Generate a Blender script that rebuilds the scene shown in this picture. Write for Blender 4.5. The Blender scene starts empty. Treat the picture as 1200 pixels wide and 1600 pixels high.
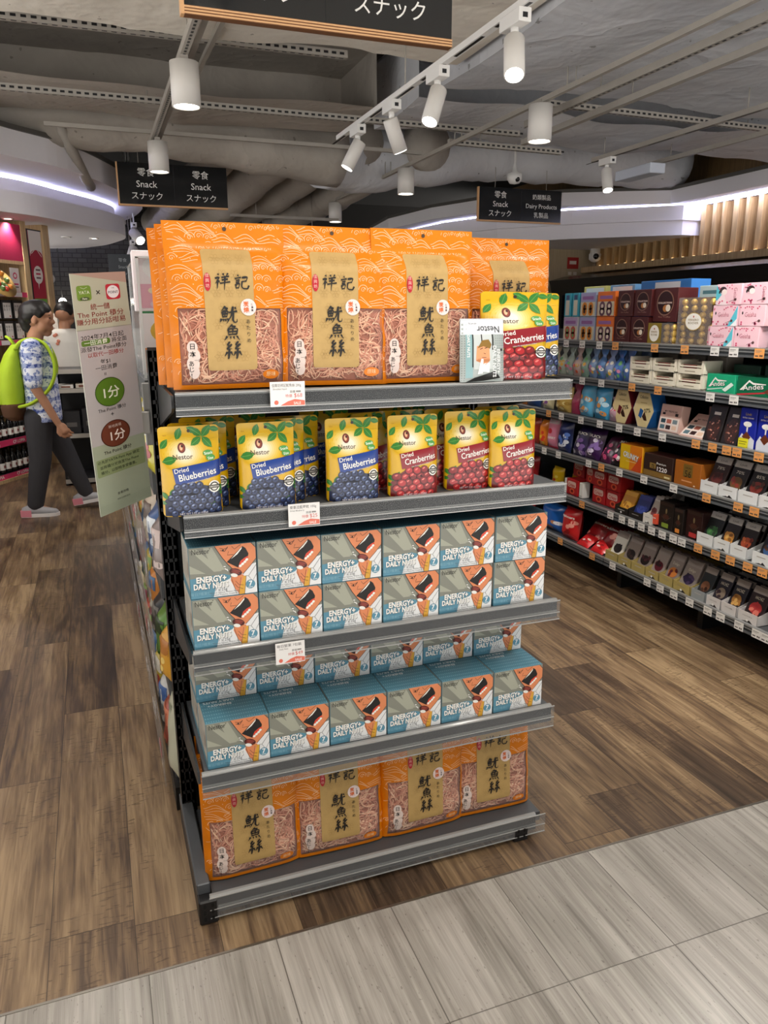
import bpy, bmesh, math, random
from mathutils import Vector, Matrix, Euler
from mathutils.geometry import tessellate_polygon
PI = math.pi
SC = bpy.context.scene
COL = SC.collection

# ---------------------------------------------------------------- camera
def make_camera():
    f, pit, rol, yaw = 1197.29, 0.24863, -0.00355, 0.35552
    fw = Vector((math.sin(yaw)*math.cos(pit), math.cos(yaw)*math.cos(pit), -math.sin(pit)))
    r = Vector((math.cos(yaw), -math.sin(yaw), 0)); u = r.cross(fw)
    r2 = math.cos(rol)*r + math.sin(rol)*u
    u2 = -math.sin(rol)*r + math.cos(rol)*u
    cd = bpy.data.cameras.new('camera'); cam = bpy.data.objects.new('camera', cd); COL.objects.link(cam)
    cd.sensor_fit = 'VERTICAL'; cd.sensor_height = 36.0; cd.lens = 36.0*f/1600.0
    cd.clip_start = 0.05; cd.clip_end = 100
    M = Matrix((r2, u2, -fw)).transposed().to_4x4(); M.translation = Vector((0, 0, 1.5))
    cam.matrix_world = M
    SC.camera = cam
make_camera()

# ---------------------------------------------------------------- world, exposure
SC.view_settings.view_transform = 'Standard'; SC.view_settings.look = 'None'
SC.view_settings.gamma = 1.0; SC.view_settings.use_curve_mapping = False
SC.view_settings.exposure = -0.22
W = bpy.data.worlds.new('world'); SC.world = W; W.use_nodes = True
# plain world light, its lower half made extra bright to lift the ceiling
_n, _l = W.node_tree.nodes, W.node_tree.links
_tc = _n.new('ShaderNodeTexCoord'); _sx = _n.new('ShaderNodeSeparateXYZ'); _l.new(_tc.outputs['Generated'], _sx.inputs[0])
_rp = _n.new('ShaderNodeValToRGB'); _l.new(_sx.outputs['Z'], _rp.inputs[0])
WORLD_UP, WORLD_DOWN = .46, 3.4
_mr = _n.new('ShaderNodeMapRange'); _l.new(_sx.outputs['Z'], _mr.inputs['Value'])
_mr.inputs['From Min'].default_value = -.12; _mr.inputs['From Max'].default_value = .02; _mr.inputs['To Min'].default_value = WORLD_DOWN; _mr.inputs['To Max'].default_value = WORLD_UP
_n.remove(_rp); _l.new(_mr.outputs[0], _n['Background'].inputs[1])
_n['Background'].inputs[0].default_value = (1.0, .965, .92, 1)
SC.cycles.max_bounces = 8; SC.cycles.transparent_max_bounces = 12
LAMP = 1.0        # master scale of the shop's lamps
DOWN_W, SPOT_W = 50.0*LAMP, 20.0*LAMP

# ---------------------------------------------------------------- materials
def lin(c):
    if isinstance(c, str):
        c = c.lstrip('#'); c = [int(c[i:i+2], 16)/255 for i in (0, 2, 4)]
        return tuple(x/12.92 if x <= .04045 else ((x+.055)/1.055)**2.4 for x in c)
    return tuple(c)
_M = {}
def mat(name, col, rough=.5, metal=0., coat=0., noise=0., scale=8., emit=0., alpha=1., spec=.5, bump=0., bscale=60.):
    if name in _M: return _M[name]
    m = bpy.data.materials.new(name); m.use_nodes = True
    nt = m.node_tree; b = nt.nodes['Principled BSDF']; c = lin(col)
    b.inputs['Base Color'].default_value = (*c, 1); b.inputs['Roughness'].default_value = rough
    b.inputs['Metallic'].default_value = metal; b.inputs['Coat Weight'].default_value = coat
    b.inputs['Coat Roughness'].default_value = .12; b.inputs['Specular IOR Level'].default_value = spec
    b.inputs['Alpha'].default_value = alpha
    if emit:
        b.inputs['Emission Color'].default_value = (*c, 1); b.inputs['Emission Strength'].default_value = emit
    if noise or bump:
        tc = nt.nodes.new('ShaderNodeTexCoord'); n = nt.nodes.new('ShaderNodeTexNoise')
        n.inputs['Scale'].default_value = scale; n.inputs['Detail'].default_value = 4
        nt.links.new(tc.outputs['Object'], n.inputs['Vector'])
        if noise:
            mx = nt.nodes.new('ShaderNodeMix'); mx.data_type = 'RGBA'
            mx.inputs[6].default_value = (*[x*(1-noise) for x in c], 1); mx.inputs[7].default_value = (*[min(1, x*(1+noise)) for x in c], 1)
            nt.links.new(n.outputs['Fac'], mx.inputs[0]); nt.links.new(mx.outputs[2], b.inputs['Base Color'])
        if bump:
            n2 = nt.nodes.new('ShaderNodeTexNoise'); n2.inputs['Scale'].default_value = bscale; n2.inputs['Detail'].default_value = 3
            nt.links.new(tc.outputs['Object'], n2.inputs['Vector'])
            bp = nt.nodes.new('ShaderNodeBump'); bp.inputs['Strength'].default_value = bump; bp.inputs['Distance'].default_value = .01
            nt.links.new(n2.outputs['Fac'], bp.inputs['Height']); nt.links.new(bp.outputs[0], b.inputs['Normal'])
    _M[name] = m
    return m
def ink(h, rough=.35, coat=0.):
    h = h.lstrip('#'); return mat('ink_%s_%d' % (h, int(coat*10)), '#'+h, rough, coat=coat)
def film(h): return ink(h, .28, .35)
def clear_mat(name, tint=(1, 1, 1), gloss=.12, rough=.08):
    """thin clear plastic: mostly see-through, a little glossy"""
    if name in _M: return _M[name]
    m = bpy.data.materials.new(name); m.use_nodes = True; nt = m.node_tree; nt.nodes.clear()
    o = nt.nodes.new('ShaderNodeOutputMaterial'); mx = nt.nodes.new('ShaderNodeMixShader')
    t = nt.nodes.new('ShaderNodeBsdfTransparent'); t.inputs[0].default_value = (*tint, 1)
    g = nt.nodes.new('ShaderNodeBsdfPrincipled'); g.inputs['Base Color'].default_value = (.45, .45, .46, 1); g.inputs['Roughness'].default_value = rough
    lw = nt.nodes.new('ShaderNodeLayerWeight'); lw.inputs[0].default_value = .35
    ma = nt.nodes.new('ShaderNodeMath'); ma.operation = 'MULTIPLY_ADD'; ma.inputs[1].default_value = .55; ma.inputs[2].default_value = gloss
    nt.links.new(lw.outputs['Facing'], ma.inputs[0]); nt.links.new(ma.outputs[0], mx.inputs[0])
    nt.links.new(t.outputs[0], mx.inputs[1]); nt.links.new(g.outputs[0], mx.inputs[2]); nt.links.new(mx.outputs[0], o.inputs[0])
    _M[name] = m
    return m

class NT:
    """tiny helper to write node maths"""
    def __init__(s, name, rough=.5):
        s.m = bpy.data.materials.new(name); s.m.use_nodes = True; s.nt = s.m.node_tree
        s.b = s.nt.nodes['Principled BSDF']; s.b.inputs['Roughness'].default_value = rough
        s.tc = s.nt.nodes.new('ShaderNodeTexCoord').outputs['Object']
        sp = s.nt.nodes.new('ShaderNodeSeparateXYZ'); s.nt.links.new(s.tc, sp.inputs[0]); s.x, s.y, s.z = sp.outputs
    def _set(s, i, v):
        if isinstance(v, bpy.types.NodeSocket): s.nt.links.new(v, i)
        elif isinstance(v, (tuple, list)) and len(v) == 3 and i.type == 'RGBA': i.default_value = (*v, 1)
        else: i.default_value = v
    def M(s, op, *a):
        n = s.nt.nodes.new('ShaderNodeMath'); n.operation = op
        for k, v in enumerate(a): s._set(n.inputs[k], v)
        return n.outputs[0]
    def vec(s, x, y, z=0.):
        n = s.nt.nodes.new('ShaderNodeCombineXYZ')
        for k, v in enumerate((x, y, z)): s._set(n.inputs[k], v)
        return n.outputs[0]
    def noise(s, v, scale=1., detail=4., rough=.5, dist=0.):
        n = s.nt.nodes.new('ShaderNodeTexNoise'); s._set(n.inputs['Vector'], v)
        n.inputs['Scale'].default_value = scale; n.inputs['Detail'].default_value = detail
        n.inputs['Roughness'].default_value = rough; n.inputs['Distortion'].default_value = dist
        return n.outputs['Fac']
    def white(s, v):
        n = s.nt.nodes.new('ShaderNodeTexWhiteNoise'); n.noise_dimensions = '3D'; s._set(n.inputs['Vector'], v); return n.outputs['Value']
    def mix(s, f, a, b, mode='MIX'):
        n = s.nt.nodes.new('ShaderNodeMix'); n.data_type = 'RGBA'; n.blend_type = mode
        s._set(n.inputs[0], f); s._set(n.inputs[6], a); s._set(n.inputs[7], b); return n.outputs[2]
    def ramp(s, f, stops):
        n = s.nt.nodes.new('ShaderNodeValToRGB'); e = n.color_ramp.elements
        while len(e) < len(stops): e.new(.5)
        for k, (p, c) in enumerate(stops): e[k].position = p; e[k].color = (*c, 1)
        s._set(n.inputs[0], f); return n.outputs[0]
    def bump(s, h, strength=.3, dist=.004):
        n = s.nt.nodes.new('ShaderNodeBump'); n.inputs['Strength'].default_value = strength; n.inputs['Distance'].default_value = dist
        s._set(n.inputs['Height'], h); s.nt.links.new(n.outputs[0], s.b.inputs['Normal'])
    def color(s, c): s._set(s.b.inputs['Base Color'], c); return s.m

def wood_floor_mat():
    t = NT('wood_plank_floor', .42)
    cx = t.M('DIVIDE', t.M('ADD', t.x, .03), .2); c = t.M('FLOOR', cx)
    off = t.M('MULTIPLY', t.white(t.vec(c, 3.7)), 1.2)
    ry = t.M('DIVIDE', t.M('ADD', t.y, off), 1.2); r = t.M('FLOOR', ry)
    rnd = t.white(t.vec(c, r, 1.3)); rnd2 = t.white(t.vec(c, r, 7.1))
    z = t.M('MULTIPLY', rnd, 37.)
    g1 = t.noise(t.vec(t.M('MULTIPLY', t.x, 70.), t.M('MULTIPLY', t.y, 3.2), z), 1., 5., .6, .6)
    g2 = t.noise(t.vec(t.M('MULTIPLY', t.x, 9.), t.M('MULTIPLY', t.y, 1.6), z), 1., 3., .55, .8)
    v = t.M('ADD', t.M('MULTIPLY', g1, .55), t.M('MULTIPLY', g2, .55))
    v = t.M('ADD', v, t.M('MULTIPLY', t.M('SUBTRACT', rnd2, .5), .2))
    col = t.ramp(v, [(.32, lin('#2f2319')), (.46, lin('#524031')), (.58, lin('#776047')), (.74, lin('#a08767'))])
    saw = t.noise(t.vec(t.M('MULTIPLY', t.x, 26.), t.M('MULTIPLY', t.y, 150.), z), 1., 2., .5, .5)
    knots = t.noise(t.vec(t.M('MULTIPLY', t.x, 6.), t.M('MULTIPLY', t.y, 4.), z), 1., 2.)
    sawm = t.M('MULTIPLY', t.M('GREATER_THAN', saw, .62), t.M('GREATER_THAN', knots, .53))
    col = t.mix(t.M('MULTIPLY', sawm, .5), col, lin('#3a2a1c'))
    def edge(f, wid, size):
        fr = t.M('FRACT', f); d = t.M('MINIMUM', fr, t.M('SUBTRACT', 1., fr)); return t.M('LESS_THAN', d, wid/size)
    e = t.M('MAXIMUM', edge(cx, .0011, .2), edge(ry, .0013, 1.2))
    col = t.mix(t.M('MULTIPLY', e, .75), col, lin('#241b14'))
    t.bump(t.M('SUBTRACT', g1, t.M('ADD', e, t.M('MULTIPLY', sawm, .4))), .18, .002)
    t.nt.links.new(t.M('MULTIPLY_ADD', g1, .25, .30), t.b.inputs['Roughness'])
    return t.color(col)
def tile_floor_mat():
    t = NT('grey_streaked_tile', .3)
    cx = t.M('DIVIDE', t.M('SUBTRACT', t.x, 1.213), .305); c = t.M('FLOOR', cx)
    ry = t.M('DIVIDE', t.M('SUBTRACT', t.y, 1.22), .61); r = t.M('FLOOR', ry)
    rnd = t.M('MULTIPLY', t.white(t.vec(c, r, 2.2)), 31.)
    g1 = t.noise(t.vec(t.M('MULTIPLY', t.x, 95.), t.M('MULTIPLY', t.y, 2.5), rnd), 1., 5., .65, .5)
    g2 = t.noise(t.vec(t.M('MULTIPLY', t.x, 16.), t.M('MULTIPLY', t.y, 1.3), rnd), 1., 3., .5, .7)
    v = t.M('ADD', t.M('MULTIPLY', g1, .5), t.M('MULTIPLY', g2, .5))
    col = t.ramp(v, [(.30, lin('#6d6963')), (.44, lin('#928d86')), (.56, lin('#aaa59e')), (.75, lin('#c8c4bd'))])
    pit = t.noise(t.vec(t.M('MULTIPLY', t.x, 190.), t.M('MULTIPLY', t.y, 60.), rnd), 1., 2.)
    col = t.mix(t.M('MULTIPLY', t.M('GREATER_THAN', pit, .70), .5), col, lin('#5a544d'))
    def edge(f, wid, size):
        fr = t.M('FRACT', f); d = t.M('MINIMUM', fr, t.M('SUBTRACT', 1., fr)); return t.M('LESS_THAN', d, wid/size)
    e = t.M('MAXIMUM', edge(cx, .0014, .305), edge(ry, .0014, .61))
    col = t.mix(t.M('MULTIPLY', e, .8), col, lin('#4a4540'))
    t.bump(t.M('MULTIPLY', e, -1.), .3, .002)
    return t.color(col)
def oak_mat(name='oak_veneer', a='#a98b63', b='#cbb087', vert=True):
    if name in _M: return _M[name]
    t = NT(name, .5)
    s1, s2 = (60., 3.) if vert else (3., 60.)
    g = t.noise(t.vec(t.M('MULTIPLY', t.M('ADD', t.x, t.y), s1), t.M('MULTIPLY', t.z, s2), 0.), 1., 4., .55, .4)
    _M[name] = t.color(t.ramp(g, [(.3, lin(a)), (.7, lin(b))])); return _M[name]
def brick_mat():
    t = NT('dark_brick', .8)
    n = t.nt.nodes.new('ShaderNodeTexBrick'); t.nt.links.new(t.vec(t.M('ADD', t.x, t.y), t.z, 0.), n.inputs['Vector'])
    n.inputs['Scale'].default_value = 4.; n.inputs['Color1'].default_value = (*lin('#434140'), 1); n.inputs['Color2'].default_value = (*lin('#353332'), 1)
    n.inputs['Mortar'].default_value = (*lin('#1e1d1c'), 1); n.inputs['Mortar Size'].default_value = .02
    return t.color(n.outputs['Color'])
def blouse_mat():
    t = NT('blue_white_print', .8)
    st = t.M('SINE', t.M('ADD', t.M('MULTIPLY', t.z, 75.), t.M('MULTIPLY', t.noise(t.tc, 9., 2.), 5.)))
    n = t.noise(t.tc, 38., 3., .6)
    f = t.M('ADD', t.M('MULTIPLY', t.M('GREATER_THAN', st, .35), .45), t.M('MULTIPLY', t.M('GREATER_THAN', n, .54), .55))
    return t.color(t.ramp(f, [(.1, lin('#e6eaf4')), (.5, lin('#8f9fce')), (.95, lin('#3d4f96'))]))
def lagging_mat(name, a, b, dark=.0):
    """painted, wrinkled duct wrap"""
    if name in _M: return _M[name]
    t = NT(name, .75)
    n = t.noise(t.tc, 1.1, 5., .6); w = t.M('ADD', t.M('MULTIPLY', t.M('ABSOLUTE', t.M('SUBTRACT', t.noise(t.tc, 2.6, 3., .5, .25), .5)), -1.6), t.M('MULTIPLY', t.noise(t.tc, 9., 4., .6), .12))
    col = t.ramp(n, [(.3, lin(a)), (.7, lin(b))])
    sp = t.noise(t.tc, 14., 2.)
    col = t.mix(t.M('MULTIPLY', t.M('GREATER_THAN', sp, .73), .6), col, lin('#5a554e'))
    t.bump(w, .55, .05)
    _M[name] = t.color(col); return _M[name]

# ---------------------------------------------------------------- mesh builder
class MB:
    def __init__(s): s.v = []; s.f = []; s.mi = []; s.sm = []; s.mats = []
    def slot(s, m):
        if m not in s.mats: s.mats.append(m)
        return s.mats.index(m)
    def add(s, vs, fs, m, smooth=False):
        o = len(s.v); s.v.extend([tuple(p) for p in vs]); k = s.slot(m)
        for f in fs: s.f.append([i+o for i in f]); s.mi.append(k); s.sm.append(smooth)
    def box(s, x0, x1, y0, y1, z0, z1, m):
        v = [(x, y, z) for z in (z0, z1) for y in (y0, y1) for x in (x0, x1)]
        s.add(v, [(0, 2, 3, 1), (4, 5, 7, 6), (0, 1, 5, 4), (2, 6, 7, 3), (0, 4, 6, 2), (1, 3, 7, 5)], m)
    def cbox(s, x0, x1, y0, y1, z0, z1, m, c=.002):
        """box with chamfered edges"""
        V = []; idx = {}
        for sx in (0, 1):
            for sy in (0, 1):
                for sz in (0, 1):
                    X, Y, Z = (x0, x1)[sx], (y0, y1)[sy], (z0, z1)[sz]
                    dx, dy, dz = c*(1-2*sx), c*(1-2*sy), c*(1-2*sz)
                    idx[sx, sy, sz] = len(V); V += [(X, Y+dy, Z+dz), (X+dx, Y, Z+dz), (X+dx, Y+dy, Z)]
        F = []
        g = lambda a, b, d, k: idx[a, b, d]+k
        for e in (0, 1):
            q = [(0, 0), (1, 0), (1, 1), (0, 1)]
            F.append([g(e, a, b, 0) for a, b in (q if e else q[::-1])])
            F.append([g(a, e, b, 1) for a, b in (q[::-1] if e else q)])
            F.append([g(a, b, e, 2) for a, b in (q if e else q[::-1])])
        for a in (0, 1):
            for b in (0, 1):
                F.append([g(a, b, 0, 0), g(a, b, 1, 0), g(a, b, 1, 1), g(a, b, 0, 1)])
                F.append([g(a, 0, b, 0), g(a, 1, b, 0), g(a, 1, b, 2), g(a, 0, b, 2)])
                F.append([g(0, a, b, 1), g(1, a, b, 1), g(1, a, b, 2), g(0, a, b, 2)])
        for k in idx.values(): F.append([k, k+1, k+2])
        s.add(V, F, m)
    def tube(s, pts, r, m, n=8, caps=True, smooth=True, flat=1.):
        pts = [Vector(p) for p in pts]; rs = r if isinstance(r, (list, tuple)) else [r]*len(pts)
        V = []; prev = None
        for i, p in enumerate(pts):
            d = (pts[min(i+1, len(pts)-1)]-pts[max(i-1, 0)]).normalized()
            if prev is None: a = d.orthogonal().normalized() if abs(d.z) > .9 else d.cross(Vector((0, 0, 1))).normalized()
            else: a = (prev-d*prev.dot(d)).normalized()
            prev = a; b = d.cross(a)
            for k in range(n):
                t = 2*PI*k/n; V.append(p+a*math.cos(t)*rs[i]+b*math.sin(t)*rs[i]*flat)
        F = [(i*n+k, i*n+(k+1) % n, (i+1)*n+(k+1) % n, (i+1)*n+k) for i in range(len(pts)-1) for k in range(n)]
        if caps: F += [tuple(range(n))[::-1], tuple(range((len(pts)-1)*n, len(pts)*n))]
        s.add(V, F, m, smooth)
    def lathe(s, prof, m, n=24, c=(0, 0, 0), smooth=True, sy=1.):
        V = [(c[0]+r*math.cos(2*PI*k/n), c[1]+sy*r*math.sin(2*PI*k/n), c[2]+z) for r, z in prof for k in range(n)]
        F = [(i*n+k, i*n+(k+1) % n, (i+1)*n+(k+1) % n, (i+1)*n+k) for i in range(len(prof)-1) for k in range(n)]
        s.add(V, F, m, smooth)
    def disc(s, c, r, m, n=20, axis='z'):
        P = [(math.cos(2*PI*k/n)*r, math.sin(2*PI*k/n)*r) for k in range(n)]
        q = {'z': lambda a, b: (c[0]+a, c[1]+b, c[2]), 'y': lambda a, b: (c[0]+a, c[1], c[2]+b), 'x': lambda a, b: (c[0], c[1]+a, c[2]+b)}[axis]
        s.add([q(a, b) for a, b in P], [tuple(range(n))], m)
    def ball(s, c, r, m, n=10, sc=(1, 1, 1)):
        h = n//2; V = []
        for i in range(h+1):
            t = PI*i/h
            for k in range(n):
                p = 2*PI*k/n; V.append((c[0]+sc[0]*r*math.sin(t)*math.cos(p), c[1]+sc[1]*r*math.sin(t)*math.sin(p), c[2]+sc[2]*r*math.cos(t)))
        s.add(V, [(i*n+k, (i+1)*n+k, (i+1)*n+(k+1) % n, i*n+(k+1) % n) for i in range(h) for k in range(n)], m, True)
    def prism(s, poly, a, b, m, axis='y', smooth=False):
        """extrude a 2-D outline from a to b along an axis (outline in the other two)"""
        q = {'x': lambda u, v, w: (w, u, v), 'y': lambda u, v, w: (u, w, v), 'z': lambda u, v, w: (u, v, w)}[axis]
        n = len(poly); V = [q(u, v, a) for u, v in poly]+[q(u, v, b) for u, v in poly]
        tri = tessellate_polygon([[Vector((u, v, 0)) for u, v in poly]])
        s.add(V, [tuple(t) for t in tri]+[tuple(i+n for i in t) for t in tri], m)
        s.add(V, [(i, (i+1) % n, n+(i+1) % n, n+i) for i in range(n)], m, smooth)
    def grid(s, fn, nu, nv, m, smooth=True):
        V = [fn(i/nu, j/nv) for j in range(nv+1) for i in range(nu+1)]
        s.add(V, [(j*(nu+1)+i, j*(nu+1)+i+1, (j+1)*(nu+1)+i+1, (j+1)*(nu+1)+i) for j in range(nv) for i in range(nu)], m, smooth)
    def build(s, name, parent=None, loc=None, rotz=0., fixn=False):
        me = bpy.data.meshes.new(name); me.from_pydata(s.v, [], s.f)
        for m in s.mats: me.materials.append(m)
        me.polygons.foreach_set('material_index', s.mi); me.polygons.foreach_set('use_smooth', s.sm)
        me.update()
        if fixn:
            bm = bmesh.new(); bm.from_mesh(me); bmesh.ops.recalc_face_normals(bm, faces=bm.faces[:]); bm.to_mesh(me); bm.free()
        o = bpy.data.objects.new(name, me); COL.objects.link(o)
        if parent: o.parent = parent
        if loc: o.location = loc
        o.rotation_euler.z = rotz
        return o
def tag(o, label, cat=None, group=None, kind=None):
    if label: o['label'] = label
    if cat: o['category'] = cat
    if group: o['group'] = group
    if kind: o['kind'] = kind
    return o
def thing(name, label, cat, loc=(0, 0, 0), rotz=0., group=None):
    o = bpy.data.objects.new(name, None); COL.objects.link(o); o.location = loc; o.rotation_euler = (0, 0, rotz)
    o.empty_display_size = .05
    return tag(o, label, cat, group)
def struct(name, mb, **k): return tag(mb.build(name, **k), None, kind='structure')
def _dup(o, par):
    c = o.copy(); COL.objects.link(c); c.parent = par
    for ch in o.children: _dup(ch, c)
    return c
def dup(o, loc, rot, label, group=None):
    c = _dup(o, None); c.location = loc; c.rotation_euler = rot if isinstance(rot, tuple) else (0, 0, rot)
    c['label'] = label
    if group: c['group'] = group
    return c
ORD = ['zeroth', 'first', 'second', 'third', 'fourth', 'fifth', 'sixth', 'seventh', 'eighth', 'ninth', 'tenth', 'eleventh', 'twelfth', 'thirteenth', 'fourteenth', 'fifteenth', 'sixteenth', 'seventeenth', 'eighteenth']

# ---------------------------------------------------------------- printed artwork (2-D shapes laid on a surface)
_TX = {}
def text_mesh(s, bold=0., res=2):
    k = (s, bold, res)
    if k not in _TX:
        c = bpy.data.curves.new('t', 'FONT'); c.body = s; c.offset = bold; c.resolution_u = res; c.align_x = 'CENTER'
        o = bpy.data.objects.new('t', c); me = o.to_mesh()
        _TX[k] = ([(v.co.x, v.co.y) for v in me.vertices], [tuple(p.vertices) for p in me.polygons])
        o.to_mesh_clear(); bpy.data.objects.remove(o); bpy.data.curves.remove(c)
    return _TX[k]
class Art:
    def __init__(s): s.it = []
    def raw(s, v, f, m, l): s.it.append((l, m, v, f)); return s
    def poly(s, pts, m, l=1):
        t = tessellate_polygon([[Vector((p[0], p[1], 0)) for p in pts]]); return s.raw(list(pts), [tuple(x) for x in t], m, l)
    def rect(s, x0, y0, x1, y1, m, l=1): return s.raw([(x0, y0), (x1, y0), (x1, y1), (x0, y1)], [(0, 1, 2, 3)], m, l)
    def rrect(s, x0, y0, x1, y1, r, m, l=1):
        P = []
        for cx, cy, a in ((x1-r, y1-r, 0), (x0+r, y1-r, 90), (x0+r, y0+r, 180), (x1-r, y0+r, 270)):
            P += [(cx+r*math.cos(math.radians(a+d)), cy+r*math.sin(math.radians(a+d))) for d in (0, 30, 60, 90)]
        return s.raw(P, [tuple(range(len(P)))], m, l)
    def ell(s, cx, cy, rx, ry, m, l=1, n=20, rot=0.):
        c, d = math.cos(rot), math.sin(rot)
        P = [(cx+rx*math.cos(t)*c-ry*math.sin(t)*d, cy+rx*math.cos(t)*d+ry*math.sin(t)*c) for t in [2*PI*k/n for k in range(n)]]
        return s.raw(P, [tuple(range(n))], m, l)
    def line(s, pts, w, m, l=1, close=False):
        n = len(pts); V = []
        for i, (x, y) in enumerate(pts):
            a, b = (pts[i-1], pts[(i+1) % n]) if close else (pts[max(i-1, 0)], pts[min(i+1, n-1)])
            dx, dy = b[0]-a[0], b[1]-a[1]; q = math.hypot(dx, dy) or 1.
            V += [(x-dy/q*w/2, y+dx/q*w/2), (x+dy/q*w/2, y-dx/q*w/2)]
        F = [(2*i, 2*i+1, 2*((i+1) % n)+1, 2*((i+1) % n)) for i in range(n if close else n-1)]
        return s.raw(V, F, m, l)
    def text(s, t, x, y, size, m, l=2, bold=0., rot=0., sx=1., shear=0., fit=None, res=2):
        v, f = text_mesh(t, bold, res)
        if not v: return s
        if fit:
            wd = (max(p[0] for p in v)-min(p[0] for p in v))*size; sx = fit/wd
        c, d = math.cos(rot), math.sin(rot)
        P = []
        for a, b in v:
            a, b = (a+shear*b)*sx*size, b*size
            P.append((x+a*c-b*d, y+a*d+b*c))
        return s.raw(P, f, m, l)
    def vtext(s, t, x, y, size, step, m, l=2, bold=0., rot=0.):
        for i, ch in enumerate(t): s.text(ch, x, y-i*step, size, m, l, bold, rot)
        return s
    def leaf(s, x, y, L, w, rot, m, l=1, vein=None):
        c, d = math.cos(rot), math.sin(rot)
        pr = [(0, 0), (.25, .8), (.5, 1), (.75, .7), (1, 0), (.75, -.7), (.5, -1), (.25, -.8)]
        P = [(x+a*L*c-b*w/2*d, y+a*L*d+b*w/2*c) for a, b in pr]
        s.raw(P, [tuple(range(8))], m, l)
        if vein: s.line([(x, y), (x+L*.95*c, y+L*.95*d)], w*.07, vein, l+1)
        return s
    def emit(s, mb, S, cell=None, eps=.0003, clip=None):
        for l, m, v, f in s.it:
            h = l*eps
            if cell:
                bm = bmesh.new(); bv = [bm.verts.new((p[0], p[1], 0)) for p in v]
                for q in f:
                    try: bm.faces.new([bv[i] for i in q])
                    except ValueError: pass
                xs = [p[0] for p in v]; ys = [p[1] for p in v]
                for ax, lo, hi in ((0, min(xs), max(xs)), (1, min(ys), max(ys))):
                    k = math.ceil(lo/cell)
                    while k*cell < hi:
                        if k*cell > lo+1e-6:
                            co = (k*cell, 0, 0) if ax == 0 else (0, k*cell, 0)
                            bmesh.ops.bisect_plane(bm, geom=bm.verts[:]+bm.edges[:]+bm.faces[:], plane_co=co, plane_no=(1, 0, 0) if ax == 0 else (0, 1, 0))
                        k += 1
                if clip:
                    for co, no in (((clip[0], 0, 0), (-1, 0, 0)), ((clip[2], 0, 0), (1, 0, 0)), ((0, clip[1], 0), (0, -1, 0)), ((0, clip[3], 0), (0, 1, 0))):
                        bmesh.ops.bisect_plane(bm, geom=bm.verts[:]+bm.edges[:]+bm.faces[:], plane_co=co, plane_no=no, clear_outer=True)
                bm.verts.index_update()
                v = [(p.co.x, p.co.y) for p in bm.verts]; f = [tuple(p.index for p in q.verts) for q in bm.faces]; bm.free()
            if f: mb.add([S(p[0], p[1], h) for p in v], f, m, bool(cell))
        return mb
def front(x, y, h): return (x, -h, y)                 # art laid on a face that looks along -y
def at_y(y0): return lambda a, b, h: (a, y0-h, b)
def spot(name, loc, target, watts, angle, parent, col=(1, .95, .88), blend=.6, size=.04):
    L = bpy.data.lights.new(name, 'SPOT'); L.energy = watts; L.color = col; L.spot_size = math.radians(angle); L.spot_blend = blend; L.shadow_soft_size = size
    o = bpy.data.objects.new(name, L); COL.objects.link(o); o.location = loc
    o.rotation_euler = (Vector(target)-Vector(loc)).to_track_quat('-Z', 'Y').to_euler(); o.parent = parent
    return o
# ---------------------------------------------------------------- setting
WHITE = mat('white_paint', '#e4e2de', .6, noise=.03, scale=3)
PLASTER = mat('cove_plaster', '#e9e6ea', .7, noise=.02, scale=2)
DARK = mat('dark_ceiling_paint', '#2c2a28', .9, noise=.2, scale=2)
BLACK = mat('black_powder_coat', '#141416', .45, noise=.2, scale=20)
BLACKP = mat('black_panel', '#17181a', .25)
OAK = oak_mat()
GALV = mat('rail_grey_paint', '#a39d94', .5, noise=.12, scale=12)
LEDM = mat('led_strip', '#d4d8ff', .5, emit=20.0)
LAMPM = mat('lamp_lens', '#fff6e8', .4, emit=14.0)

m = MB(); m.box(-3.2, 7.5, 1.59, 16, -.1, 0, wood_floor_mat()); struct('floor', m)
m = MB(); m.box(-3.2, 7.5, -.9, 1.583, -.1, 0, tile_floor_mat()); struct('floor_tile', m)
m = MB(); m.box(-3.2, 7.5, 1.583, 1.590, -.1, .0012, mat('brushed_trim', '#8d8880', .35, .9)); struct('trim_1', m)
m = MB(); m.box(-7, 9, -4, 16, 3.75, 3.9, DARK); struct('ceiling', m)
m = MB(); m.box(-7, 9, 15.9, 16, 0, 3.75, DARK); struct('wall_back', m)
m = MB(); m.box(-1.6, .9, 11.9, 12.0, 0, 3.0, brick_mat()); struct('wall_brick', m)

# duct wrap close under the slab
rnd = random.Random(5)
def wavy_duct(name, x0, x1, y0, y1, z, h, m_, label, amp=.03, nx=60, ny=24):
    ph = [rnd.uniform(0, 6) for _ in range(6)]
    def S(u, v):
        x = x0+(x1-x0)*u; y = y0+(y1-y0)*v
        w = amp*(math.sin(x*2.1+ph[0])+.6*math.sin(x*5.3+y*1.7+ph[1])+.5*math.sin(y*4.1+ph[2]))
        if v > .95: y += .03*math.sin(x*4+ph[3])+.05*max(0, math.sin(x*9.5+ph[4])-.8)*3
        return (x, y, z+w)
    b = MB(); b.grid(S, nx, ny, m_)
    b.grid(lambda u, v: (S(u, 1)[0], S(u, 1)[1], S(u, 1)[2]+h*v), nx, 2, m_)
    b.grid(lambda u, v: (S(0, u)[0], S(0, u)[1], S(0, u)[2]+h*v), ny, 2, m_)
    b.grid(lambda u, v: (S(1, u)[0], S(1, u)[1], S(1, u)[2]+h*v), ny, 2, m_)
    b.box(x0, x1, y0, y1, z+h-.02, z+h, m_)
    return tag(b.build(name), label, 'air duct')
LAG1 = lagging_mat('lagging_light', '#c8bfb1', '#ddd6ca')
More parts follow.
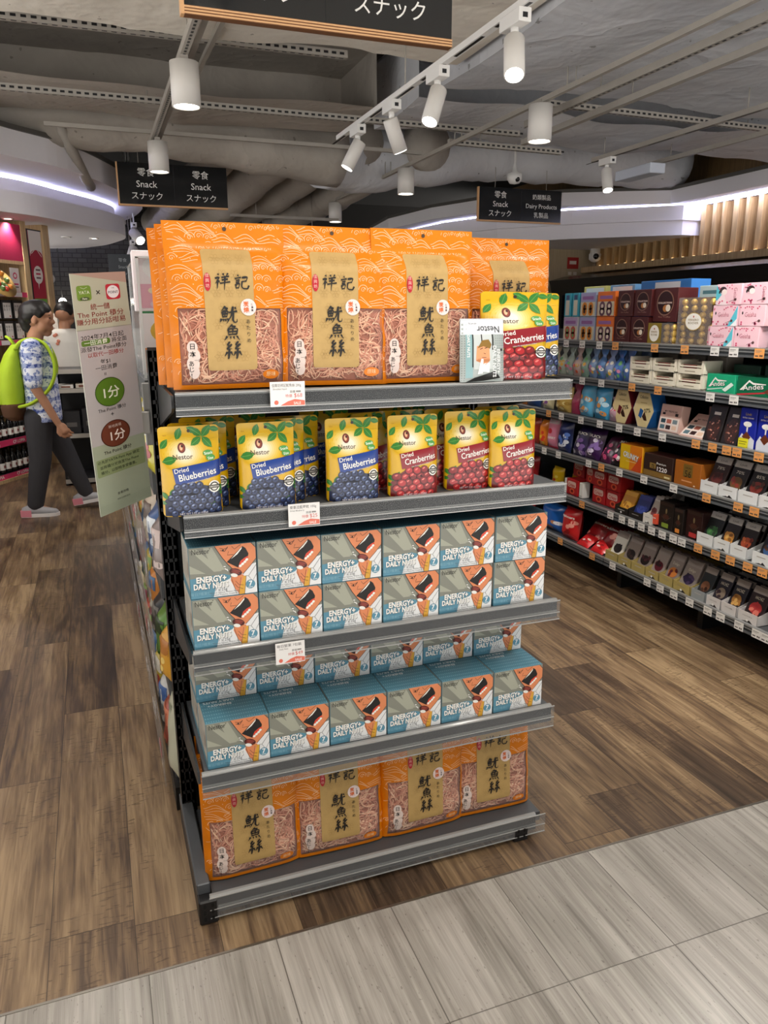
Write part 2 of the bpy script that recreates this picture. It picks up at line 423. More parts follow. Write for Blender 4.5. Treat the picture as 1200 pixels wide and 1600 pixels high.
LAG2 = lagging_mat('lagging_grey', '#979087', '#b3aca2')
LAG3 = lagging_mat('lagging_cool', '#bfc1c6', '#d9dadd')
wavy_duct('air_duct', -3.2, 2.25, -1.5, 4.72, 3.0, .6, LAG1, 'wide cream lagged duct above the near black hanging sign', .012)
wavy_duct('air_duct', 2.3, 6.3, -1.5, 5.1, 2.99, .6, LAG3, 'wide pale lagged duct above the parallel rails over the chocolate aisle', .02)
wavy_duct('air_duct', -4, 2.2, 6.05, 6.95, 3.05, .45, LAG2, 'square grey lagged duct crossing behind the first hanging downlight', .015, 60, 6)
wavy_duct('air_duct', 2.4, 7.2, 5.7, 6.7, 3.04, .5, LAG3, 'square pale duct crossing above the dairy sign', .03, 50, 6)
def round_duct(pts, r, m_, label):
    b = MB(); n = len(pts); P = []; R = []
    for i in range(n-1):
        a, c = Vector(pts[i]), Vector(pts[i+1]); k = max(4, int((c-a).length/.12))
        for j in range(k): P.append(a.lerp(c, j/k)); R.append(r*(1+.045*math.sin(len(P)*1.1)+.02*math.sin(len(P)*2.7)))
    P.append(Vector(pts[-1])); R.append(r)
    b.tube(P, R, m_, 20); return tag(b.build('round_duct'), label, 'air duct')
round_duct([(-4, 7.45, 3.16), (.6, 7.5, 3.16), (2.4, 7.7, 3.0)], .27, LAG2, 'round grey lagged duct crossing just above the far snack sign')
round_duct([(2.25, 7.75, 3.04), (2.6, 7.95, 3.02), (4.2, 8.25, 3.28), (6.9, 8.25, 3.32)], .30, LAG3, 'round pale lagged duct behind the dairy sign')
for x, z, r, lb in ((1.05, 2.82, .17, 'round branch duct beside the far snack sign'), (1.62, 2.84, .21, 'second round branch duct from the far snack sign'), (2.25, 2.95, .2, 'third round branch duct from the far snack sign'), (2.95, 2.98, .22, 'fourth round branch duct from the far snack sign')):
    round_duct([(x+.4, 7.65, 3.16), (x+.34, 8.3, z+.27), (x, 9.6, z), (x-.1, 12.5, z)], r, LAG2, lb)
b = MB(); b.tube([(-.15, 7.3, 3.3), (-.08, 7.3, 3.0), (.08, 7.9, 2.72), (.12, 8.2, 2.7)], .045, GALV, 10)
tag(b.build('drain_pipe'), 'short bent grey pipe hanging from the round grey duct', 'pipe')

# curved white bulkhead with light cove, over the shop on one side
def slab(mb, poly, z0, z1, m_): mb.prism(poly, z0, z1, m_, 'z')
def smooth_poly(p, k=6):
    out = []
    n = len(p)
    for i in range(n):
        a, b2, c, d = [Vector(p[(i+j) % n]) for j in (-1, 0, 1, 2)]
        if (c-b2).length > 2.2: out.append(tuple(b2)); continue
        for j in range(k):
            t = j/k
            out.append(tuple(.5*((2*b2)+(c-a)*t+(2*a-5*b2+4*c-d)*t*t+(3*b2-a-3*c+d)*t**3)))
    return out
LOW = smooth_poly([(-4, 4.9), (-2.2, 6.4), (-.95, 7.5), (-.644, 7.76), (-.354, 8.03), (-.037, 8.54), (.25, 9.0), (.42, 9.4), (.47, 9.75), (.42, 10.2), (.158, 11.05), (-.55, 11.6), (-4, 12)])
UP = smooth_poly([(-4, 4.2), (-2.2, 5.3), (-1.1, 6.2), (-.54, 7.0), (-.06, 7.55), (.36, 8.5), (.62, 9.45), (.68, 10.0), (.55, 11.0), (.1, 11.9), (-4, 12.4)])
MID = [(x-.10, y+.04) for x, y in LOW]
m = MB()
slab(m, LOW, 2.40, 2.585, PLASTER); slab(m, MID, 2.585, 2.70, PLASTER); slab(m, UP, 2.73, 2.93, PLASTER)
m.prism([(x-.14, y+.06) for x, y in LOW], 2.70, 2.73, LEDM, 'z')
m.prism([(x+.015, y-.02) for x, y in UP], 2.93, 2.965, mat('bulkhead_cap', '#55524e', .7), 'z')
struct('ceiling_bulkhead', m, fixn=True)
# angular white bulkhead over the dairy side
KR = 1.5                                            # the dairy side lies this much farther out than the chocolate aisle
def kp(P): return [(x*KR, y*KR) for x, y in P]
def kz(z): return 1.5+(z-1.5)*KR
UPR = kp([(4.5, 1.0), (4.57, 5.5), (3.8, 5.9), (3.35, 6.4), (3.12, 7.1), (3.03, 8.0), (3.2, 9.2), (5.2, 9.2), (5.2, 1.0)])
m = MB()
slab(m, UPR, kz(2.40), kz(2.505), PLASTER)
slab(m, kp([(4.86, 5.42), (4.64, 5.42), (3.95, 5.98), (3.5, 6.5), (3.28, 7.15), (3.2, 8.0), (3.3, 9), (4.86, 9)]), kz(2.27), kz(2.385), PLASTER)
slab(m, kp([(4.86, 5.44), (4.66, 5.44), (3.98, 6.01), (3.53, 6.53), (3.31, 7.16), (3.22, 8.0), (3.3, 9), (4.86, 9)]), kz(2.155), kz(2.27), PLASTER)
m.prism(kp([(4.86, 5.46), (4.665, 5.46), (3.985, 6.02), (3.535, 6.53), (3.32, 7.18), (3.27, 9), (4.86, 9)]), kz(2.385), kz(2.40), LEDM, 'z')
m.box(4.70*KR, 4.79*KR, 1.0*KR, 5.42*KR, kz(2.385), kz(2.399), LEDM)
m.prism([(x-(.02 if x < 7.4 else 0), y-.01) for x, y in UPR], kz(2.505), kz(2.53), mat('bulkhead_cap', '#55524e', .7), 'z')
struct('ceiling_bulkhead', m, fixn=True)

# slatted oak wall above the chiller, plain wall at its far end
m = MB(); m.box(4.9*KR, 5.0*KR, .5, 13.9, 0, 3.75, oak_mat('oak_dark', '#6a5336', '#8a6e48')); struct('wall_right', m)
m = MB(); FIN = oak_mat('oak_fin', '#a5845a', '#c6a878')
def fins(y0, y1, z0, z1):
    y = y0; k = 0
    while y < y1-.02:
        w = (.105, .075, .12, .06, .09)[k % 5]; k += 1
        m.prism(kp([(4.899, y), (4.80, y+.012), (4.80, y+w*.55), (4.87, y+w)]), kz(z0), kz(z1), FIN, 'z'); y += w+.028
fins(1.2, 5.40, 1.985, 2.385); fins(5.44, 6.86, 1.985, 2.155)
m.box(4.72*KR, 4.9*KR, 1.0, 6.94*KR, kz(1.93), kz(1.985), OAK)
struct('trim_2', m, fixn=True)
m = MB(); WARM = mat('warm_uplight', '#ffd9a0', .5, emit=5.)
y = 1.25
while y < 6.8: m.box(4.785*KR, 4.80*KR, y*KR, (y+.02)*KR, kz(1.986), kz(1.993), WARM); y += .13
tag(m.build('uplight_strip'), 'row of tiny warm uplights along the oak ledge below the slats', 'light')
m = MB(); m.box(3.0*KR, 4.9*KR, 6.95*KR, 7.05*KR, 0, kz(2.155), oak_mat('oak_pale', '#b3a284', '#c4b597')); struct('wall_far_right', m)

# open chiller against the slatted wall
cx0, cy0, cy1 = 4.5*KR, 1.4*KR, 6.76*KR
ch = thing('open_chiller', 'long black open chiller under the oak slats, its top dark and glossy', 'fridge', (cx0, cy0, 0)); cl = cy1-cy0
m = MB(); m.box(-.15, .58, 0, cl, 0, .55, BLACK); m.box(.45, .58, 0, cl, .55, 2.08, BLACK); m.box(-.15, .58, cl, cl+.08, 0, 2.05, BLACKP); m.build('cabinet', ch)
m = MB(); m.prism([(-.33, kz(1.70)), (-.39, kz(1.84)), (-.15, kz(1.88)), (.58, kz(1.88)), (.58, kz(1.78)), (-.15, kz(1.74))], 0, cl, BLACKP, 'y'); m.build('canopy', ch, fixn=True)
m = MB(); m.box(-.12, -.09, 0, cl, kz(1.735), kz(1.74), mat('chiller_blue_light', '#3f7bd6', .5, emit=1.5)); m.build('light_strip', ch)
for z in (.8, 1.15, 1.5):
    m = MB(); m.box(-.12, .45, .02, cl-.02, z, z+.02, mat('chiller_shelf', '#39404e', .4)); m.build('shelf', ch)
m = MB(); m.box(.43, .45, .02, cl-.02, .56, 1.85, mat('chiller_liner', '#1c2740', .4)); m.build('back_liner', ch)

# surface mounted dome camera, red wall sign
c = thing('security_camera', 'white dome security camera under the bulkhead by the oak slats', 'camera', (4.78*KR, 6.80*KR, kz(2.155)))
m = MB(); m.lathe([(0, 0), (.075, 0), (.075, -.06), (.09, -.075), (.087, -.15), (.045, -.185), (0, -.195)], WHITE); m.build('housing', c)
m = MB(); m.ball((-.03, -.068, -.112), .045, BLACKP, 12); m.build('lens', c)
m = MB(); m.box(-.10, .10, -.015, 0, 0, .45, ink('#b9a88a')); a = Art(); a.rect(-.10, .285, .10, .45, ink('#b01c22'))
a.rect(-.06, .35, .06, .40, ink('#f2e6e0'), 2)
for k in range(3): a.rect(-.075, .045+k*.075, -.015, .09+k*.075, ink('#e8dfd2')); a.rect(.015, .045+k*.075, .075, .09+k*.075, ink('#e8dfd2'))
a.emit(m, at_y(-.015), eps=.001); tag(m.build('wall_sign', loc=(4.62*KR, 6.95*KR, kz(1.78))), 'small red topped sign on the plain wall beside the slats', 'sign')

# ---------------------------------------------------------------- rails under the ceiling
def rail(x0, y0, x1, y1, z, label, w=.041, h=.041, slots=False, m_=GALV, track=False):
    d = Vector((x1-x0, y1-y0, 0)); L = d.length
    t = thing('ceiling_rail', label, 'rail', (x0, y0, z), math.atan2(d.y, d.x))
    b = MB(); b.box(0, L, -w/2, w/2, 0, h, m_)
    a = Art()
    if slots:
        k = .05
        while k < L: a.rect(k, -.007, k+.028, .007, BLACK); k += .05
        a.emit(b, lambda p, q, hh: (p, q, -hh), eps=.0006)
        a.emit(b, lambda p, q, hh: (p, -w/2-hh, q+h/2), eps=.0006)
    if track:
        k = .02
        while k < L-.1: a.rect(k, -.009, k+.30, .009, BLACK); k += .42
        a.emit(b, lambda p, q, hh: (p, q, -hh), eps=.0006)
    b.build('channel', t)
    k = .3
    while k < L: b = MB(); b.tube([(k, 0, h), (k, 0, (3.0 if z < 2.96 else 3.75)-z)], .004, GALV, 6); b.build('hanger_rod', t); k += 1.6
    return t
rail(.60, 1.0, .60, 7.1, 2.87, 'slotted rail running over the shelf end, two downlights below it', slots=True)
rail(.655, 1.0, .655, 6.95, 2.90, 'plain grey rail close beside the slotted downlight rail', .03, .03)
rail(.80, 1.0, .75, 5.8, 2.95, 'thin rail ending short beside the first hanging downlight', .025, .03)
rail(1.81, 1.0, 1.81, 5.80, 2.75, 'white spotlight track holding four spotlights', .036, .03, m_=WHITE, track=True)
rail(2.885, 1.0, 2.885, 9.7, 2.85, 'grey rail holding the row of three downlights', .03, .03)
rail(2.945, 1.0, 2.945, 9.6, 2.88, 'thin pipe like rail beside the three downlight rail', .022, .022)
rail(3.13, 1.0, 3.13, 5.4, 2.85, 'slotted rail above the chocolate aisle', slots=True)
rail(3.37, 1.0, 3.37, 5.85, 2.83, 'plain rail next to the slotted rail of the chocolate aisle', .045, .04)
rail(4.32, 1.0, 4.32, 6.26, 2.83, 'track over the chocolate aisle with one spotlight at its end', .04, .035, track=True)
rail(5.03, 1.0, 5.03, 6.4, 2.86, 'rail farthest toward the oak slats, above the light box', .035, .035)
rail(-3, 5.9, 3.4, 5.98, 2.92, 'long slotted cross rail in front of the square grey duct', slots=True)
rail(-3, 4.93, 1.6, 4.93, 3.02, 'slotted cross rail in the dark gap behind the cream duct', slots=True)
rail(3.1, 5.13, 5.2, 5.2, 2.93, 'slotted cross rail over the chocolate aisle, nearer one', slots=True)
rail(2.9, 6.25, 4.0, 6.3, 2.88, 'slotted cross rail over the chocolate aisle, farther one', slots=True)
for k, (x, y, z, L) in enumerate(((-.2, 7.0, 2.95, 3.2), (1.6, 9.3, 2.62, 1.3), (2.4, 9.8, 2.5, 1.6))):
    rail(x, y, x+L, y+.05, z, ('cross rail behind the round grey duct', 'cross rail under the branch ducts', 'cross rail behind the far downlights')[k], .03, .03)

# ---------------------------------------------------------------- lamps
HOUSE = mat('lamp_housing', '#d8d4ce', .5, noise=.04, scale=8)
def downlight(x, y, label, z=2.62, zr=2.87, group='cylinder downlights', r=.078, h=.22, watts=DOWN_W):
    t = thing('downlight', label, 'ceiling lamp', (x, y, z), 0, group)
    b = MB(); b.lathe([(r-.008, .012), (r-.008, 0), (r, 0), (r, h), (0, h)], HOUSE, 32); b.build('housing', t)
    b = MB(); b.lathe([(0, .03), (r-.02, .03), (r-.008, .008)], LAMPM, 28); b.build('lens', t)
    b = MB(); b.box(-.02, .02, -.035, .035, h, zr-z, GALV); b.build('bracket', t)
    spot('lamp_light', (0, 0, -.01), (0, 0, -1), watts, 118, t, size=.06)
downlight(.60, 4.70, 'white cylinder downlight in front of the square grey duct, nearest on its rail')
downlight(.62, 6.75, 'white cylinder downlight just above the far snack sign')
downlight(2.885, 4.80, 'white cylinder downlight by the pale ducts, nearest of three on its rail')
downlight(2.885, 7.15, 'middle white cylinder downlight of three on its rail')
downlight(2.89, 9.44, 'small far cylinder downlight, last of three on its rail')
for x, y, lb in ((.60, 2.35, 'added unseen cylinder downlight over the end shelf'), (.60, .75, 'added unseen cylinder downlight over the tiled walkway'), (2.885, 2.45, 'added unseen cylinder downlight over the aisle entrance'),
                 (2.0, .2, 'added unseen cylinder downlight over the walkway by the aisle entrance'), (-.9, 2.2, 'added unseen cylinder downlight over the wood floor beside the end shelf'), (-.8, -.5, 'added unseen cylinder downlight over the walkway behind'), (.7, -1.0, 'added unseen cylinder downlight over the far walkway'), (-1.3, 5.0, 'added unseen cylinder downlight over the walking woman'), (-.25, 3.6, 'added unseen cylinder downlight over the aisle beside the banner')):
    downlight(x, y, lb, 2.7, 2.87, watts=DOWN_W*(2. if 'over the aisle entrance' in lb else .85))  # unseen downlights, added to light the rack, floor and aisles
for x, y, lb in ((-.628, 8.265, 'small recessed light under the curved bulkhead above the shop shelves'), (.129, 9.935, 'small recessed light under the tip of the curved bulkhead'), (-.171, 9.88, 'small dim recessed light beside the one at the bulkhead tip')):
    t = thing('recessed_light', lb, 'ceiling lamp', (x, y, 2.39)); b = MB(); b.lathe([(.035, .012), (.035, .002), (.05, 0), (.055, .01)], WHITE, 20); b.build('trim_ring', t)
    b = MB(); b.disc((0, 0, .006), .034, LAMPM if 'dim' not in lb else HOUSE); b.build('lens', t)
    if 'dim' not in lb: spot('lamp_light', (0, 0, -.01), (.1, -.25, -1), 45., 120, t)
def spotlight(x, y, zt, d, label, watts=SPOT_W, group='white track spotlights', L=.19, r=.045, on=True, stem=0):
    t = thing('track_spotlight', label, 'spotlight', (x, y, zt), 0, group)
    b = MB(); b.cbox(-.03, .03, -.085, .085, -.055, 0, WHITE); b.box(-.012, .012, -.0855, -.06, -.04, -.02, BLACK); b.build('adapter', t)
    if stem: b = MB(); b.tube([(0, 0, 0), (0, 0, 3.75-zt)], .009, WHITE, 8); b.build('stem', t)
    b = MB(); b.tube([(0, 0, -.055), (0, 0, -.085)], .018, WHITE, 10); b.tube([(0, 0, -.085), (0, 0, -.12)], .011, WHITE, 8); b.build('joint', t)
    d = Vector(d).normalized(); a = Vector((0, 0, -.12))-d*.03; e = a+d*L
    b = MB(); b.tube([a, a+d*.004, e], [r*.93, r, r], HOUSE, 20); b.build('head', t)
    b = MB(); b.tube([e-d*.001, e+d*.003], [r*.86, r*.86], LAMPM if on else HOUSE, 18); b.build('lens', t)
    if watts: spot('lamp_light', e+d*.012, e+d, watts, 75, t, size=.04)
spotlight(1.81, 3.25, 2.75, (-.22, -.45, -.85), 'lit track spotlight nearest the big black sign')
spotlight(1.81, 4.05, 2.75, (-.38, -.25, -.9), 'second track spotlight from the big black sign, lit and tilted')
spotlight(1.81, 4.72, 2.75, (.42, .15, -.9), 'third track spotlight from the big black sign, tilted to the chocolate aisle', 70)
spotlight(1.81, 5.36, 2.75, (-.45, .1, -.85), 'track spotlight at the track end, farthest from the big black sign')
spotlight(4.32, 6.05, 2.83, (-.1, -.35, -.93), 'lit spotlight at the end of the track near the dairy sign')
spotlight(4.32, 3.1, 2.83, (-.2, .1, -.95), 'added unseen spotlight on the chocolate aisle track, beyond the shelves')  # unseen, added for more light on the chocolate aisle
spotlight(1.81, 1.95, 2.75, (.55, .36, -1.15), 'added unseen spotlight on the four lamp track, aimed at the chocolate shelves', 75)  # this spotlight and the next are added, unseen, to brighten the chocolate shelves
spotlight(1.81, 1.55, 2.75, (.55, .62, -1.2), 'second added unseen spotlight on the four lamp track aimed at the chocolate shelves', 75)
spotlight(1.81, 1.2, 2.75, (-.42, .28, -.86), 'added unseen spotlight at the walkway end of the four lamp track')  # unseen spotlights added to light the end rack, this one and the next
spotlight(.60, .3, 2.87, (.08, .62, -.78), 'added unseen spotlight by the slotted rail aimed at the end shelf')
spotlight(-.95, 5.3, 2.75, (.12, .85, -.5), 'added unseen spotlight on a stem aimed at the shop shelves behind the woman', 70, stem=1)  # both stem spotlights are added out of view to brighten the shop
spotlight(-1.25, 6.0, 2.75, (.45, .8, -.75), 'second added unseen spotlight on a stem aimed at the shop shelves', 60, stem=1)
t = thing('light_box', 'pale rectangular emergency light box hanging by the dairy sign', 'light box', (4.78, 6.2, 2.72))
b = MB(); b.cbox(-.08, .08, -.25, .25, 0, .085, mat('pale_box', '#cfd6e2', .4), .006); b.build('box', t)
b = MB(); b.tube([(0, .1, .085), (.15, .1, .14), (.25, .1, .15)], .008, BLACK, 6); b.build('cable', t)
t = thing('security_camera', 'small white camera hanging above the dairy sign', 'camera', (4.15, 7.35, 2.80))
b = MB(); b.lathe([(0, 0), (.05, .01), (.075, .05), (.075, .10), (.03, .12), (.012, .2), (.012, .95), (0, .95)], WHITE, 18); b.build('housing', t)
b = MB(); b.ball((0, -.05, .045), .03, BLACKP); b.build('lens', t)

# ---------------------------------------------------------------- hanging signs
SIGN = mat('sign_black', '#1d1f21', .12, coat=.3); LET = ink('#e9e7e2', .4)
def hang_sign(x0, x1, y, z0, z1, label, cols, wood_edge=False, zr=3.05):
    t = thing('hanging_sign', label, 'sign', ((x0+x1)/2, y, z0), 0)
    w = (x1-x0)/2; H = z1-z0
    b = MB(); b.cbox(-w, w, 0, .03, .028, H, SIGN, .0015)
    a = Art(); a.rect(-.0015, .03, .0015, H-.002, BLACK, 1)
    for k, lines in enumerate(cols):
        cx = -w/2 if k == 0 else w/2
        for j, (s, fz) in enumerate(lines): a.text(s, cx, .03+(H-.03)*(.70-.285*j), fz, LET, 2, .002, fit=None)
    a.emit(b, at_y(0), eps=.0008); b.build('panel', t)
    b = MB(); TR = mat('sign_wood_edge', '#d8a878', .45)
    if wood_edge:
        for k in range(3): b.box(-w, w, -.006, .036, .002+k*.0095, .0075+k*.0095, TR)
        b.box(-w, w, -.003, .033, 0, .029, mat('sign_wood_dark', '#6b4528', .6)); b.box(-w-.012, -w, -.004, .034, 0, H, TR)
    else:
        b.box(-w, w, -.002, .032, .012, .028, TR); b.box(-w-.014, -w, 0, .032, .012, H, TR)
    b.build('wood_edge', t)
    for s in (-.62, .62): b = MB(); b.tube([(w*s, .015, H), (w*s, .015, zr-z0)], .003, GALV, 6); b.build('hanging_wire', t)
SN = (('零食', .078), ('Snack', .082), ('スナック', .074)); DA = (('奶類製品', .06), ('Dairy Products', .066), ('乳製品', .064))
hang_sign(.395, 1.398, 3.0, 2.505, 2.92, 'big black hanging sign nearest the end shelf, wood striped lower edge', (SN, SN), True, 3.0)
hang_sign(.36, 1.36, 8.0, 2.51, 2.90, 'far black hanging sign reading Snack twice, beside the curved bulkhead', (SN, SN))
hang_sign(4.09, 5.13, 8.0, 2.51, 2.875, 'black hanging sign reading Snack and Dairy Products', (SN, DA), zr=3.3)
t = thing('hanging_sign', 'small dark far sign seen above the green banner', 'sign', (.55, 10.6, 1.98))
b = MB(); b.cbox(-.27, .27, 0, .03, 0, .3, mat('far_sign_grey', '#333940', .35)); a = Art()
for k, s in enumerate(('零食', 'Snack', 'スナック')): a.text(s, -.1, .21-.08*k, .05, ink('#9aa2a8'), 1)
a.emit(b, at_y(0), eps=.001); b.build('panel', t)
b = MB(); b.tube([(0, .015, .3), (0, .015, 1.7)], .004, GALV, 6); b.build('hanging_wire', t)
# ---------------------------------------------------------------- end-of-aisle display rack
GREY = mat('shelf_grey', '#55585c', .4, .3, noise=.08, scale=15)
RAILG = mat('price_rail_grey', '#5a5d60', .4, coat=.1)
RAILD = mat('price_rail_insert', '#2b2f32', .5, spec=.3)
RAILL = mat('price_rail_light', '#8d8e8d', .3, coat=.2)
CLR = clear_mat('clear_plastic', (.96, .97, .97), .045, .1)
rack = thing('display_rack', 'black and grey end of aisle display rack with five shelves of snacks', 'shelf rack', (.64, 1.70, 0))
RX, RY = .64, 1.70
def upright(x):
    b = MB(); x0, x1, y0, y1 = x-.02-RX, x+.02-RX, 2.08-RY, 2.14-RY
    # two channel walls and a pierced face made of strips and rungs
    b.box(x0, x0+.004, y0, y1, .06, 1.42, BLACK); b.box(x1-.004, x1, y0, y1, .06, 1.42, BLACK); b.box(x0, x1, y1-.004, y1, .06, 1.42, BLACK)
    b.box(x0, x0+.011, y0, y0+.003, .06, 1.42, BLACK); b.box(x1-.011, x1, y0, y0+.003, .06, 1.42, BLACK); b.box(x-.005-RX, x+.005-RX, y0, y0+.003, .06, 1.42, BLACK)
    z = .07; k = 0
    while z < 1.41: b.box(x0, x1, y0, y0+.003, z, z+.026, BLACK); z += .036
    b.build('upright', rack)
    b = MB(); b.cbox(x-.024-RX, x+.024-RX, 1.69-RY, 2.14-RY, 0, .070 if x < .5 else .044, BLACK, .004)
    if x < .5: b.cbox(x-.024-RX, x+.010-RX, 1.72-RY, 2.14-RY, .068, .10, GREY, .003)
    a = Art()
    for s in (-.010, .010):
        for q in range(3 if x < .5 else 2): a.rrect(x-RX+s-.0035, .012+q*.019, x-RX+s+.0035, .024+q*.019, .003, ink('#050505', .8))
    a.emit(b, at_y(1.69-RY), eps=.0005); b.build('base_leg', rack)
upright(.150); upright(1.055)
b = MB(); b.box(.17-RX, 1.035-RX, 2.115-RY, 2.13-RY, .1, 1.40, BLACK); b.build('back_panel', rack)
def price_rail(b, x0, x1, y, zt, hang):
    """a stepped plastic strip on a shelf's front edge"""
    b.prism([(y+.006, zt), (y-.002, zt), (y-.006, zt-.004), (y-.006, zt-.008), (y+.006, zt-.008)], x0, x1, RAILL, 'x')
    b.box(x0, x1, y-.003, y+.006, zt-.032, zt-.008, RAILD)
    b.box(x0, x1, y-.006, y+.006, zt-.036, zt-.032, RAILL)
    b.box(x0, x1, y-.003, y+.006, zt-.043, zt-.036, RAILG)
    b.box(x0, x1, y-.006, y+.006, zt-.050, zt-.043, RAILL if hang < .051 else RAILG)
ZS = [1.3476, 1.0789, .7545, .4368, .0777]
for i, z in enumerate(ZS):
    yf = 1.685 if i < 4 else 1.700; sh = thing('shelf', None, None, (0, 0, 0)); sh.parent = rack
    b = MB(); b.box(.163-RX, 1.125-RX, yf+.006-RY, 2.075-RY, z-.032, z-.004, GREY); b.build('shelf_board', sh)
    b = MB(); hang = (.051, .051, .058, .066, .062)[i]
    price_rail(b, .155-RX, (1.131, 1.131, 1.128, 1.128, 1.105)[i]-RX, yf-RY, z, hang); b.build('price_rail', sh)
    b = MB(); b.box(.153-RX, 1.134-RX, yf-.0095-RY, yf-.008-RY, z-hang, z-.003, CLR)
    for q in (z-hang, z-.038, z-.004): b.box(.153-RX, 1.134-RX, yf-.0105-RY, yf-.008-RY, q, q+.0022, mat('clear_rib', '#a9a9a8', .15, coat=.5))
    b.build('clear_cover', sh)
    if i < 4:
        for xx in (.147, 1.112):
            b = MB(); b.prism([(2.075-RY, z-.005), (yf+.02-RY, z-.008), (yf+.012-RY, z-.035), (yf+.03-RY, z-.045), (2.075-RY, z-.12)], xx-.0-RX, xx+.006-RX, mat('bracket_grey', '#2c2f32', .4), 'x'); b.build('bracket', sh)

# ---------------------------------------------------------------- big orange bags of shredded squid
ORANGE = mat('orange_film', '#dc7c02', .38, coat=.12, noise=.08, scale=25, spec=.3)
KRAFT = mat('kraft_label', '#bb9a5f', .6, noise=.10, scale=70)
CREAM = ink('#f6cfa6'); INKB = ink('#15110e', .5); MEAT = mat('squid_bed', '#ad705a', .6, noise=.35, scale=60)
STR = [mat('squid_strand_%d' % k, c, .5) for k, c in enumerate(('#eebfa2', '#dfa48a', '#f6d3b6', '#cf917a'))]
CLRF = clear_mat('clear_film', (1, .97, .95), .03, .14)
def wave_art(a, w, h, ok, seed, m_, l):
    R = random.Random(seed)
    def put(pts, wd=.00108):
        cur = []
        for p in pts+[None]:
            if p is not None and ok(*p): cur.append(p)
            else:
                if len(cur) > 2: a.line(cur, wd, m_, l)
                cur = []
    rows = 16
    for j in range(rows):
        y = h*(j+.5)/rows
        x = -w/2+R.uniform(-.04, .02)
        while x < w/2:
            L = R.uniform(.05, .085); A = R.uniform(.010, .02)
            kind = R.random()
            if kind < .62:
                n = R.choice((2, 3, 3))
                for q in range(n):
                    put([(x+L*t/12+q*.003, y-q*.0042+A*math.sin(PI*t/12)**1.5*(1-.22*q)-.012*t/12) for t in range(13)])
            else:
                cx = x
                for q in range(3):
                    r = R.uniform(.0075, .011); yy = y+.004*math.sin(q*1.5)
                    put([(cx+r-r*math.cos(PI*t/10), yy+r*math.sin(PI*t/10)) for t in range(11)], .001)
                    put([(cx+r+.6*r*(1-t/16)*math.cos(t*.55), yy+.6*r*(1-t/16)*math.sin(t*.55)) for t in range(15)], .0009)
                    cx += 2*r*.95
            x += L*.9
    for k in range(42):
        p = (R.uniform(-w/2, w/2), R.uniform(0, h))
        if ok(*p): a.ell(p[0], p[1], .0011, .0011, m_, l, 6)
BRUSH = {
'祥': (((22,94),(30,84)),((6,66),(36,74),(10,34)),((24,58),(25,4)),((29,52),(40,42)),((54,96),(62,84)),((86,98),(76,82)),((46,72),(94,80)),((50,56),(88,62)),((40,36),(104,46)),((69,82),(70,-4))),
'記': (((20,98),(30,88)),((4,74),(44,82)),((14,62),(37,66)),((13,51),(36,55)),((14,40),(17,12)),((14,41),(40,45),(34,14)),((16,15),(35,17)),((50,80),(88,86),(82,58)),((54,56),(83,60)),((54,58),(53,26),(64,12),(94,10),(102,32))),
'魷': (((26,100),(4,72)),((22,86),(42,89),(30,74)),((11,70),(14,38)),((11,70),(44,74),(40,40)),((14,55),(41,57)),((27,72),(27,40)),((13,39),(41,42)),((9,29),(0,8)),((20,28),(23,12)),((31,28),(36,13)),((42,31),(53,14)),((48,64),(98,72)),((71,98),(66,48),(40,2)),((77,64),(76,22),(86,8),(102,11),(101,28)),((82,94),(92,82))),
'魚': (((46,102),(16,74)),((42,88),(68,91),(54,77)),((21,74),(25,38)),((21,74),(82,79),(77,40)),((24,56),(78,59)),((50,76),(51,40)),((24,38),(77,42)),((18,29),(2,4)),((38,28),(43,11)),((58,28),(66,11)),((78,31),(100,4))),
'絲': (((26,100),(9,80),(28,78)),((38,86),(8,56),(42,60)),((25,58),(25,2),(18,8)),((14,42),(0,16)),((34,44),(48,22)),((76,102),(58,82),(78,80)),((88,88),(56,58),(92,62)),((75,60),(75,2),(68,8)),((64,44),(52,18)),((84,46),(102,20)))}
def brush(a, ch, x, y, size, m_, l, w=.128):
    """a character written with a brush: strokes swell at the start and thin towards the end"""
    for k, st in enumerate(BRUSH[ch]):
        P = [(x+(p[0]/100-.5)*size+.12*(p[1]/100-.5)*size, y+p[1]/100*size) for p in st]
        Q = []
        for i in range(len(P)-1):
            for j in range(6): t = j/6; Q.append((P[i][0]*(1-t)+P[i+1][0]*t, P[i][1]*(1-t)+P[i+1][1]*t))
        Q.append(P[-1])
        if len(P) > 2:
            for _ in range(2): Q = [Q[0]]+[((Q[i-1][0]+2*Q[i][0]+Q[i+1][0])/4, (Q[i-1][1]+2*Q[i][1]+Q[i+1][1])/4) for i in range(1, len(Q)-1)]+[Q[-1]]
        n = len(Q); V = []
        hz = abs(P[-1][0]-P[0][0]) > 1.5*abs(P[-1][1]-P[0][1])
        for i in range(n):
            c, d = Q[max(i-1, 0)], Q[min(i+1, n-1)]; dx, dy = d[0]-c[0], d[1]-c[1]; r = math.hypot(dx, dy) or 1; t = i/(n-1)
            ww = size*w*((.75+.35*math.sin(PI*min(1, t*2.2)))*(1-.72*t**2) if not hz else .55+.4*abs(t-.45)*1.6)*(.9+.2*((k*7) % 5)/4)/2
            V += [(Q[i][0]-dy/r*ww, Q[i][1]+dx/r*ww), (Q[i][0]+dy/r*ww, Q[i][1]-dx/r*ww)]
        a.raw(V, [(2*i, 2*i+1, 2*i+3, 2*i+2) for i in range(n-1)], m_, l+.15*(k % 3))
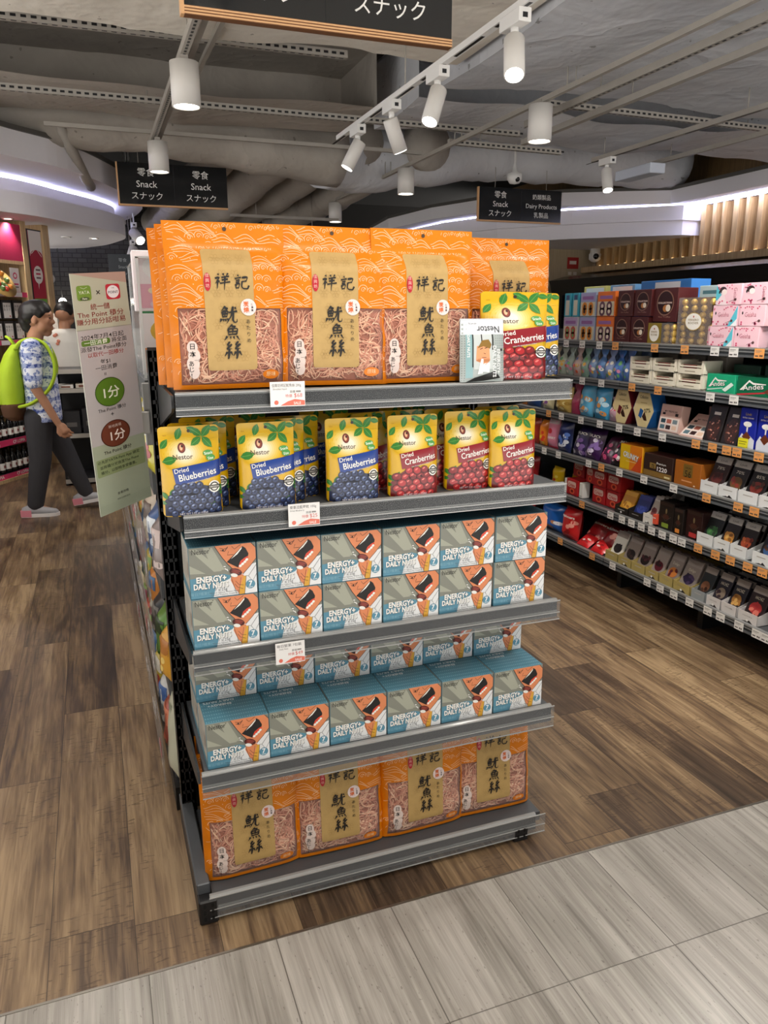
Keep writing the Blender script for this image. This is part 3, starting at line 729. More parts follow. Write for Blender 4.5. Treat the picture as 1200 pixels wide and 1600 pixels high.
def squid_bag(name, label, group, seed):
    w, h, t = .258, .352, .050
    hw = w/2
    def edge(x): return max(0., 1-abs(x/hw)**5)
    def pv(z):
        a = min(1, max(0, z/.05)); b2 = 1 if z < .255 else max(0, 1-(z-.255)/.055)
        return (.55+.45*a)*(b2*b2*(3-2*b2))
    def D(x, z):
        e = edge(x)**.55
        cr = .0022*math.sin(z*70+x*25+seed)*math.exp(-((abs(x)-hw*.86)/.018)**2)+.0016*math.sin(x*60+seed*2)*math.exp(-((z-.285)/.02)**2)
        return t*.62*e*pv(z)+.002+cr*(1 if z < .32 else .3)+.003*math.sin(x*9+seed)*(z > .31)
    def bx(x, z):                       # outline of the pouch, a little narrower at the waist
        k = 1.0-.010*math.exp(-((z-.17)/.10)**2)+(.012 if z > .3 else 0)
        return x*k
    def S(x, z, hh): return (bx(x, z), -D(x, z)-hh, z)
    root = thing(name, label, 'snack bag', (0, 0, 0), 0, group)
    b = MB()
    # printed film: everything but the window; content lies behind the window
    wx0, wx1, wz0, wz1 = -.113, .113, .010, .172
    a = Art()
    a.rect(-hw, wz1, hw, h, ORANGE, 0); a.rect(-hw, 0, wx0, wz1, ORANGE, 0); a.rect(wx1, 0, hw, wz1, ORANGE, 0); a.rect(wx0, 0, wx1, wz0, ORANGE, 0)
    lx0, lx1, lz0, lz1 = -.056, .052, .040, .296
    ok = lambda x, z: abs(x) < hw*.97 and .004 < z < h-.003 and not (wx0 < x < wx1 and z < wz1+.002) and not (lx0-.001 < x < lx1+.001 and lz0 < z < lz1)
    wave_art(a, w, h, ok, 11, CREAM, 1)
    a.rrect(lx0, lz0, lx1, lz1, .007, KRAFT, 2)
    LINE = ink('#a98a50', .6)
    for q in range(-1, 3):
        for r_ in range(0, 7):
            cx, cz = lx0+.027+q*.027+(.0135 if r_ % 2 else 0), lz0+.03+r_*.034
            if lx0+.014 < cx < lx1-.014:
                for ang in range(3):
                    for sg in (-1, 1):
                        ca, sa = math.cos(ang*PI/3)*sg, math.sin(ang*PI/3)*sg
                        a.line([(cx+u*ca-v*sa, cz+u*sa+v*ca) for u, v in ((.002, 0), (.005, .0032), (.009, .0034), (.0125, 0), (.009, -.0034), (.005, -.0032))], .0006, LINE, 3+.07*(ang*2+(sg > 0)), True)
    a.ell(-.048, .226, .0075, .019, ink('#b8182c'), 5, 14); a.vtext('佳興坊', -.048, .236, .009, .0105, ink('#f0b9b0'), 6)
    brush(a, '祥', -.017, .211, .034, INKB, 6); brush(a, '記', .0255, .209, .033, INKB, 6)
    a.ell(.038, .174, .0175, .018, ink('#ead9d6'), 6, 18); a.vtext('炭燒', .033, .176, .0125, .0125, ink('#d9692c'), 7, .02); a.vtext('備長炭', .0465, .178, .005, .0062, INKB, 7, .02)
    brush(a, '魷', -.006, .139, .037, INKB, 7); brush(a, '魚', .000, .103, .034, INKB, 7); brush(a, '絲', .000, .064, .037, INKB, 7)
    a.vtext('あたりめ', .036, .140, .0105, .0135, INKB, 7)
    for k, (dx, dz, r_) in enumerate(((-.088, .09, .014), (-.085, .072, .016), (-.088, .055, .017), (-.086, .037, .014))): a.ell(dx, dz, r_*.8, r_, ink('#e2cfc6'), 5, 14)
    a.vtext('日本', -.088, .087, .014, .0165, INKB, 6, .01); a.text('一の', -.078, .060, .0075, INKB, 6); a.vtext('あじ!!', -.092, .051, .013, .0125, INKB, 6, .01)
    a.ell(.083, .029, .019, .0105, ink('#e8800e'), 5, 18); a.text('原味', .083, .0255, .0115, ink('#f8d9a8'), 6)
    a.ell(0, .338, .0045, .0045, ink('#4a3a2a'), 4, 12)
    a.emit(b, S, .010, .00045)
    back = lambda x, z: (bx(x, z), .004+.35*D(x, z), z)
    b.grid(lambda u, v: back(hw-2*hw*u, h*v), 12, 16, ORANGE)
    n = 24
    for sx in (-1, 1):
        V = []; 
        for j in range(n+1): V += [S(sx*hw, h*j/n, 0), back(sx*hw, h*j/n)]
        b.add(V, [(2*j, 2*j+1, 2*j+3, 2*j+2) for j in range(n)], ORANGE)
    V = []
    for j in range(n+1): V += [S(-hw+w*j/n, 0, 0), back(-hw+w*j/n, 0)]
    b.add(V, [(2*j, 2*j+1, 2*j+3, 2*j+2) for j in range(n)], ORANGE)
    b.build('pouch', root)
    b = MB(); b.grid(lambda u, v: S(wx0+(wx1-wx0)*u, wz0+(wz1-wz0)*v, -.0075*edge(wx0+(wx1-wx0)*u)**.4), 14, 12, MEAT)
    R = random.Random(seed+3)
    for k in range(400):
        x, z = R.uniform(wx0, wx1), R.uniform(wz0, wz1); an = R.uniform(0, 2*PI); cu = R.uniform(-55, 55); P = []
        dep = R.uniform(.0034, .0070)
        for q in range(R.randint(8, 15)):
            if not (wx0+.003 < x < wx1-.003 and wz0+.003 < z < wz1-.002): break
            P.append(S(x, z, -dep)); an += cu*.0055+R.uniform(-.25, .25); x += .0055*math.cos(an); z += .0055*math.sin(an)
        if len(P) > 3:
            r_ = R.uniform(.0016, .0031); b.tube(P, [r_*.5]+[r_]*(len(P)-2)+[r_*.5], R.choice(STR), 5, flat=.6)
    tag(b.build('squid_shreds', root), 'pale pink dried squid shreds', kind='stuff')
    b = MB(); a = Art(); a.rect(wx0, wz0, wx1, wz1, CLRF, 0); a.emit(b, S, .02); b.build('clear_window', root)
    return root
bagA = squid_bag('squid_snack_bag', 'orange squid snack bag standing at the upright end of the top shelf, front row', 'orange squid snack bags', 1)
bagB = squid_bag('squid_snack_bag', 'second orange squid snack bag from the upright on the top shelf, front row', 'orange squid snack bags', 4)
bagA.location = (.288, 1.752, ZS[0]); bagA.rotation_euler = (-.035, 0, .02)
bagB.location = (.526, 1.748, ZS[0]); bagB.rotation_euler = (-.05, .012, -.06)
G = 'orange squid snack bags'
def put_bag(src, x, y, z, rx, rz, label, ry=0.): return dup(src, (x, y, z), (rx, ry, rz), label, G)
put_bag(bagA, .752, 1.750, ZS[0], -.03, .03, 'third orange squid snack bag from the upright on the top shelf, beside the grey pouch')
put_bag(bagB, 1.045, 1.865, ZS[0], -.05, .0, 'orange squid snack bag half hidden behind the cranberry pouches on the top shelf')
put_bag(bagB, .280, 1.822, ZS[0], -.05, .03, 'orange squid snack bag directly behind the front bag at the upright end')
put_bag(bagA, .268, 1.893, ZS[0], -.06, -.02, 'rearmost orange squid snack bag at the upright end of the top shelf')
put_bag(bagA, .548, 1.825, ZS[0], -.04, .02, 'orange squid snack bag directly behind the second front bag, top shelf')
put_bag(bagB, .775, 1.828, ZS[0], -.04, .02, 'orange squid snack bag directly behind the third front bag, top shelf')
for k, (x, y, rz, rx) in enumerate(((.283, 1.765, .02, -.06), (.520, 1.768, -.02, -.07), (.770, 1.768, .02, -.05), (.992, 1.775, -.03, -.08))):
    put_bag((bagA, bagB)[k % 2], x, y, ZS[4], rx, rz, '%s orange squid snack bag from the upright on the bottom shelf' % ORD[k+1].capitalize(), 0)
for k, x in enumerate((.29, .53, .78, 1.0)):
    put_bag((bagB, bagA)[k % 2], x, 1.85, ZS[4], -.07, .0, 'orange squid snack bag behind the %s bag of the bottom shelf' % ORD[k+1])

# ---------------------------------------------------------------- dried fruit pouches
YEL = mat('yellow_film', '#d9ac0c', .3, coat=.25, noise=.06, scale=30)
YEL2 = ink('#f0cf3c', .3, .3); YEL3 = ink('#f0e0a0', .3, .3); LEAF = ink('#2f7a28', .35, .2); LEAF2 = ink('#62a048', .35, .2); OLIVE = ink('#b9881a', .4)
def fruit_pouch(name, label, group, kind):
    w, h, t = .131, .197, .038; hw = w/2
    root = thing(name, label, 'fruit pouch', (0, 0, 0), 0, group)
    def D(x, z):
        e = max(0, 1-abs(x/hw)**3)**.6
        p = (1-.25*(1-min(1, z/.03))) if z < .1 else max(0, 1-(z-.1)/.085)
        p = p*p*(3-2*p)
        return t*.6*e*p+.0015+.0009*math.sin(x*55+z*40)*e*(z > .05)
    S = lambda x, z, hh: (x*(1-.018*math.sin(PI*min(1, z/h))), -D(x, z)-hh, z)
    a = Art(); r = .008
    a.rrect(-hw, 0, hw, h, r, YEL, 0)
    for q in range(9):
        f = q/8; c = [round(217+(238-217)*f), round(172+(230-172)*f), round(12+(212-12)*f)]
        a.ell(-.013, .138, .052*(1-.72*f), .042*(1-.72*f), ink('#%02x%02x%02x' % tuple(c), .28, .4), .5+q*.25, 28)
    a.rect(-hw+.003, h-.029, hw-.003, h-.0285, OLIVE, 2)
    for lx, lz, L, ro in ((-.018, .194, .033, -1.9), (-.004, .194, .03, -.5), (.028, .172, .036, .9), (.028, .174, .034, 2.5), (.028, .172, .036, -.85), (.026, .172, .034, -2.5), (.045, .19, .026, -.2)):
        a.leaf(lx, lz, L*.88, L*.47, ro, LEAF, 4, LEAF2)
    a.leaf(-.063, .150, .026, .014, .9, LEAF, 4, LEAF2); a.leaf(-.062, .122, .032, .018, .2, LEAF, 4, LEAF2)
    a.ell(0, .186, .0035, .0035, ink('#2a2620'), 6, 12)
    cx = -.018 if kind == 'blue' else -.020
    a.ell(cx, .1505, .0085, .0110, ink('#5e1a16'), 5, 18); a.ell(cx, .1505, .0062, .0086, ink('#8e3a26'), 6, 16); a.ell(cx-.001, .151, .0035, .0062, ink('#e2b690'), 7, 10); a.ell(cx+.0014, .154, .0028, .003, ink('#3c1410'), 8, 8)
    a.text('Nestor', cx, .1265, .0150, ink('#43301c'), 5, .004)
    ban = ink('#163d8e' if kind == 'blue' else '#8d1420', .3, .3)
    a.poly([(-.037, .069), (hw-.001, .087), (hw-.001, .122), (-.043, .107)], ban, 6)
    rot = .145
    a.text('Dried', -.023, .0985, .0140, ink('#f4f1ea'), 8, .008, rot)
    a.text('Blueberries' if kind == 'blue' else 'Cranberries', .012, .0850, .0210, ink('#f4f1ea'), 8, .012, rot, fit=.084)
    a.text('naturally good source of fibre', .012, .0765, .0042, ink('#cfd4e4'), 8, 0, rot)
    R = random.Random(3)
    c0, c1, c2, c3, c4 = (('#1a2342', '#32426c', '#8494ba', '#0d1226', '#283660') if kind == 'blue' else ('#720c12', '#b01e24', '#e2746c', '#3c0508', '#8a1218'))
    M0, M1, M2 = ink(c0, .3, .3), ink(c1, .3, .3), ink(c2, .3, .3)
    a.poly([(-.062, .002), (.062, .002), (.063, .055), (.045, .062), (.02, .068), (-.01, .072), (-.03, .066), (-.05, .052), (-.062, .036)], M0, 3)
    for lx, lz, ro in ((-.055, .04, 2.2), (-.05, .045, 1.2), (-.058, .03, 2.9), (.055, .05, .9), (.058, .045, .1), (.03, .02, .4)): a.leaf(lx, lz, .02, .01, ro, LEAF, 4, LEAF2)
    pit, base = (.0160, .0086) if kind == 'blue' else (.0195, .0104)
    for j in range(7):
        for k in range(9):
            x = -.058+k*pit+(pit/2 if j % 2 else 0)+R.uniform(-.002, .002); z = .007+j*pit*.74+R.uniform(-.002, .002)
            top = .073-.9*max(0, abs(x+.005)-.025)
            if z > top or abs(x) > .0575: continue
            rr = base*R.uniform(.88, 1.1); q = 5+((k*5+j*3) % 7)*.45; rt = R.uniform(-.5, .5)
            ex = 1.0 if kind == 'blue' else 1.16; MM = ink(R.choice((c1, c1, c4)), .3, .3)
            a.ell(x, z, rr*ex, rr, ink(c3), q, 14, rt); a.ell(x, z+.0003, rr*.92*ex, rr*.90, M0, q+.12, 14, rt); a.ell(x-.0006, z+.0012, rr*.74*ex, rr*.70, MM, q+.24, 12, rt); a.ell(x-.0020, z+.0034, rr*.36*ex, rr*.20, M2, q+.36, 10, .5)
            if kind == 'blue': a.ell(x+.0012, z+.0008, rr*.24, rr*.17, ink(c3), q+.40, 7)
    sx, sz = .047, .062
    a.ell(sx, sz, .0135, .0135, ink('#f0eee8'), 9, 20); a.ell(sx, sz, .0105, .0105, ink('#26241f'), 10, 20); a.ell(sx, sz, .0078, .0078, ink('#f0eee8'), 11, 18)
    a.rect(sx-.0135, sz-.0038, sx+.0135, sz+.0038, ink('#3b372c'), 12); a.text('ORIGINAL', sx, sz-.0018, .0052, ink('#f0eee8'), 13, .01)
    gx, gz = .041, .131
    a.ell(gx-.003, gz+.006, .0115, .0065, ink('#4f9a4d'), 8, 14); a.ell(gx+.002, gz-.004, .0105, .007, ink('#4f9a4d'), 8, 14)
    a.text('Snack', gx-.002, gz+.003, .0085, ink('#eef5e4'), 9, .012, .1); a.text('Size', gx+.002, gz-.008, .0085, ink('#eef5e4'), 9, .012, .1)
    a.text('NET WT 3.52 oz (100g)', -.002, .0035, .0062, ink('#e6dfe4'), 9, .006)
    a.text('TEAR', -.052, .177, .0035, OLIVE, 3)
    b = MB(); a.emit(b, S, .009, .00026, (-hw, 0, hw, h))
    bk = lambda x, z: (x*(1-.018*math.sin(PI*min(1, z/h))), .003+.55*D(x, z), z)
    b.grid(lambda u, v: bk(hw-.001-(w-.002)*u, .004+(h-.008)*v), 10, 12, YEL)
    n = 18
    for sx_ in (-1, 1):
        V = []
        for j in range(n+1): V += [S(sx_*(hw-.0005), r+(h-2*r)*j/n, 0), bk(sx_*(hw-.0005), r+(h-2*r)*j/n)]
        b.add(V, [(2*j, 2*j+1, 2*j+3, 2*j+2) for j in range(n)], mat('pouch_seam', '#d99a2a', .3, coat=.3))
    for zz in (0, h):
        V = []
        for j in range(n+1): V += [S(-hw+r+(w-2*r)*j/n, zz, 0), bk(-hw+r+(w-2*r)*j/n, zz)]
        b.add(V, [(2*j, 2*j+1, 2*j+3, 2*j+2) for j in range(n)], YEL)
    b.build('pouch', root)
    b = MB(); b.tube([S(-hw+.004, h-.0285, .0002), S(0, h-.0285, .0005), S(hw-.004, h-.0285, .0002)], .0007, YEL2, 6); b.build('zip_seal', root)
    return root
GB, GC = 'dried blueberry pouches', 'dried cranberry pouches'
blue = fruit_pouch('blueberry_pouch', 'yellow dried blueberry pouch at the upright end of the second shelf, front', GB, 'blue')
cran = fruit_pouch('cranberry_pouch', 'yellow dried cranberry pouch standing behind the grey pouch on the top shelf', GC, 'red')
z2 = ZS[1]-.004
blue.location = (.180, 1.712, z2); blue.rotation_euler = (-.03, 0, .03)
cran.location = (.990, 1.728, ZS[0]); cran.rotation_euler = (-.05, .01, -.02); cran.scale = (1.42, 1.2, 1.08)
for x, y, rz, lb in ((.350, 1.712, .0, 'yellow dried blueberry pouch in the middle stack of the second shelf, front'), (.556, 1.712, -.02, 'yellow dried blueberry pouch next to the cranberries on the second shelf, front'),
                     (.205, 1.765, .0, 'blueberry pouch partly hidden behind the front one at the upright end'), (.386, 1.760, .0, 'blueberry pouch just behind the middle stack front pouch'), (.432, 1.80, .0, 'rearmost visible blueberry pouch of the middle stack, second shelf'),
                     (.24, 1.86, .0, 'blueberry pouch far back in shade at the upright end'), (.60, 1.80, .0, 'blueberry pouch hidden behind the one next to the cranberries'),):
    dup(blue, (x, y, z2), (-.02, 0, rz), lb, GB)
o = dup(blue, (1.082, 1.80, ZS[0]), (-.05, 0, .0), 'blueberry pouch showing its edge behind the cranberry pouch on the top shelf', GB); o.scale = (1.3, 1.2, 1.08)
for x, y, rz, lb in ((.711, 1.712, .0, 'yellow dried cranberry pouch next to the blueberries on the second shelf, front'), (.872, 1.735, .02, 'middle yellow dried cranberry pouch of the three in front, second shelf'), (.988, 1.712, .0, 'yellow dried cranberry pouch at the open end of the second shelf, front'),
                     (.640, 1.80, .3, 'turned cranberry pouch in shade between blueberries and cranberries'), (.845, 1.795, -.06, 'cranberry pouch partly hidden behind the middle front cranberry pouch'), (.99, 1.80, .0, 'cranberry pouch behind the one at the open shelf end'), (.72, 1.81, .0, 'cranberry pouch behind the one next to the blueberries')):
    c = dup(cran, (x, y, z2), (-.02, 0, rz), lb, GC); c.scale = (1, 1, 1)
for x, lb in ((.33, 'first stack'), (.55, 'middle of the shelf'), (.77, 'cranberry pouches')):
    dup(blue, (x, 1.93, z2), 0, 'shaded blueberry pouch at the back of the second shelf, behind the %s' % lb, GB)

# ---------------------------------------------------------------- small grey pouch standing upside down
def grey_pouch():
    w, h = .121, .149; hw = w/2
    root = thing('nut_pouch', 'small grey nut pouch standing upside down on the top shelf', 'nut pouch', (.880, 1.684, ZS[0]), .02)
    D = lambda x, z: .011*max(0, 1-abs(x/hw)**4)*max(0, min(1, (h-z)/.05, z/.02+.3))+.001
    S = lambda x, z, hh: (x*(1-.03*z/h), -D(x, z)-hh, z)
    a = Art(); a.rrect(-hw, 0, hw, h, .006, ink('#a9b2b0', .3, .3), 0); a.rect(-hw+.001, .112, hw-.001, h-.001, ink('#dfe2e8', .3, .3), 1)
    dot = ink('#6d7876', .3)
    for i in range(20):
        for j in range(19):
            x = -hw+.004+i*.006; z = .004+j*.0058
            if x > .028 or x < -.048: a.ell(x, z, .0012, .0012, dot, 1, 6)
    k = ink('#1b1c1c'); tea = ink('#8fb4b8', .3); wht = ink('#eef0f0')
    a.rect(-.048, .01, -.03, .112, tea, 2); a.rect(-.032, .035, -.029, .112, k, 3); a.rect(-.028, .03, .026, .112, ink('#c8cfce'), 2); a.rect(-.008, .09, -.005, .112, k, 3); a.rect(.022, .075, .026, .112, k, 3)
    a.poly([(-.045, .0), (-.025, .01), (.03, .025), (.048, .008), (.0, .002)], k, 3)
    a.poly([(-.012, .025), (.014, .022), (.016, .045), (.0, .044)], wht, 4); a.poly([(-.018, .018), (-.008, .055), (-.002, .054), (-.004, .02)], wht, 5)
    a.poly([(-.022, .05), (-.02, .085), (.014, .085), (.016, .05), (.004, .040)], ink('#eba070'), 4); a.poly([(-.018, .08), (-.006, .098), (.012, .1), (.02, .088), (.016, .078), (-.002, .084)], ink('#8d6a28'), 5)
    a.line([(-.012, .077), (-.004, .080)], .0015, k, 6); a.line([(.001, .079), (.008, .081)], .0015, k, 6); a.line([(-.002, .068), (.004, .066)], .001, k, 6); a.line([(-.006, .058), (.006, .058)], .001, k, 6)
    a.ell(.05, .075, .0035, .0035, k, 6, 12)
    a.text('Nestor', .015, .131, .022, ink('#23282a'), 4, .004, PI); a.text('NET WT 25g', -.028, .139, .004, k, 4, 0, PI)
    a.text('ENERGY+', .036, .048, .0135, wht, 7, .03, -PI/2); a.text('DAILY NUTS', .024, .048, .0135, wht, 7, .03, -PI/2); a.text('DAILY NUTS', -.045, .085, .0095, wht, 7, .03, -PI/2)
    b = MB(); a.emit(b, S, .010, .00025)
    b.grid(lambda u, v: (hw*.99*(1-2*u)*(1-.03*v), .001+.4*D(hw*(1-2*u), h*v), h*v), 8, 8, ink('#a9b2b0', .3, .3)); b.build('pouch', root)
    b = MB(); b.box(-hw*.97, hw*.97, -.0022, .0012, h-.004, h, ink('#cfd3da', .3, .3)); b.build('top_seal', root)
    root.rotation_euler.x = -.06
grey_pouch()

# ---------------------------------------------------------------- cartons of daily nuts
def nut_box(label, group):
    w, h, d = .1535, .1235, .155; hw = w/2
    root = thing('nut_carton', label, 'nut carton', (0, 0, 0), 0, group)
    TEAL = mat('carton_teal', '#4d8296', .45); b = MB(); b.cbox(-hw, hw, 0, d, 0, h, TEAL, .0012)
    a = Art(); P = lambda *q: [(-hw+w*x, h*y) for x, y in q]
    px = lambda x: -hw+w*x
    a.rect(-hw+.001, .001, hw-.001, h-.001, ink('#86887d', .42), 1)
    RAY = ink('#a8aa9a', .42)
    for k, q in enumerate((((.02, .97), (.12, .97), (.48, .50), (.36, .50)), ((.35, .97), (.22, .97), (.36, .52), (.52, .52)), ((.01, .66), (.01, .50), (.24, .48)))): a.poly(P(*q), RAY, 2+k*.25)
    a.poly(P((.007, .008), (.007, .40), (.5, .44), (.60, .40), (.62, .008)), ink('#5b93ab', .42), 3)
    a.poly(P((.335, .008), (.385, .25), (.58, .33), (.70, .50), (.993, .60), (.993, .008)), ink('#e9ebec', .42), 4)
    SK = ink('#e08a5c', .42); BK = ink('#171413', .45)
    a.poly(P((.385, .993), (.49, .76), (.57, .62), (.63, .53), (.70, .45), (.79, .40), (.90, .54), (.993, .68), (.993, .90), (.93, .993)), SK, 6)
    a.line(P((.385, .993), (.49, .76), (.57, .62), (.63, .53)), .0012, BK, 7); a.line(P((.79, .40), (.90, .54), (.993, .68)), .0011, BK, 7); a.line(P((.993, .90), (.93, .993)), .001, BK, 7)
    a.poly(P((.555, .665), (.80, .945), (.845, .90), (.885, .79), (.87, .70), (.78, .60), (.72, .535)), BK, 8)
    a.poly(P((.62, .715), (.79, .93), (.785, .895), (.72, .80)), ink('#f4f2ea'), 9)
    a.poly(P((.72, .545), (.76, .66), (.82, .715), (.875, .745), (.88, .70), (.82, .60)), ink('#d9482e'), 9)
    for q in ((.755, .565), (.79, .60), (.825, .635), (.855, .675)): a.ell(px(q[0]), h*q[1], .0038, .0032, ink('#f4f2ea'), 10, 8, .7)
    a.line(P((.47, .90), (.53, .875), (.55, .905), (.58, .96)), .0012, BK, 8); a.line(P((.46, .945), (.52, .92), (.58, .94)), .001, BK, 8); a.ell(px(.51), h*.90, .002, .002, BK, 8, 8)
    a.line(P((.59, .87), (.57, .80), (.66, .80)), .0009, BK, 8); a.line(P((.64, .96), (.68, .90), (.78, .985)), .0009, BK, 8)
    # hand with nut, tie, collar
    a.poly(P((.60, .30), (.62, .42), (.74, .30), (.72, .02), (.66, .12)), SK, 6); a.poly(P((.62, .36), (.70, .44), (.80, .38), (.76, .20), (.68, .08)), SK, 7)
    a.poly(P((.715, .008), (.76, .36), (.83, .36), (.80, .008)), ink('#dda63a', .42), 8); a.line(P((.71, .008), (.755, .34)), .0009, BK, 9); a.line(P((.80, .008), (.835, .36)), .0009, BK, 9)
    a.poly(P((.64, .27), (.80, .36), (.79, .34), (.72, .10), (.68, .17)), SK, 9); a.line(P((.66, .22), (.70, .15), (.78, .11)), .0008, BK, 10); a.line(P((.67, .28), (.72, .20), (.79, .18)), .0008, BK, 10)
    a.ell(px(.68), h*.455, .0150, .0085, ink('#4a1614'), 10, 14, -.35); a.ell(px(.69), h*.48, .0110, .0030, ink('#8c3a30'), 11, 10, -.35); a.ell(px(.675), h*.445, .010, .0022, ink('#8c3a30'), 11, 10, -.35)
    a.ell(px(.655), h*.395, .0085, .0045, ink('#f0eee8'), 11, 10, -.3)
    for q in (((.505, .585), (.535, .58)), ((.52, .545), (.545, .52)), ((.55, .53), (.565, .49))): a.line(P(*q), .0022, ink('#f4f4f0'), 8)
    a.line(P((.87, .35), (.93, .24), (.993, .38)), .0008, BK, 8); a.line(P((.84, .36), (.87, .35), (.993, .56)), .0008, BK, 8); a.line(P((.50, .43), (.42, .05)), .0006, ink('#9aa0a2'), 8); a.line(P((.60, .40), (.68, .02)), .0008, BK, 8)
    a.text('Nestor', px(.175), h*.865, .018, ink('#35352f'), 7, .0, fit=.040); a.ell(px(.315), h*.955, .0012, .0012, ink('#35352f'), 7, 8)
    for l, c, dx, dy, bo in ((12, BK, .0008, -.0009, .040), (13, ink('#f6f6f2'), 0, 0, .038)):
        a.text('ENERGY+', px(.315)+dx, h*.318+dy, .0195, c, l, bo, .0, fit=.068); a.text('DAILY NUTS', px(.305)+dx, h*.192+dy, .0185, c, l, bo, .0, fit=.079)
    a.text('7', px(.895), h*.155, .017, ink('#f4f6f6'), 10, .03); a.ell(px(.895), h*.185, .0108, .0108, ink('#3f7f99', .42), 8, 22); a.ell(px(.895), h*.185, .0098, .0098, ink('#5b93ab', .42), 9, 22); a.rect(px(.86), h*.12, px(.93), h*.135, ink('#d4e2e8'), 10)
    GT = ink('#5e6468'); a.text('每日7種果仁', px(.15), h*.075, .0085, ink('#85b4c6'), 7); a.text('7 x 25g', px(.45), h*.12, .0095, GT, 7); a.text('Almond, Cashew, Walnut, Pecan,', px(.50), h*.075, .005, GT, 7); a.text('Hazelnut, Pistachio, Cranberry', px(.50), h*.032, .005, GT, 7)
    a.emit(b, front, eps=.00018)
    a = Art(); HAT = ink('#7fb0c0', .42)
    for i in range(26):
        for j in range(9): a.rect(-hw+.003+i*.0058, .004+j*.017, -hw+.0052+i*.0058, .009+j*.017, HAT, 1)
    a.text('DAILY NUTS', -.03, .108, .014, ink('#dfe8ea'), 3, .03, PI); a.text('ENERGY+', -.03, .090, .014, ink('#dfe8ea'), 3, .03, PI)
    a.emit(b, lambda x, y, hh: (x, y, h+hh), eps=.0002)
    for sx in (-1, 1):
        a = Art(); a.rect(.001, .001, d-.001, h-.001, ink('#b9b6ac', .5), 1); a.rect(.001, .001, d-.001, .02, TEAL, 2)
        for k in range(7): a.rect(.02, .035+k*.011, .10-.006*(k % 3), .0375+k*.011, ink('#7d7a72'), 2)
        a.rect(.115, .05, .145, .085, ink('#8f8578'), 2)
        a.emit(b, (lambda x, z, hh: (-hw-hh, d-x, z)) if sx < 0 else (lambda x, z, hh: (hw+hh, x, z)), eps=.0002)
    b.build('carton', root)
    b = MB(); b.box(-hw+.004, hw-.004, d+.0002, d+.0012, h-.03, h-.002, TEAL); b.build('tuck_flap', root)
    return root
GN = 'daily nut cartons'
XB = [.2365, .392, .5475, .7035, .8595, 1.016]
nb = nut_box('nut carton nearest the upright, lower tier of the third shelf', GN)
nb.location = (XB[0], 1.698, ZS[2]-.004)
R = random.Random(9)
for i, x in enumerate(XB):
    for tier in (0, 1):
        if i == 0 and tier == 0: continue
        dup(nb, (x+R.uniform(-.0008, .0008)+(.002 if i == 5 else 0), 1.698+R.uniform(0, .004), ZS[2]-.004+tier*.1242), R.uniform(-.012, .012), '%s nut carton from the upright, %s tier of the third shelf' % (ORD[i+1].capitalize(), ('lower', 'upper')[tier]), GN)
    dup(nb, (x+.012+R.uniform(-.0008, .0008), 1.70+R.uniform(0, .004), ZS[3]-.004), R.uniform(-.012, .012), '%s nut carton from the upright in the front row of the fourth shelf' % ORD[i+1].capitalize(), GN)
    dup(nb, (x+.012, 1.862, ZS[3]-.004), 0, 'nut carton supporting the %s raised carton at the back of the fourth shelf' % ORD[i+1], GN)
    dup(nb, (x+.006+R.uniform(-.0008, .0008), 1.812+R.uniform(0, .004), ZS[3]-.004+.1245), R.uniform(-.012, .012), '%s nut carton from the upright in the raised rear row of the fourth shelf' % ORD[i+1].capitalize(), GN)

# ---------------------------------------------------------------- sale price cards clipped to the rack
def price_card(x, y, z, w, h, rz, lines, price, label):
    t = thing('price_card', label, 'price card', (x, y, z), rz, 'sale price cards')
    b = MB(); b.box(-w/2, w/2, 0, .0008, 0, h, ink('#eceae8', .4)); a = Art()
    a.text(lines[0][0], -w*.03, h-.011, lines[0][1], ink('#4a4644'), 1, 0, 0, 1, 0, w*.84); a.text(lines[1][0], -w*.22, h-.0175, lines[1][1], ink('#4a4644'), 1)
    a.text('原價', w*.14, h-.0245, .0062, ink('#5c5856'), 1); a.rect(w*.24, h-.0235, w*.38, h-.020, ink('#8c8886'), 1); a.text('特價', w*.03, h-.034, .0078, ink('#cf5a52'), 1); a.text(price, w*.30, h-.0345, .0125, ink('#cf5a52'), 1)
    P = [(-w*.22, .002), (0, .011), (w*.2, .0155), (w*.49, .012), (w*.49, .002)]
    a.poly(P, ink('#e0705a'), 1); a.text('SALE', w*.27, .0042, .0078, ink('#f6e6de'), 2, .02); a.ell(-w*.33, .009, .005, .005, ink('#e0705a'), 1, 10)
    a.emit(b, at_y(0), eps=.0002); b.build('card', t)
    b = MB(); b.box(-w*.3, w*.3, .0008, .004, h-.006, h, CLR); b.build('clip', t)
price_card(.392, 1.660, 1.311, .078, .054, .0, (('佳興坊祥記魷魚絲 200g', .0082), ('Shredded Squid', .005)), '$68', 'white and red price card on the top shelf rail, under the squid bags')
price_card(.421, 1.660, 1.036, .074, .053, .0, (('樂事活藍莓乾 100g', .0082), ('Dried Blueberry', .005)), '$25', 'white and red price card on the second shelf rail, under the blueberries')
price_card(.377, 1.660, .700, .071, .054, .0, (('每日堅果 7包裝', .0082), ('Daily Nuts', .005)), '$49', 'white and red price card on the third shelf rail, under the nut cartons')

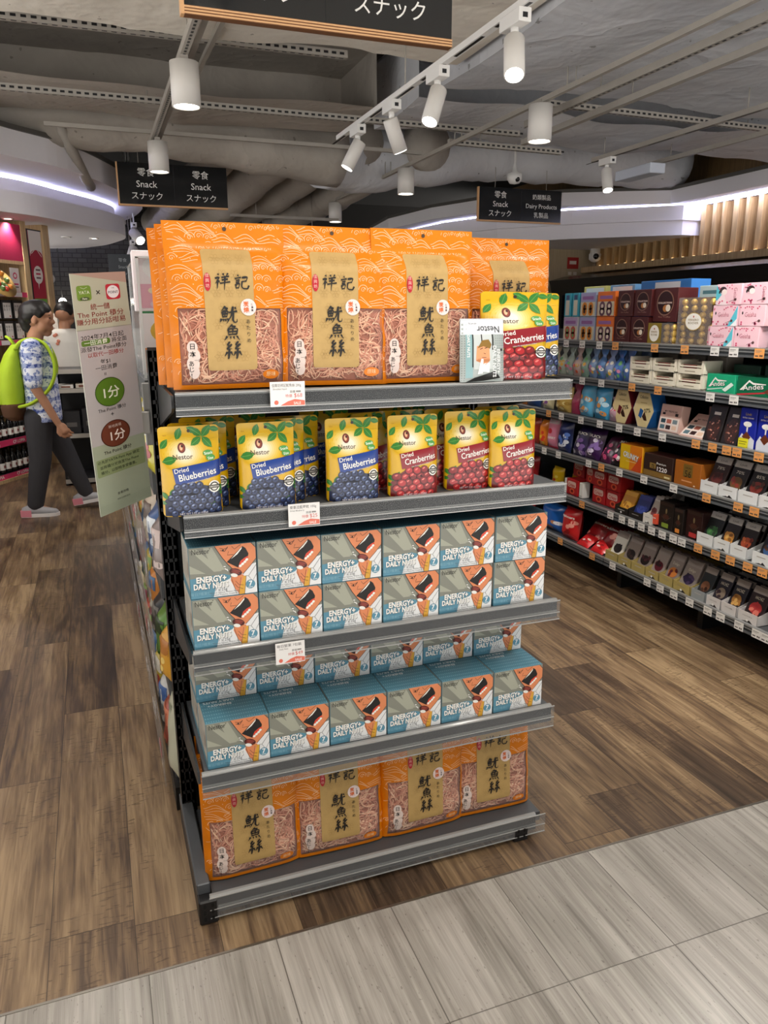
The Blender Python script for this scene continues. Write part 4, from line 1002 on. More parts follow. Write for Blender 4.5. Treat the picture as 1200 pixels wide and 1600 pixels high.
# ---------------------------------------------------------------- aisle shelving behind the rack
aisle = thing('aisle_shelving', 'long black shelving run behind the end rack, clear price rails along it', 'shelf rack', (.64, 2.2, 0))
b = MB(); b.box(-.02, .02, .05, 3.4, .02, 1.45, BLACK); b.build('back_panel', aisle)
for k, y in enumerate((.0, 1.0, 2.0, 3.0)):
    b = MB(); b.box(-.03, .03, y, y+.04, 0, 1.5, BLACK); b.build('upright', aisle)
b = MB(); b.box(-.52, .44, .0, 3.4, 0, .08, BLACK); b.build('base', aisle)
for z in (.10, .42, .74, 1.06, 1.32):
    sh = thing('shelf', None, None); sh.parent = aisle
    b = MB(); b.box(-.50, .44, .02, 3.4, z-.02, z, GREY); b.build('shelf_board', sh)
    b = MB(); b.box(-.512, -.50, .06, 3.4, z-.055, z+.012, RAILG); b.box(-.545, -.542, .08, 3.4, z-.06, z+(.14 if z < 1 else .03), CLR); b.build('price_rail', sh)
R = random.Random(2)
tg = 0
for zi, z in enumerate((.10, .42, .74, 1.06)):
    for k in range(10):
        b = MB(); b.box(-.0006, 0, -.03, .03, 0, .042, ink(('#e9e4e4', '#e9e4e4', '#d96b7c')[(k*3+zi) % 7 == 0 and 2 or 0], .4)); b.box(-.001, -.0006, -.022, .02, .012, .016, ink('#7b7777')); b.box(-.001, -.0006, -.022, .005, .026, .032, ink('#5b5757'))
        tag(b.build('price_tag', loc=(.0935, 2.36+k*.17+R.uniform(-.02, .02), z+.005+.05*(k % 2))), '%s price tag from the end rack on the %s clear aisle rail from the floor' % (ORD[k+1].capitalize(), ORD[zi+1]), 'price tag', 'tags on the clear aisle rails')
# ---------------------------------------------------------------- generic packages
def wrinkle(x, z, s): return .002*math.sin(x*61+z*23+s)+.0018*math.sin(z*47-x*35+2*s)
def pillow(name, label, cat, loc, rot, w, h, t, col, paint=None, group=None, seed=0, seal=None, lean=0., twist=False, parent=None):
    """a soft sealed bag standing on its bottom seam, looking along -y"""
    hw = w/2; F = film(col) if isinstance(col, str) else col; SE = film(seal) if seal else F
    def D(x, z):
        e = max(0, 1-abs(x/hw)**2.6)**.7
        if twist: zz = z/h; p = max(.06, min(1, 1.15-abs(zz-.36)*2.6)) if zz < .74 else .12+(zz-.74)*.6
        else: p = min(1, z/(.22*h)+.18, (h-z)/(.22*h)+.05)
        return t*.5*e*p+.001+wrinkle(x, z, seed)*e*p
    def bx(x, z):
        if not twist: return x
        zz = z/h; k = 1-.62*math.exp(-((zz-.74)/.10)**2); return x*k
    root = thing(name, label, cat, loc, rot, group)
    b = MB(); S = lambda x, z, hh: (bx(x, z), -D(x, z)-hh, z)
    b.grid(lambda u, v: S(-hw+w*u, h*v, 0), 10, 12, F); b.grid(lambda u, v: (bx(hw-w*u, h*v), D(hw-w*u, h*v), h*v), 8, 10, F)
    if paint:
        a = Art(); paint(a, w, h); a.emit(b, S, max(w, h)/9, .0006)
    b.build('bag', root)
    b = MB()
    for z0 in (0, h-.012):
        n = 14; V = []
        for i in range(n+1):
            x = -hw+w*i/n; V += [(bx(x, z0), -.0018+.0012*(-1)**i, z0), (bx(x, z0), -.0018+.0012*(-1)**i, z0+.012)]
        b.add(V, [(2*i, 2*i+2, 2*i+3, 2*i+1) for i in range(n)], SE)
    b.build('seal', root)
    root.rotation_euler.x = lean
    return root
def carton(name, label, cat, loc, rot, w, d, h, col, paint=None, group=None, side=None, lean=0.):
    root = thing(name, label, cat, loc, rot, group)
    m_ = ink(col, .4); b = MB(); b.cbox(-w/2, w/2, 0, d, 0, h, m_, .0015)
    if paint: a = Art(); paint(a, w, h); a.emit(b, front, eps=.0005)
    b.box(-w/2+.004, w/2-.004, .003, d-.003, h, h+.0006, ink(side, .4) if side else m_)
    b.build('carton', root)
    root.rotation_euler.x = lean
    return root

# ---------------------------------------------------------------- goods along the aisle side of the shelving
RZ = -PI/2
def spots_paint(c1, c2, n=9, seed=1):
    def f(a, w, h):
        R = random.Random(seed)
        a.rect(-w*.42, h*.55, w*.42, h*.82, ink(c1), 1)
        for k in range(n): a.ell(R.uniform(-.4, .4)*w, R.uniform(.12, .5)*h, w*.09, w*.08, ink(c2), 1+k % 3, 10)
    return f
G1 = 'bags along the aisle side'
GOODS = ((2.30, 1.06, .16, .21, '#d9cf3a', '#e8e6e0', '#b03a3a', 'yellow snack bag nearest the rack upright'), (2.47, 1.06, .16, .22, '#e6e3d8', '#d8c21e', '#b0382a', 'white and yellow snack bag second from the rack upright'), (2.66, 1.06, .16, .20, '#e2d02a', '#3b3b3b', '#e8e4da', 'yellow snack bag third from the rack upright'),
         (2.28, .74, .14, .20, '#8d7f7c', '#cdb9b4', '#d9c9c4', 'clear grey bag on the middle aisle shelf nearest the upright'), (2.46, .74, .15, .19, '#3f5f94', '#e6ecf2', '#dfe6ee', 'blue and white bag on the middle aisle shelf'), (2.64, .74, .15, .2, '#c9baa9', '#5a4436', '#eadfce', 'tan bag on the middle aisle shelf'),
         (2.27, .42, .13, .17, '#e0a53a', '#b5722a', '#f0d27a', 'golden yellow bag on the low aisle shelf nearest the upright'), (2.42, .42, .14, .18, '#5f8f2f', '#2c3d1c', '#a8c26a', 'green bag on the low aisle shelf'), (2.6, .42, .14, .16, '#2b2b2e', '#77706a', '#9d958c', 'black bag on the low aisle shelf'),
         (2.40, .10, .15, .2, '#b34a34', '#e08a6a', '#d9694a', 'red clear bag on the bottom aisle shelf'), (2.58, .10, .15, .2, '#d8d8d6', '#4a6fb0', '#7a7a78', 'white bag on the bottom aisle shelf'))
for k, (y, z, w, h, c, c1, c2, lb) in enumerate(GOODS):
    pillow('snack_bag', lb, 'snack bag', (.145, y, z), RZ, w, h, .07, c, spots_paint(c1, c2, 8, k), G1, k, lean=-.04)
PAL = ('#c9b23a', '#b8452f', '#e2ddd0', '#3f6a9a', '#7a9a3f', '#d98a3a', '#8a3a4a', '#d9c9a8')
for zi, z in enumerate((.10, .42, .74, 1.06)):
    for k in range(7):
        pillow('snack_bag', '%s bag past the near bags on the %s aisle shelf from the floor' % (ORD[k+1].capitalize(), ORD[zi+1]), 'snack bag', (.15, 2.86+k*.2, z), RZ, .17, .17+.02*((k+zi) % 3), .07, PAL[(k*3+zi*5) % 8], spots_paint(PAL[(k+zi+2) % 8], PAL[(k*5+zi+1) % 8], 7, k+zi), 'bags farther along the aisle side', k+zi, lean=-.05)
pillow('snack_bag', 'big pale green white bag bulging out of the bottom aisle shelf by the upright', 'snack bag', (.150, 2.235, .10), RZ, .17, .33, .10, '#cdd0bb', lambda a, w, h: a.text('米餅', 0, h*.7, .03, ink('#7a8468'), 1), G1, 3, lean=-.10)
# pink toys in clear packs on top
t = thing('clear_display_case', 'clear plastic display case with pink packs on top of the aisle shelving', 'display case', (.376, 2.55, 1.33))
b = MB()
b.box(-.24, .24, -.22, .24, 0, .006, CLR); b.box(-.24, .24, -.22, -.217, 0, .335, CLR); b.box(-.243, -.24, -.22, .24, 0, .335, CLR)
for x, y in ((-.24, -.22), (-.24, .237)): b.box(x-.004, x+.004, y-.004, y+.004, 0, .335, mat('case_edge', '#cfd4d6', .15, coat=.5))
b.box(-.244, .24, -.224, .24,   .332, .337, mat('case_edge', '#cfd4d6', .15, coat=.5)); b.build('case', t)
def toy_pack(loc, w, h, col, c1, c2, lb):
    def f(a, w, h):
        a.ell(0, h*.72, w*.33, h*.2, ink(c1), 1, 18); a.rect(-w*.45, h*.05, w*.45, h*.45, ink(c2), 1)
        R = random.Random(int(h*900))
        for k in range(8): a.ell(R.uniform(-.35, .35)*w, R.uniform(.08, .4)*h, w*.08, h*.05, ink(('#f5d7e0', '#e58aa8', '#fff0d0')[k % 3]), 2+k % 2, 10)
    carton('pink_pack', lb, 'pack', loc, 0, w, .06, h, col, f, 'pink packs in the clear case')
toy_pack((.20, 2.36, 1.52), .15, .165, '#fdf3f6', '#ffffff', '#f0b3c6', 'upper pink and white pack in the clear case')
toy_pack((.21, 2.36, 1.338), .15, .175, '#fbf4f6', '#e6b92c', '#e88a30', 'lower pack in the clear case with yellow and orange contents')
toy_pack((.37, 2.40, 1.338), .15, .16, '#e68ab8', '#f6c8dd', '#d86ba6', 'bright pink pack in the clear case behind the orange bags')
carton('green_carton', 'dark green carton behind the clear case of pink packs', 'carton', (.22, 2.95, 1.33), 0, .10, .1, .30, '#1d6b35', lambda a, w, h: a.rect(-w*.48, h*.78, w*.48, h*.98, ink('#e6dccb'), 1))
t = thing('sign_clamp', 'grey clamp post holding the green banner beside the rack', 'clamp', (.128, 2.19, 1.16))
b = MB(); b.cbox(-.012, .022, .0, .02, .0, .17, mat('clamp_grey', '#9b9a98', .4, .2), .002); b.build('post', t)
b = MB(); b.cbox(-.030, .0, -.022, .0, .035, .095, mat('clamp_pale', '#b3b0ae', .3), .002); b.build('jaw', t)
b = MB(); b.tube([(-.022, -.006, .095), (-.034, -.004, .36)], .007, clear_mat('clear_rod', (.9, .9, .9), .35, .05), 10); b.build('clear_rod', t)
# ---------------------------------------------------------------- banner
bn = thing('banner_sign', 'tall pale green points banner hanging beside the end rack', 'banner', (.046, 2.105, 1.0))
BW, BH = .14, .60
def bq(x, z, hh):
    u, v = x/BW, z/BH
    p = [Vector(q) for q in ((-.0189, 2.08, .995), (.1152, 2.13, 1.0305), (-.0369, 2.08, 1.605), (.0939, 2.13, 1.6152))]
    q = (p[0]*(1-u)+p[1]*u)*(1-v)+(p[2]*(1-u)+p[3]*u)*v
    return (q.x-.046+hh*.35, q.y-2.105-hh*.94, q.z-1.0)
b = MB(); PG = ink('#b9bba7', .3, .2)
V = [bq(x, z, hh) for hh in (0, -.003) for x, z in ((0, 0), (BW, 0), (BW, BH), (0, BH))]
b.add(V, [(0, 1, 2, 3), (7, 6, 5, 4), (0, 4, 5, 1), (1, 5, 6, 2), (2, 6, 7, 3), (3, 7, 4, 0)], PG)
a = Art(); sx = lambda q: BW*q; sz = lambda q: BH*q
a.rect(.0005, sz(.30), BW-.0005, sz(.778), ink('#b7b1b2', .3, .2), 1); a.rect(0, sz(.776), BW, sz(.780), ink('#a2a496', .3), 2); a.rect(.0005, .0005, BW-.0005, sz(.30), ink('#a3ab95', .3, .2), 1)
a.poly([(0, BH), (BW, BH), (BW, sz(.955)), (BW*.55, sz(.975)), (BW*.2, sz(.99))], ink('#b3978b', .3, .2), 1)
RD = ink('#8d2f2c'); DK = ink('#2f2a2a'); C = .465
a.rrect(sx(.08), sz(.893), sx(.335), sz(.952), .006, ink('#74963a'), 2); a.ell(sx(.21), sz(.900), .0125, .0045, ink('#4c5f38'), 3); a.text('YATA', sx(.21), sz(.919), .0105, ink('#e3ead2'), 4, .01); a.text('Fans', sx(.21), sz(.897), .0065, ink('#f0f2e6'), 4, .01); a.line([(sx(.15), sz(.945)), (sx(.21), sz(.939)), (sx(.27), sz(.945))], .0008, ink('#e3ead2'), 4)
a.text('×', sx(.46), sz(.908), .024, DK, 2)
a.rrect(sx(.60), sz(.890), sx(.86), sz(.952), .006, ink('#c02a3e'), 2); a.ell(sx(.73), sz(.921), .0155, .0155, ink('#ece6ea'), 3, 24); a.text('THE', sx(.73), sz(.934), .004, DK, 4); a.text('POINT', sx(.73), sz(.914), .0088, ink('#56505c'), 4, .01)
a.text('統一儲', sx(C), sz(.856), .0165, RD, 2, .003); a.text('The Point 積分', sx(C), sz(.827), .0165, RD, 2, .003, fit=sx(.84)); a.text('賺分用分話咁易', sx(C), sz(.799), .0158, RD, 2, .003, fit=sx(.88))
a.text('2024年7月4日起', sx(C-.02), sz(.739), .0135, DK, 2, .003, fit=sx(.78)); a.rrect(sx(.05), sz(.713), sx(.57), sz(.736), .005, ink('#5f8434'), 2); a.text('一田消費', sx(.31), sz(.717), .0128, ink('#eef0e4'), 3, .003, fit=sx(.42)); a.text('將全面', sx(.74), sz(.717), .0128, DK, 2, .003, fit=sx(.28))
a.text('派發The Point積分', sx(C-.02), sz(.692), .0128, DK, 2, .003, fit=sx(.84)); a.text('以取代一田積分', sx(C), sz(.667), .0128, ink('#a03028'), 2, .003, fit=sx(.66))
a.text('每$1', sx(C-.02), sz(.634), .0135, DK, 2, .003); a.text('一田消費', sx(C-.02), sz(.609), .0135, DK, 2, .003, fit=sx(.40)); a.text('=', sx(C-.02), sz(.590), .0145, DK, 2, .003, PI/2)
a.ell(sx(.45), sz(.513), .0385, .0365, ink('#35500f'), 3, 36); a.ell(sx(.45), sz(.513), .0365, .0345, ink('#557a1c', .35), 4, 36); a.text('1分', sx(.46), sz(.492), .032, ink('#e9ecd9'), 5, .014)
a.text('The Point 積分', sx(C-.01), sz(.435), .0118, DK, 3, .003); a.text('+', sx(C-.02), sz(.408), .018, DK, 3)
a.ell(sx(.46), sz(.334), .0385, .0345, ink('#4a2118'), 3, 36); a.ell(sx(.46), sz(.334), .0365, .0325, ink('#6f3828', .35), 4, 36); a.text('1分', sx(.48), sz(.308), .030, ink('#efe4dc'), 5, .014); a.text('新地商場', sx(.46), sz(.362), .0085, ink('#d9c4ba'), 5)
a.text('The Point 積分', sx(C), sz(.255), .0118, DK, 3, .003)
a.rrect(sx(.04), sz(.165), sx(.96), sz(.240), .004, ink('#8d9a6e', .3), 2)
for k, s_ in enumerate(('必先於YATA-Fans App 綁定', '並將積分兌換至The Point', '積分，以即時享受優惠。')): a.text(s_, sx(C), sz(.222-.023*k), .0092, ink('#3b4230'), 3, .005, fit=sx(.80-.06*k))
a.text('查看詳情', sx(C), sz(.068), .0075, DK, 3); a.text('條款及細則適用', sx(C), sz(.045), .005, ink('#5b6150'), 3)
for k in range(6): a.line([(0, sz(.008+.006*k)), (BW*.5, sz(.011+.006*k)), (BW, sz(.018+.006*k))], .0005, ink('#8f9a84'), 2)
a.emit(b, bq, .035, eps=.0004); b.build('panel', bn)
# ---------------------------------------------------------------- long chocolate shelving across the aisle
XF = 2.60
run = thing('aisle_shelving', 'long black chocolate shelving across the aisle with six rows of price rails', 'shelf rack', (XF, 3.1, 0))
def L(x, y): return x-XF, y-3.1
LV = {1: 1.372, 2: 1.169, 3: .946, 4: .71, 5: .461, 6: .183}
NAME = {1: 'top', 2: 'second', 3: 'third', 4: 'fourth', 5: 'fifth', 6: 'bottom'}
b = MB(); b.box(.46, .48, -1.5, 2.05, .05, 1.42, BLACK); b.build('back_panel', run)
for y in (-1.3, -.32, .32, 1.16, 2.02):
    b = MB(); b.box(.42, .47, y-.02, y+.02, 0, 1.45, BLACK); b.build('upright', run)
    b = MB(); b.box(.10, .45, y-.018, y+.018, 0, .12, BLACK); b.build('base_leg', run)
for l, z in LV.items():
    far = 1.20 if l < 3 else 2.05; cuts = [far, .31, -1.5] if l in (1, 2) else ([far, -.33, -1.5] if l < 6 else [far, .34, -.32, -1.5])
    for y1, y0 in zip(cuts[:-1], cuts[1:]):
        sh = thing('shelf', None, None); sh.parent = run
        b = MB(); b.box(.012, .46, y0+.004, y1-.004, z-.035, z-.004, GREY); b.build('shelf_board', sh)
        b = MB(); y0 += .004; y1 -= .004
        for x0, za, zb, mm in ((-.004, z-.008, z, RAILL), (0, z-.018, z-.008, RAILG), (-.002, z-.021, z-.018, RAILL), (0, z-.032, z-.021, RAILD), (-.002, z-.035, z-.032, RAILG), (-.005, z-.042, z-.035, RAILG)): b.box(x0, .012, y0, y1, za, zb, mm)
        b.build('price_rail', sh)
TAGS = {1: ('wwwwooowwo', [4.17, 3.92, 3.76, 3.6, 3.46, 3.15, 2.94, 2.75, 2.64, 2.5]), 2: ('wwooww', [3.74, 3.56, 3.3, 3.1, 2.75, 2.61]), 3: ('owwwwwwooooo', [4.07, 3.93, 3.73, 3.55, 3.38, 3.23, 3.04, 2.81, 2.705, 2.62, 2.56, 2.44]),
        4: ('wwwowwwooo', [4.1, 3.94, 3.63, 3.51, 3.35, 3.15, 2.93, 2.71, 2.52, 2.43]), 5: ('oowwwwwwwwooooo', [3.94, 3.67, 3.4, 3.3, 3.22, 3.14, 3.06, 2.98, 2.9, 2.84, 2.73, 2.62, 2.53, 2.43, 2.35]), 6: ('oowwwwwwwwww', [3.87, 3.54, 3.35, 3.06, 2.96, 2.86, 2.75, 2.63, 2.55, 2.44, 2.34, 2.29])}
def tag_mesh(c):
    b = MB(); b.box(-.0008, 0, -.026, .026, 0, .040, ink({'w': '#eeece8', 'o': '#f0a860'}[c], .4))
    K = ink('#4a4542'); a = Art(); a.rect(-.020, .029, .012, .0315, ink('#8a847c'), 1); a.rect(-.020, .024, .004, .0255, ink('#8a847c'), 1)
    a.rect(-.021, .007, -.004, .012, K, 1); a.rect(.003, .007, .010, .014, K, 1); a.rect(.012, .007, .019, .014, K, 1)
    a.emit(b, lambda x, z, hh: (-.0008-hh, -x, z), eps=.0004); o = b.build('price_tag'); me = o.data; bpy.data.objects.remove(o); return me
TM = {c: tag_mesh(c) for c in 'wo'}
for l, (cs, ys) in TAGS.items():
    for k, (c, y) in enumerate(zip(cs, ys)):
        o = bpy.data.objects.new('price_tag', TM[c]); COL.objects.link(o); o.location = (XF-.0055, y, LV[l]-.043)
        tag(o, '%s price tag, %s, counted from the far end of the %s chocolate shelf rail' % (ORD[k+1].capitalize(), {'w': 'white', 'o': 'orange'}[c], NAME[l]), 'price tag', '%s price tags on the chocolate rails' % {'w': 'white', 'o': 'orange'}[c])

def place(l, yf, dx=.02, dz=0): return (XF+dx, yf, LV[l]-.003+dz)
def c2(name, lb, l, y1, y0, h, d, col, paint=None, group=None, dx=.02, dz=0, lean=0., side=None, cat='carton'):
    w = y1-y0-.006; return carton(name, lb, cat, place(l, (y0+y1)/2, dx, dz), RZ, w, d, h, col, paint, group, side, lean)
def p2(name, lb, l, y1, y0, h, t, col, paint=None, group=None, dx=.05, dz=0, seed=0, lean=-.1, seal=None, twist=False):
    return pillow(name, lb, 'bag', place(l, (y0+y1)/2, dx, dz), RZ, y1-y0-.004, h, t, col, paint, group, seed, seal, lean, twist)
WH = ink('#f2f0ec'); KK = ink('#1a1715')
# -- top row
def cookie_paint(bg, c1, c2_, txt):
    def f(a, w, h):
        a.rect(-w*.47, h*.62, w*.47, h*.97, ink(bg), 1); a.rrect(-w*.36, h*.70, w*.36, h*.84, .004, ink('#9a6aa8'), 2); a.rect(-w*.47, h*.03, w*.47, h*.6, ink('#d9cfb4'), 1)
        for k in range(4): x, z = (-.2, .2)[k % 2]*w, (.42, .2)[k//2]*h; a.ell(x, z, w*.16, w*.16, ink(c1), 2, 14); a.ell(x, z, w*.07, w*.07, ink(c2_), 3, 10)
    return f
for k, (y1, y0) in enumerate(((4.0, 3.93), (3.92, 3.85))):
    c2('cyan_carton', ('tall cyan carton farthest on the top chocolate shelf, upper', 'second tall cyan carton on the top chocolate shelf, upper')[k], 1, y1, y0, .13, .12, '#3fa6bf', lambda a, w, h: (a.rect(-w*.3, h*.05, w*.3, h*.7, ink('#d8d2c0'), 1), a.rect(-w*.25, h*.72, w*.25, h*.92, ink('#3d4f7a'), 1)), 'cyan cartons', dz=.1325)
c2('pastel_carton', 'pastel carton with pictures under the cyan cartons', 1, 4.0, 3.85, .13, .12, '#c9c7cf', cookie_paint('#b7a3c9', '#c95a4a', '#6fa05a', 'FAIRY'), 'cookie cartons')
for k, dz in enumerate((0, .1325)):
    c2('cookie_carton', '%s lavender cookie carton beside the pastel carton' % ('Lower', 'Upper')[k], 1, 3.84, 3.69, .13, .12, '#9fb2cf', cookie_paint('#a9a3cf', '#e08a2a', '#3a2a20', 'CHOCO'), 'cookie cartons', dz=dz)
    c2('cookie_carton', '%s orange topped cookie carton beside the brown cartons' % ('Lower', 'Upper')[k], 1, 3.68, 3.52, .13, .12, '#e0702a', cookie_paint('#e8772e', '#6b4658', '#e8d8c8', 'CHOCO'), 'cookie cartons', dz=dz)
    c2('backstock_carton', '%s pale carton stacked behind the cookie cartons' % ('Yellow', 'Blue')[k], 1, 4.0-.25*k, 3.78-.25*k, .30, .10, ('#d9d27a', '#6fa3cf')[k], lambda a, w, h: a.rect(-w*.4, h*.82, w*.4, h*.97, ink('#e8ecef'), 1), 'backstock cartons', dx=.15)
c2('backstock_carton', 'long bright blue carton stacked behind the brown cartons', 1, 3.5, 3.12, .31, .12, '#2f78c4', lambda a, w, h: a.rect(-w*.2, h*.84, w*.3, h*.97, ink('#dfe6ee'), 1), 'backstock cartons', dx=.16)
def emblem(a, w, h):
    r = w*.36; a.ell(0, h*.56, r, r, ink('#8d6a58'), 1, 22); a.ell(0, h*.56, r*.9, r*.9, ink('#2d0f10'), 2, 22)
    a.rect(-r*.85, h*.56-.004, r*.85, h*.56+.006, ink('#58251f'), 3); a.text('COLLECTION', 0, h*.56-.003, .011, ink('#eadfd0'), 4, .02, fit=r*1.6); a.ell(r*.1, h*.40, r*.32, r*.28, ink('#b8793f'), 4, 12); a.ell(r*.4, h*.41, r*.28, r*.28, ink('#efe4d2'), 5, 12)
    a.text('Fine Truffles', 0, h*.13, .009, ink('#b08a78'), 1, 0, fit=w*.5)
for k, (y1, y0, dz) in enumerate(((3.52, 3.385, 0), (3.38, 3.245, 0), (3.50, 3.37, .1325), (3.365, 3.23, .1325))):
    c2('truffle_carton', 'dark brown truffle carton, %s' % ('lower one beside the orange cookies', 'lower one beside the gold chocolates', 'upper one beside the orange cookies', 'upper one of the pair, nearer the gold chocolates')[k], 1, y1, y0, .13, .12, '#4a1a1a', emblem, 'truffle cartons', dz=dz)
c2('truffle_carton', 'dark brown truffle carton standing above the small gold chocolate box', 1, 3.235, 3.06, .16, .12, '#4f1c1c', emblem, 'truffle cartons', dz=.105, dx=.035)
GOLD = mat('gold_foil', '#d9b85e', .32, .35, bump=.5, bscale=90)
def gold_box(lb, y1, y0, h, cols, rows, plate, dz=0):
    t = thing('chocolate_box', lb, 'chocolate box', place(1, (y0+y1)/2, .02, dz), RZ, 'clear boxes of gold chocolates'); w = y1-y0-.006
    b = MB(); b.box(-w/2, w/2, .03, .05, 0, h, ink('#6b4a26')); b.box(-w/2, w/2, 0, .05, 0, .003, ink('#d9cfae')); b.build('tray', t)
    r = min(w/cols, h/rows)*.52; x0 = -w/2+r
    if plate == 'side': x0 = -w/2+w*.62
    for j in range(rows):
        for i in range(cols):
            x = x0+(w/2-r-x0)*i/max(1, cols-1)+(.4*r if j % 2 and cols > 3 else 0); z = r+.004+(h-2*r-.008)*j/max(1, rows-1)
            if x > w/2-r*.8: continue
            b = MB(); b.ball((x, .02, z), r*.98, GOLD, 10); b.box(x-r*.4, x+r*.4, .003, .008, z-r*1.02, z-r*.9, ink('#5a3418')); b.build('wrapped_chocolate', t)
    b = MB(); a = Art()
    if plate == 'side': a.rect(-w/2, 0, -w/2+w*.55, h, ink('#8a7424'), 0); a.ell(-w/2+w*.27, h*.5, w*.2, h*.40, ink('#f3efe6'), 1, 22); px_, pz = -w/2+w*.27, h*.5; q = w*.2
    else: q = w*.24; px_, pz = 0, h*.5; a.ell(px_, pz, q*1.06, h*.19, ink('#b8943a'), 0, 22); a.ell(px_, pz, q, h*.175, ink('#f6f3ec'), 1, 22)
    a.text('FERRERO', px_, pz+.003, .013, ink('#8a7030'), 2, .01, fit=q*1.3); a.text('ROCHER', px_, pz-.011, .013, ink('#8a7030'), 2, .01, fit=q*1.3); a.ell(px_, pz+.022, .004, .005, ink('#b0463a'), 2, 8)
    a.emit(b, at_y(-.003), eps=.0006); b.build('label_plate', t)
    b = MB(); b.box(-w/2, w/2, -.002, -.001, 0, h, CLRF); b.box(-w/2, w/2, -.002, .05, h, h+.001, CLRF); b.box(-w/2-.001, -w/2, -.002, .05, 0, h, CLRF); b.build('clear_lid', t)
gold_box('small gold chocolate box with an olive label on the top chocolate shelf', 3.24, 3.055, .10, 2, 3, 'side')
gold_box('big clear box full of gold wrapped chocolates on the top chocolate shelf', 3.035, 2.815, .215, 4, 7, 'mid')
c2('backstock_carton', 'clear pale blue pack behind the big gold chocolate box', 1, 3.02, 2.8, .27, .08, '#b9cfd2', lambda a, w, h: a.rect(-w*.4, h*.86, w*.4, h*.92, ink('#4f7a84'), 1), 'backstock cartons', dx=.12)
def geisha(kind):
    def f(a, w, h):
        PK = ink('#d8537a')
        if kind == 0: a.poly([(w*.14, 0), (w*.5, 0), (w*.5, h)], ink('#5cc3d6'), 1); a.poly([(w*.26, 0), (w*.5, 0), (w*.5, h*.35)], ink('#f0f0f2'), 2)
        if kind == 2: a.poly([(-w*.5, h*.98), (-w*.5, h*.25), (-w*.05, h*.02)], ink('#5cc3d6'), 1); a.poly([(-w*.5, h*.1), (-w*.2, h*.6), (0, 0), (-w*.4, 0)], ink('#f3dce2'), 2)
        a.text('Geisha', -w*.05 if kind < 2 else w*.22, h*.45, h*.30, ink('#c07a8a'), 3, .004, 0 if kind < 2 else -PI/2, fit=w*.45)
        R = random.Random(kind+5)
        for k in range(9): a.ell(R.uniform(-.45, .45)*w, R.uniform(.75, .95)*h, .004, .003, PK, 3, 8)
        for k in range(6): a.ell(R.uniform(-.45, .3)*w, R.uniform(.06, .22)*h, .005, .004, PK, 3, 8)
        a.ell(-w*.36, h*.62, .004, .007, KK, 3, 8); a.line([(w*.05, h*.15), (w*.2, h*.22), (w*.34, h*.3)], .0015, ink('#6b4a4a'), 3); a.ell(w*.30, h*.25, .007, .006, ink('#6b4a4a'), 3, 10)
        if kind >= 2: a.ell(-w*.22, h*.72, w*.14, h*.16, ink('#3a2626'), 3, 14); a.ell(-w*.16, h*.62, w*.11, h*.14, ink('#f6e6e4'), 4, 14)
    return f
for k, (y1, y0, dz, kd) in enumerate(((2.835, 2.68, 0, 0), (2.675, 2.535, 0, 1), (2.815, 2.665, .0895, 0), (2.66, 2.515, .0895, 1), (2.805, 2.655, .179, 2), (2.65, 2.50, .179, 3))):
    c2('pink_chocolate_carton', 'pink chocolate carton, %s row of its stack, %s' % (('bottom', 'middle', 'upper')[k//2], ('beside the gold box', 'next to the puffy brown bag')[k % 2]), 1, y1, y0, .088, .13, '#f2c9d4', geisha(kd), 'pink chocolate cartons', dz=dz)
p2('puffy_bag', 'brown puffy chocolate bag on the top shelf beside the pink cartons', 1, 2.52, 2.38, .17, .09, '#8a5a3f', lambda a, w, h: (a.ell(0, h*.5, w*.32, h*.18, ink('#efe6da'), 1, 16), a.ell(0, h*.3, w*.2, h*.1, ink('#2d1a14'), 2, 12)), dx=.06)
c2('backstock_carton', 'light blue and white carton behind the puffy brown bag', 1, 2.60, 2.38, .35, .10, '#6fc4d8', lambda a, w, h: (a.rect(-w*.48, h*.55, w*.48, h*.8, ink('#e8eef0'), 1), a.rect(-w*.45, h*.85, -w*.15, h*.97, ink('#e8eef0'), 1)), 'backstock cartons', dx=.17)
# -- second row: small twisted sweet bags, white crates, green mint boxes
R = random.Random(21); cs = ('#c9b9a0', '#b9c2b4', '#a9b8b0', '#c4a9a4', '#8fb0a0', '#7f9cc4', '#5f86c0', '#8a9cc8', '#3f6fb8', '#5a78b4')
for k in range(10):
    y = 4.13-k*.077; sd = R.random()
    def f(a, w, h, sd=sd):
        Q = random.Random(sd)
        for q in range(9): a.ell(Q.uniform(-.34, .34)*w, Q.uniform(.1, .6)*h, w*.12, h*.06, ink(Q.choice(('#e8e2d4', '#d9694a', '#5a8ac4', '#e0b04a', '#6fae6a', '#d88aa8'))), 1+q % 3, 9)
    p2('sweet_bag', '%s twisted bag of mixed sweets from the far end of the second chocolate shelf' % ORD[k+1].capitalize(), 2, y, y-.075, .165, .07, cs[k], f, 'twisted bags of mixed sweets', seed=k, twist=True, dx=.045)
for k in range(9):
    y = 4.10-k*.08
    p2('sweet_bag', '%s shaded bag of sweets behind the twisted bags, second chocolate shelf' % ORD[k+1].capitalize(), 2, y, y-.078, .185, .05, cs[(k*3+1) % 10], None, 'bags of sweets in the rear row', seed=k+3, dx=.16)
CRW = ink('#ece5d2', .6)
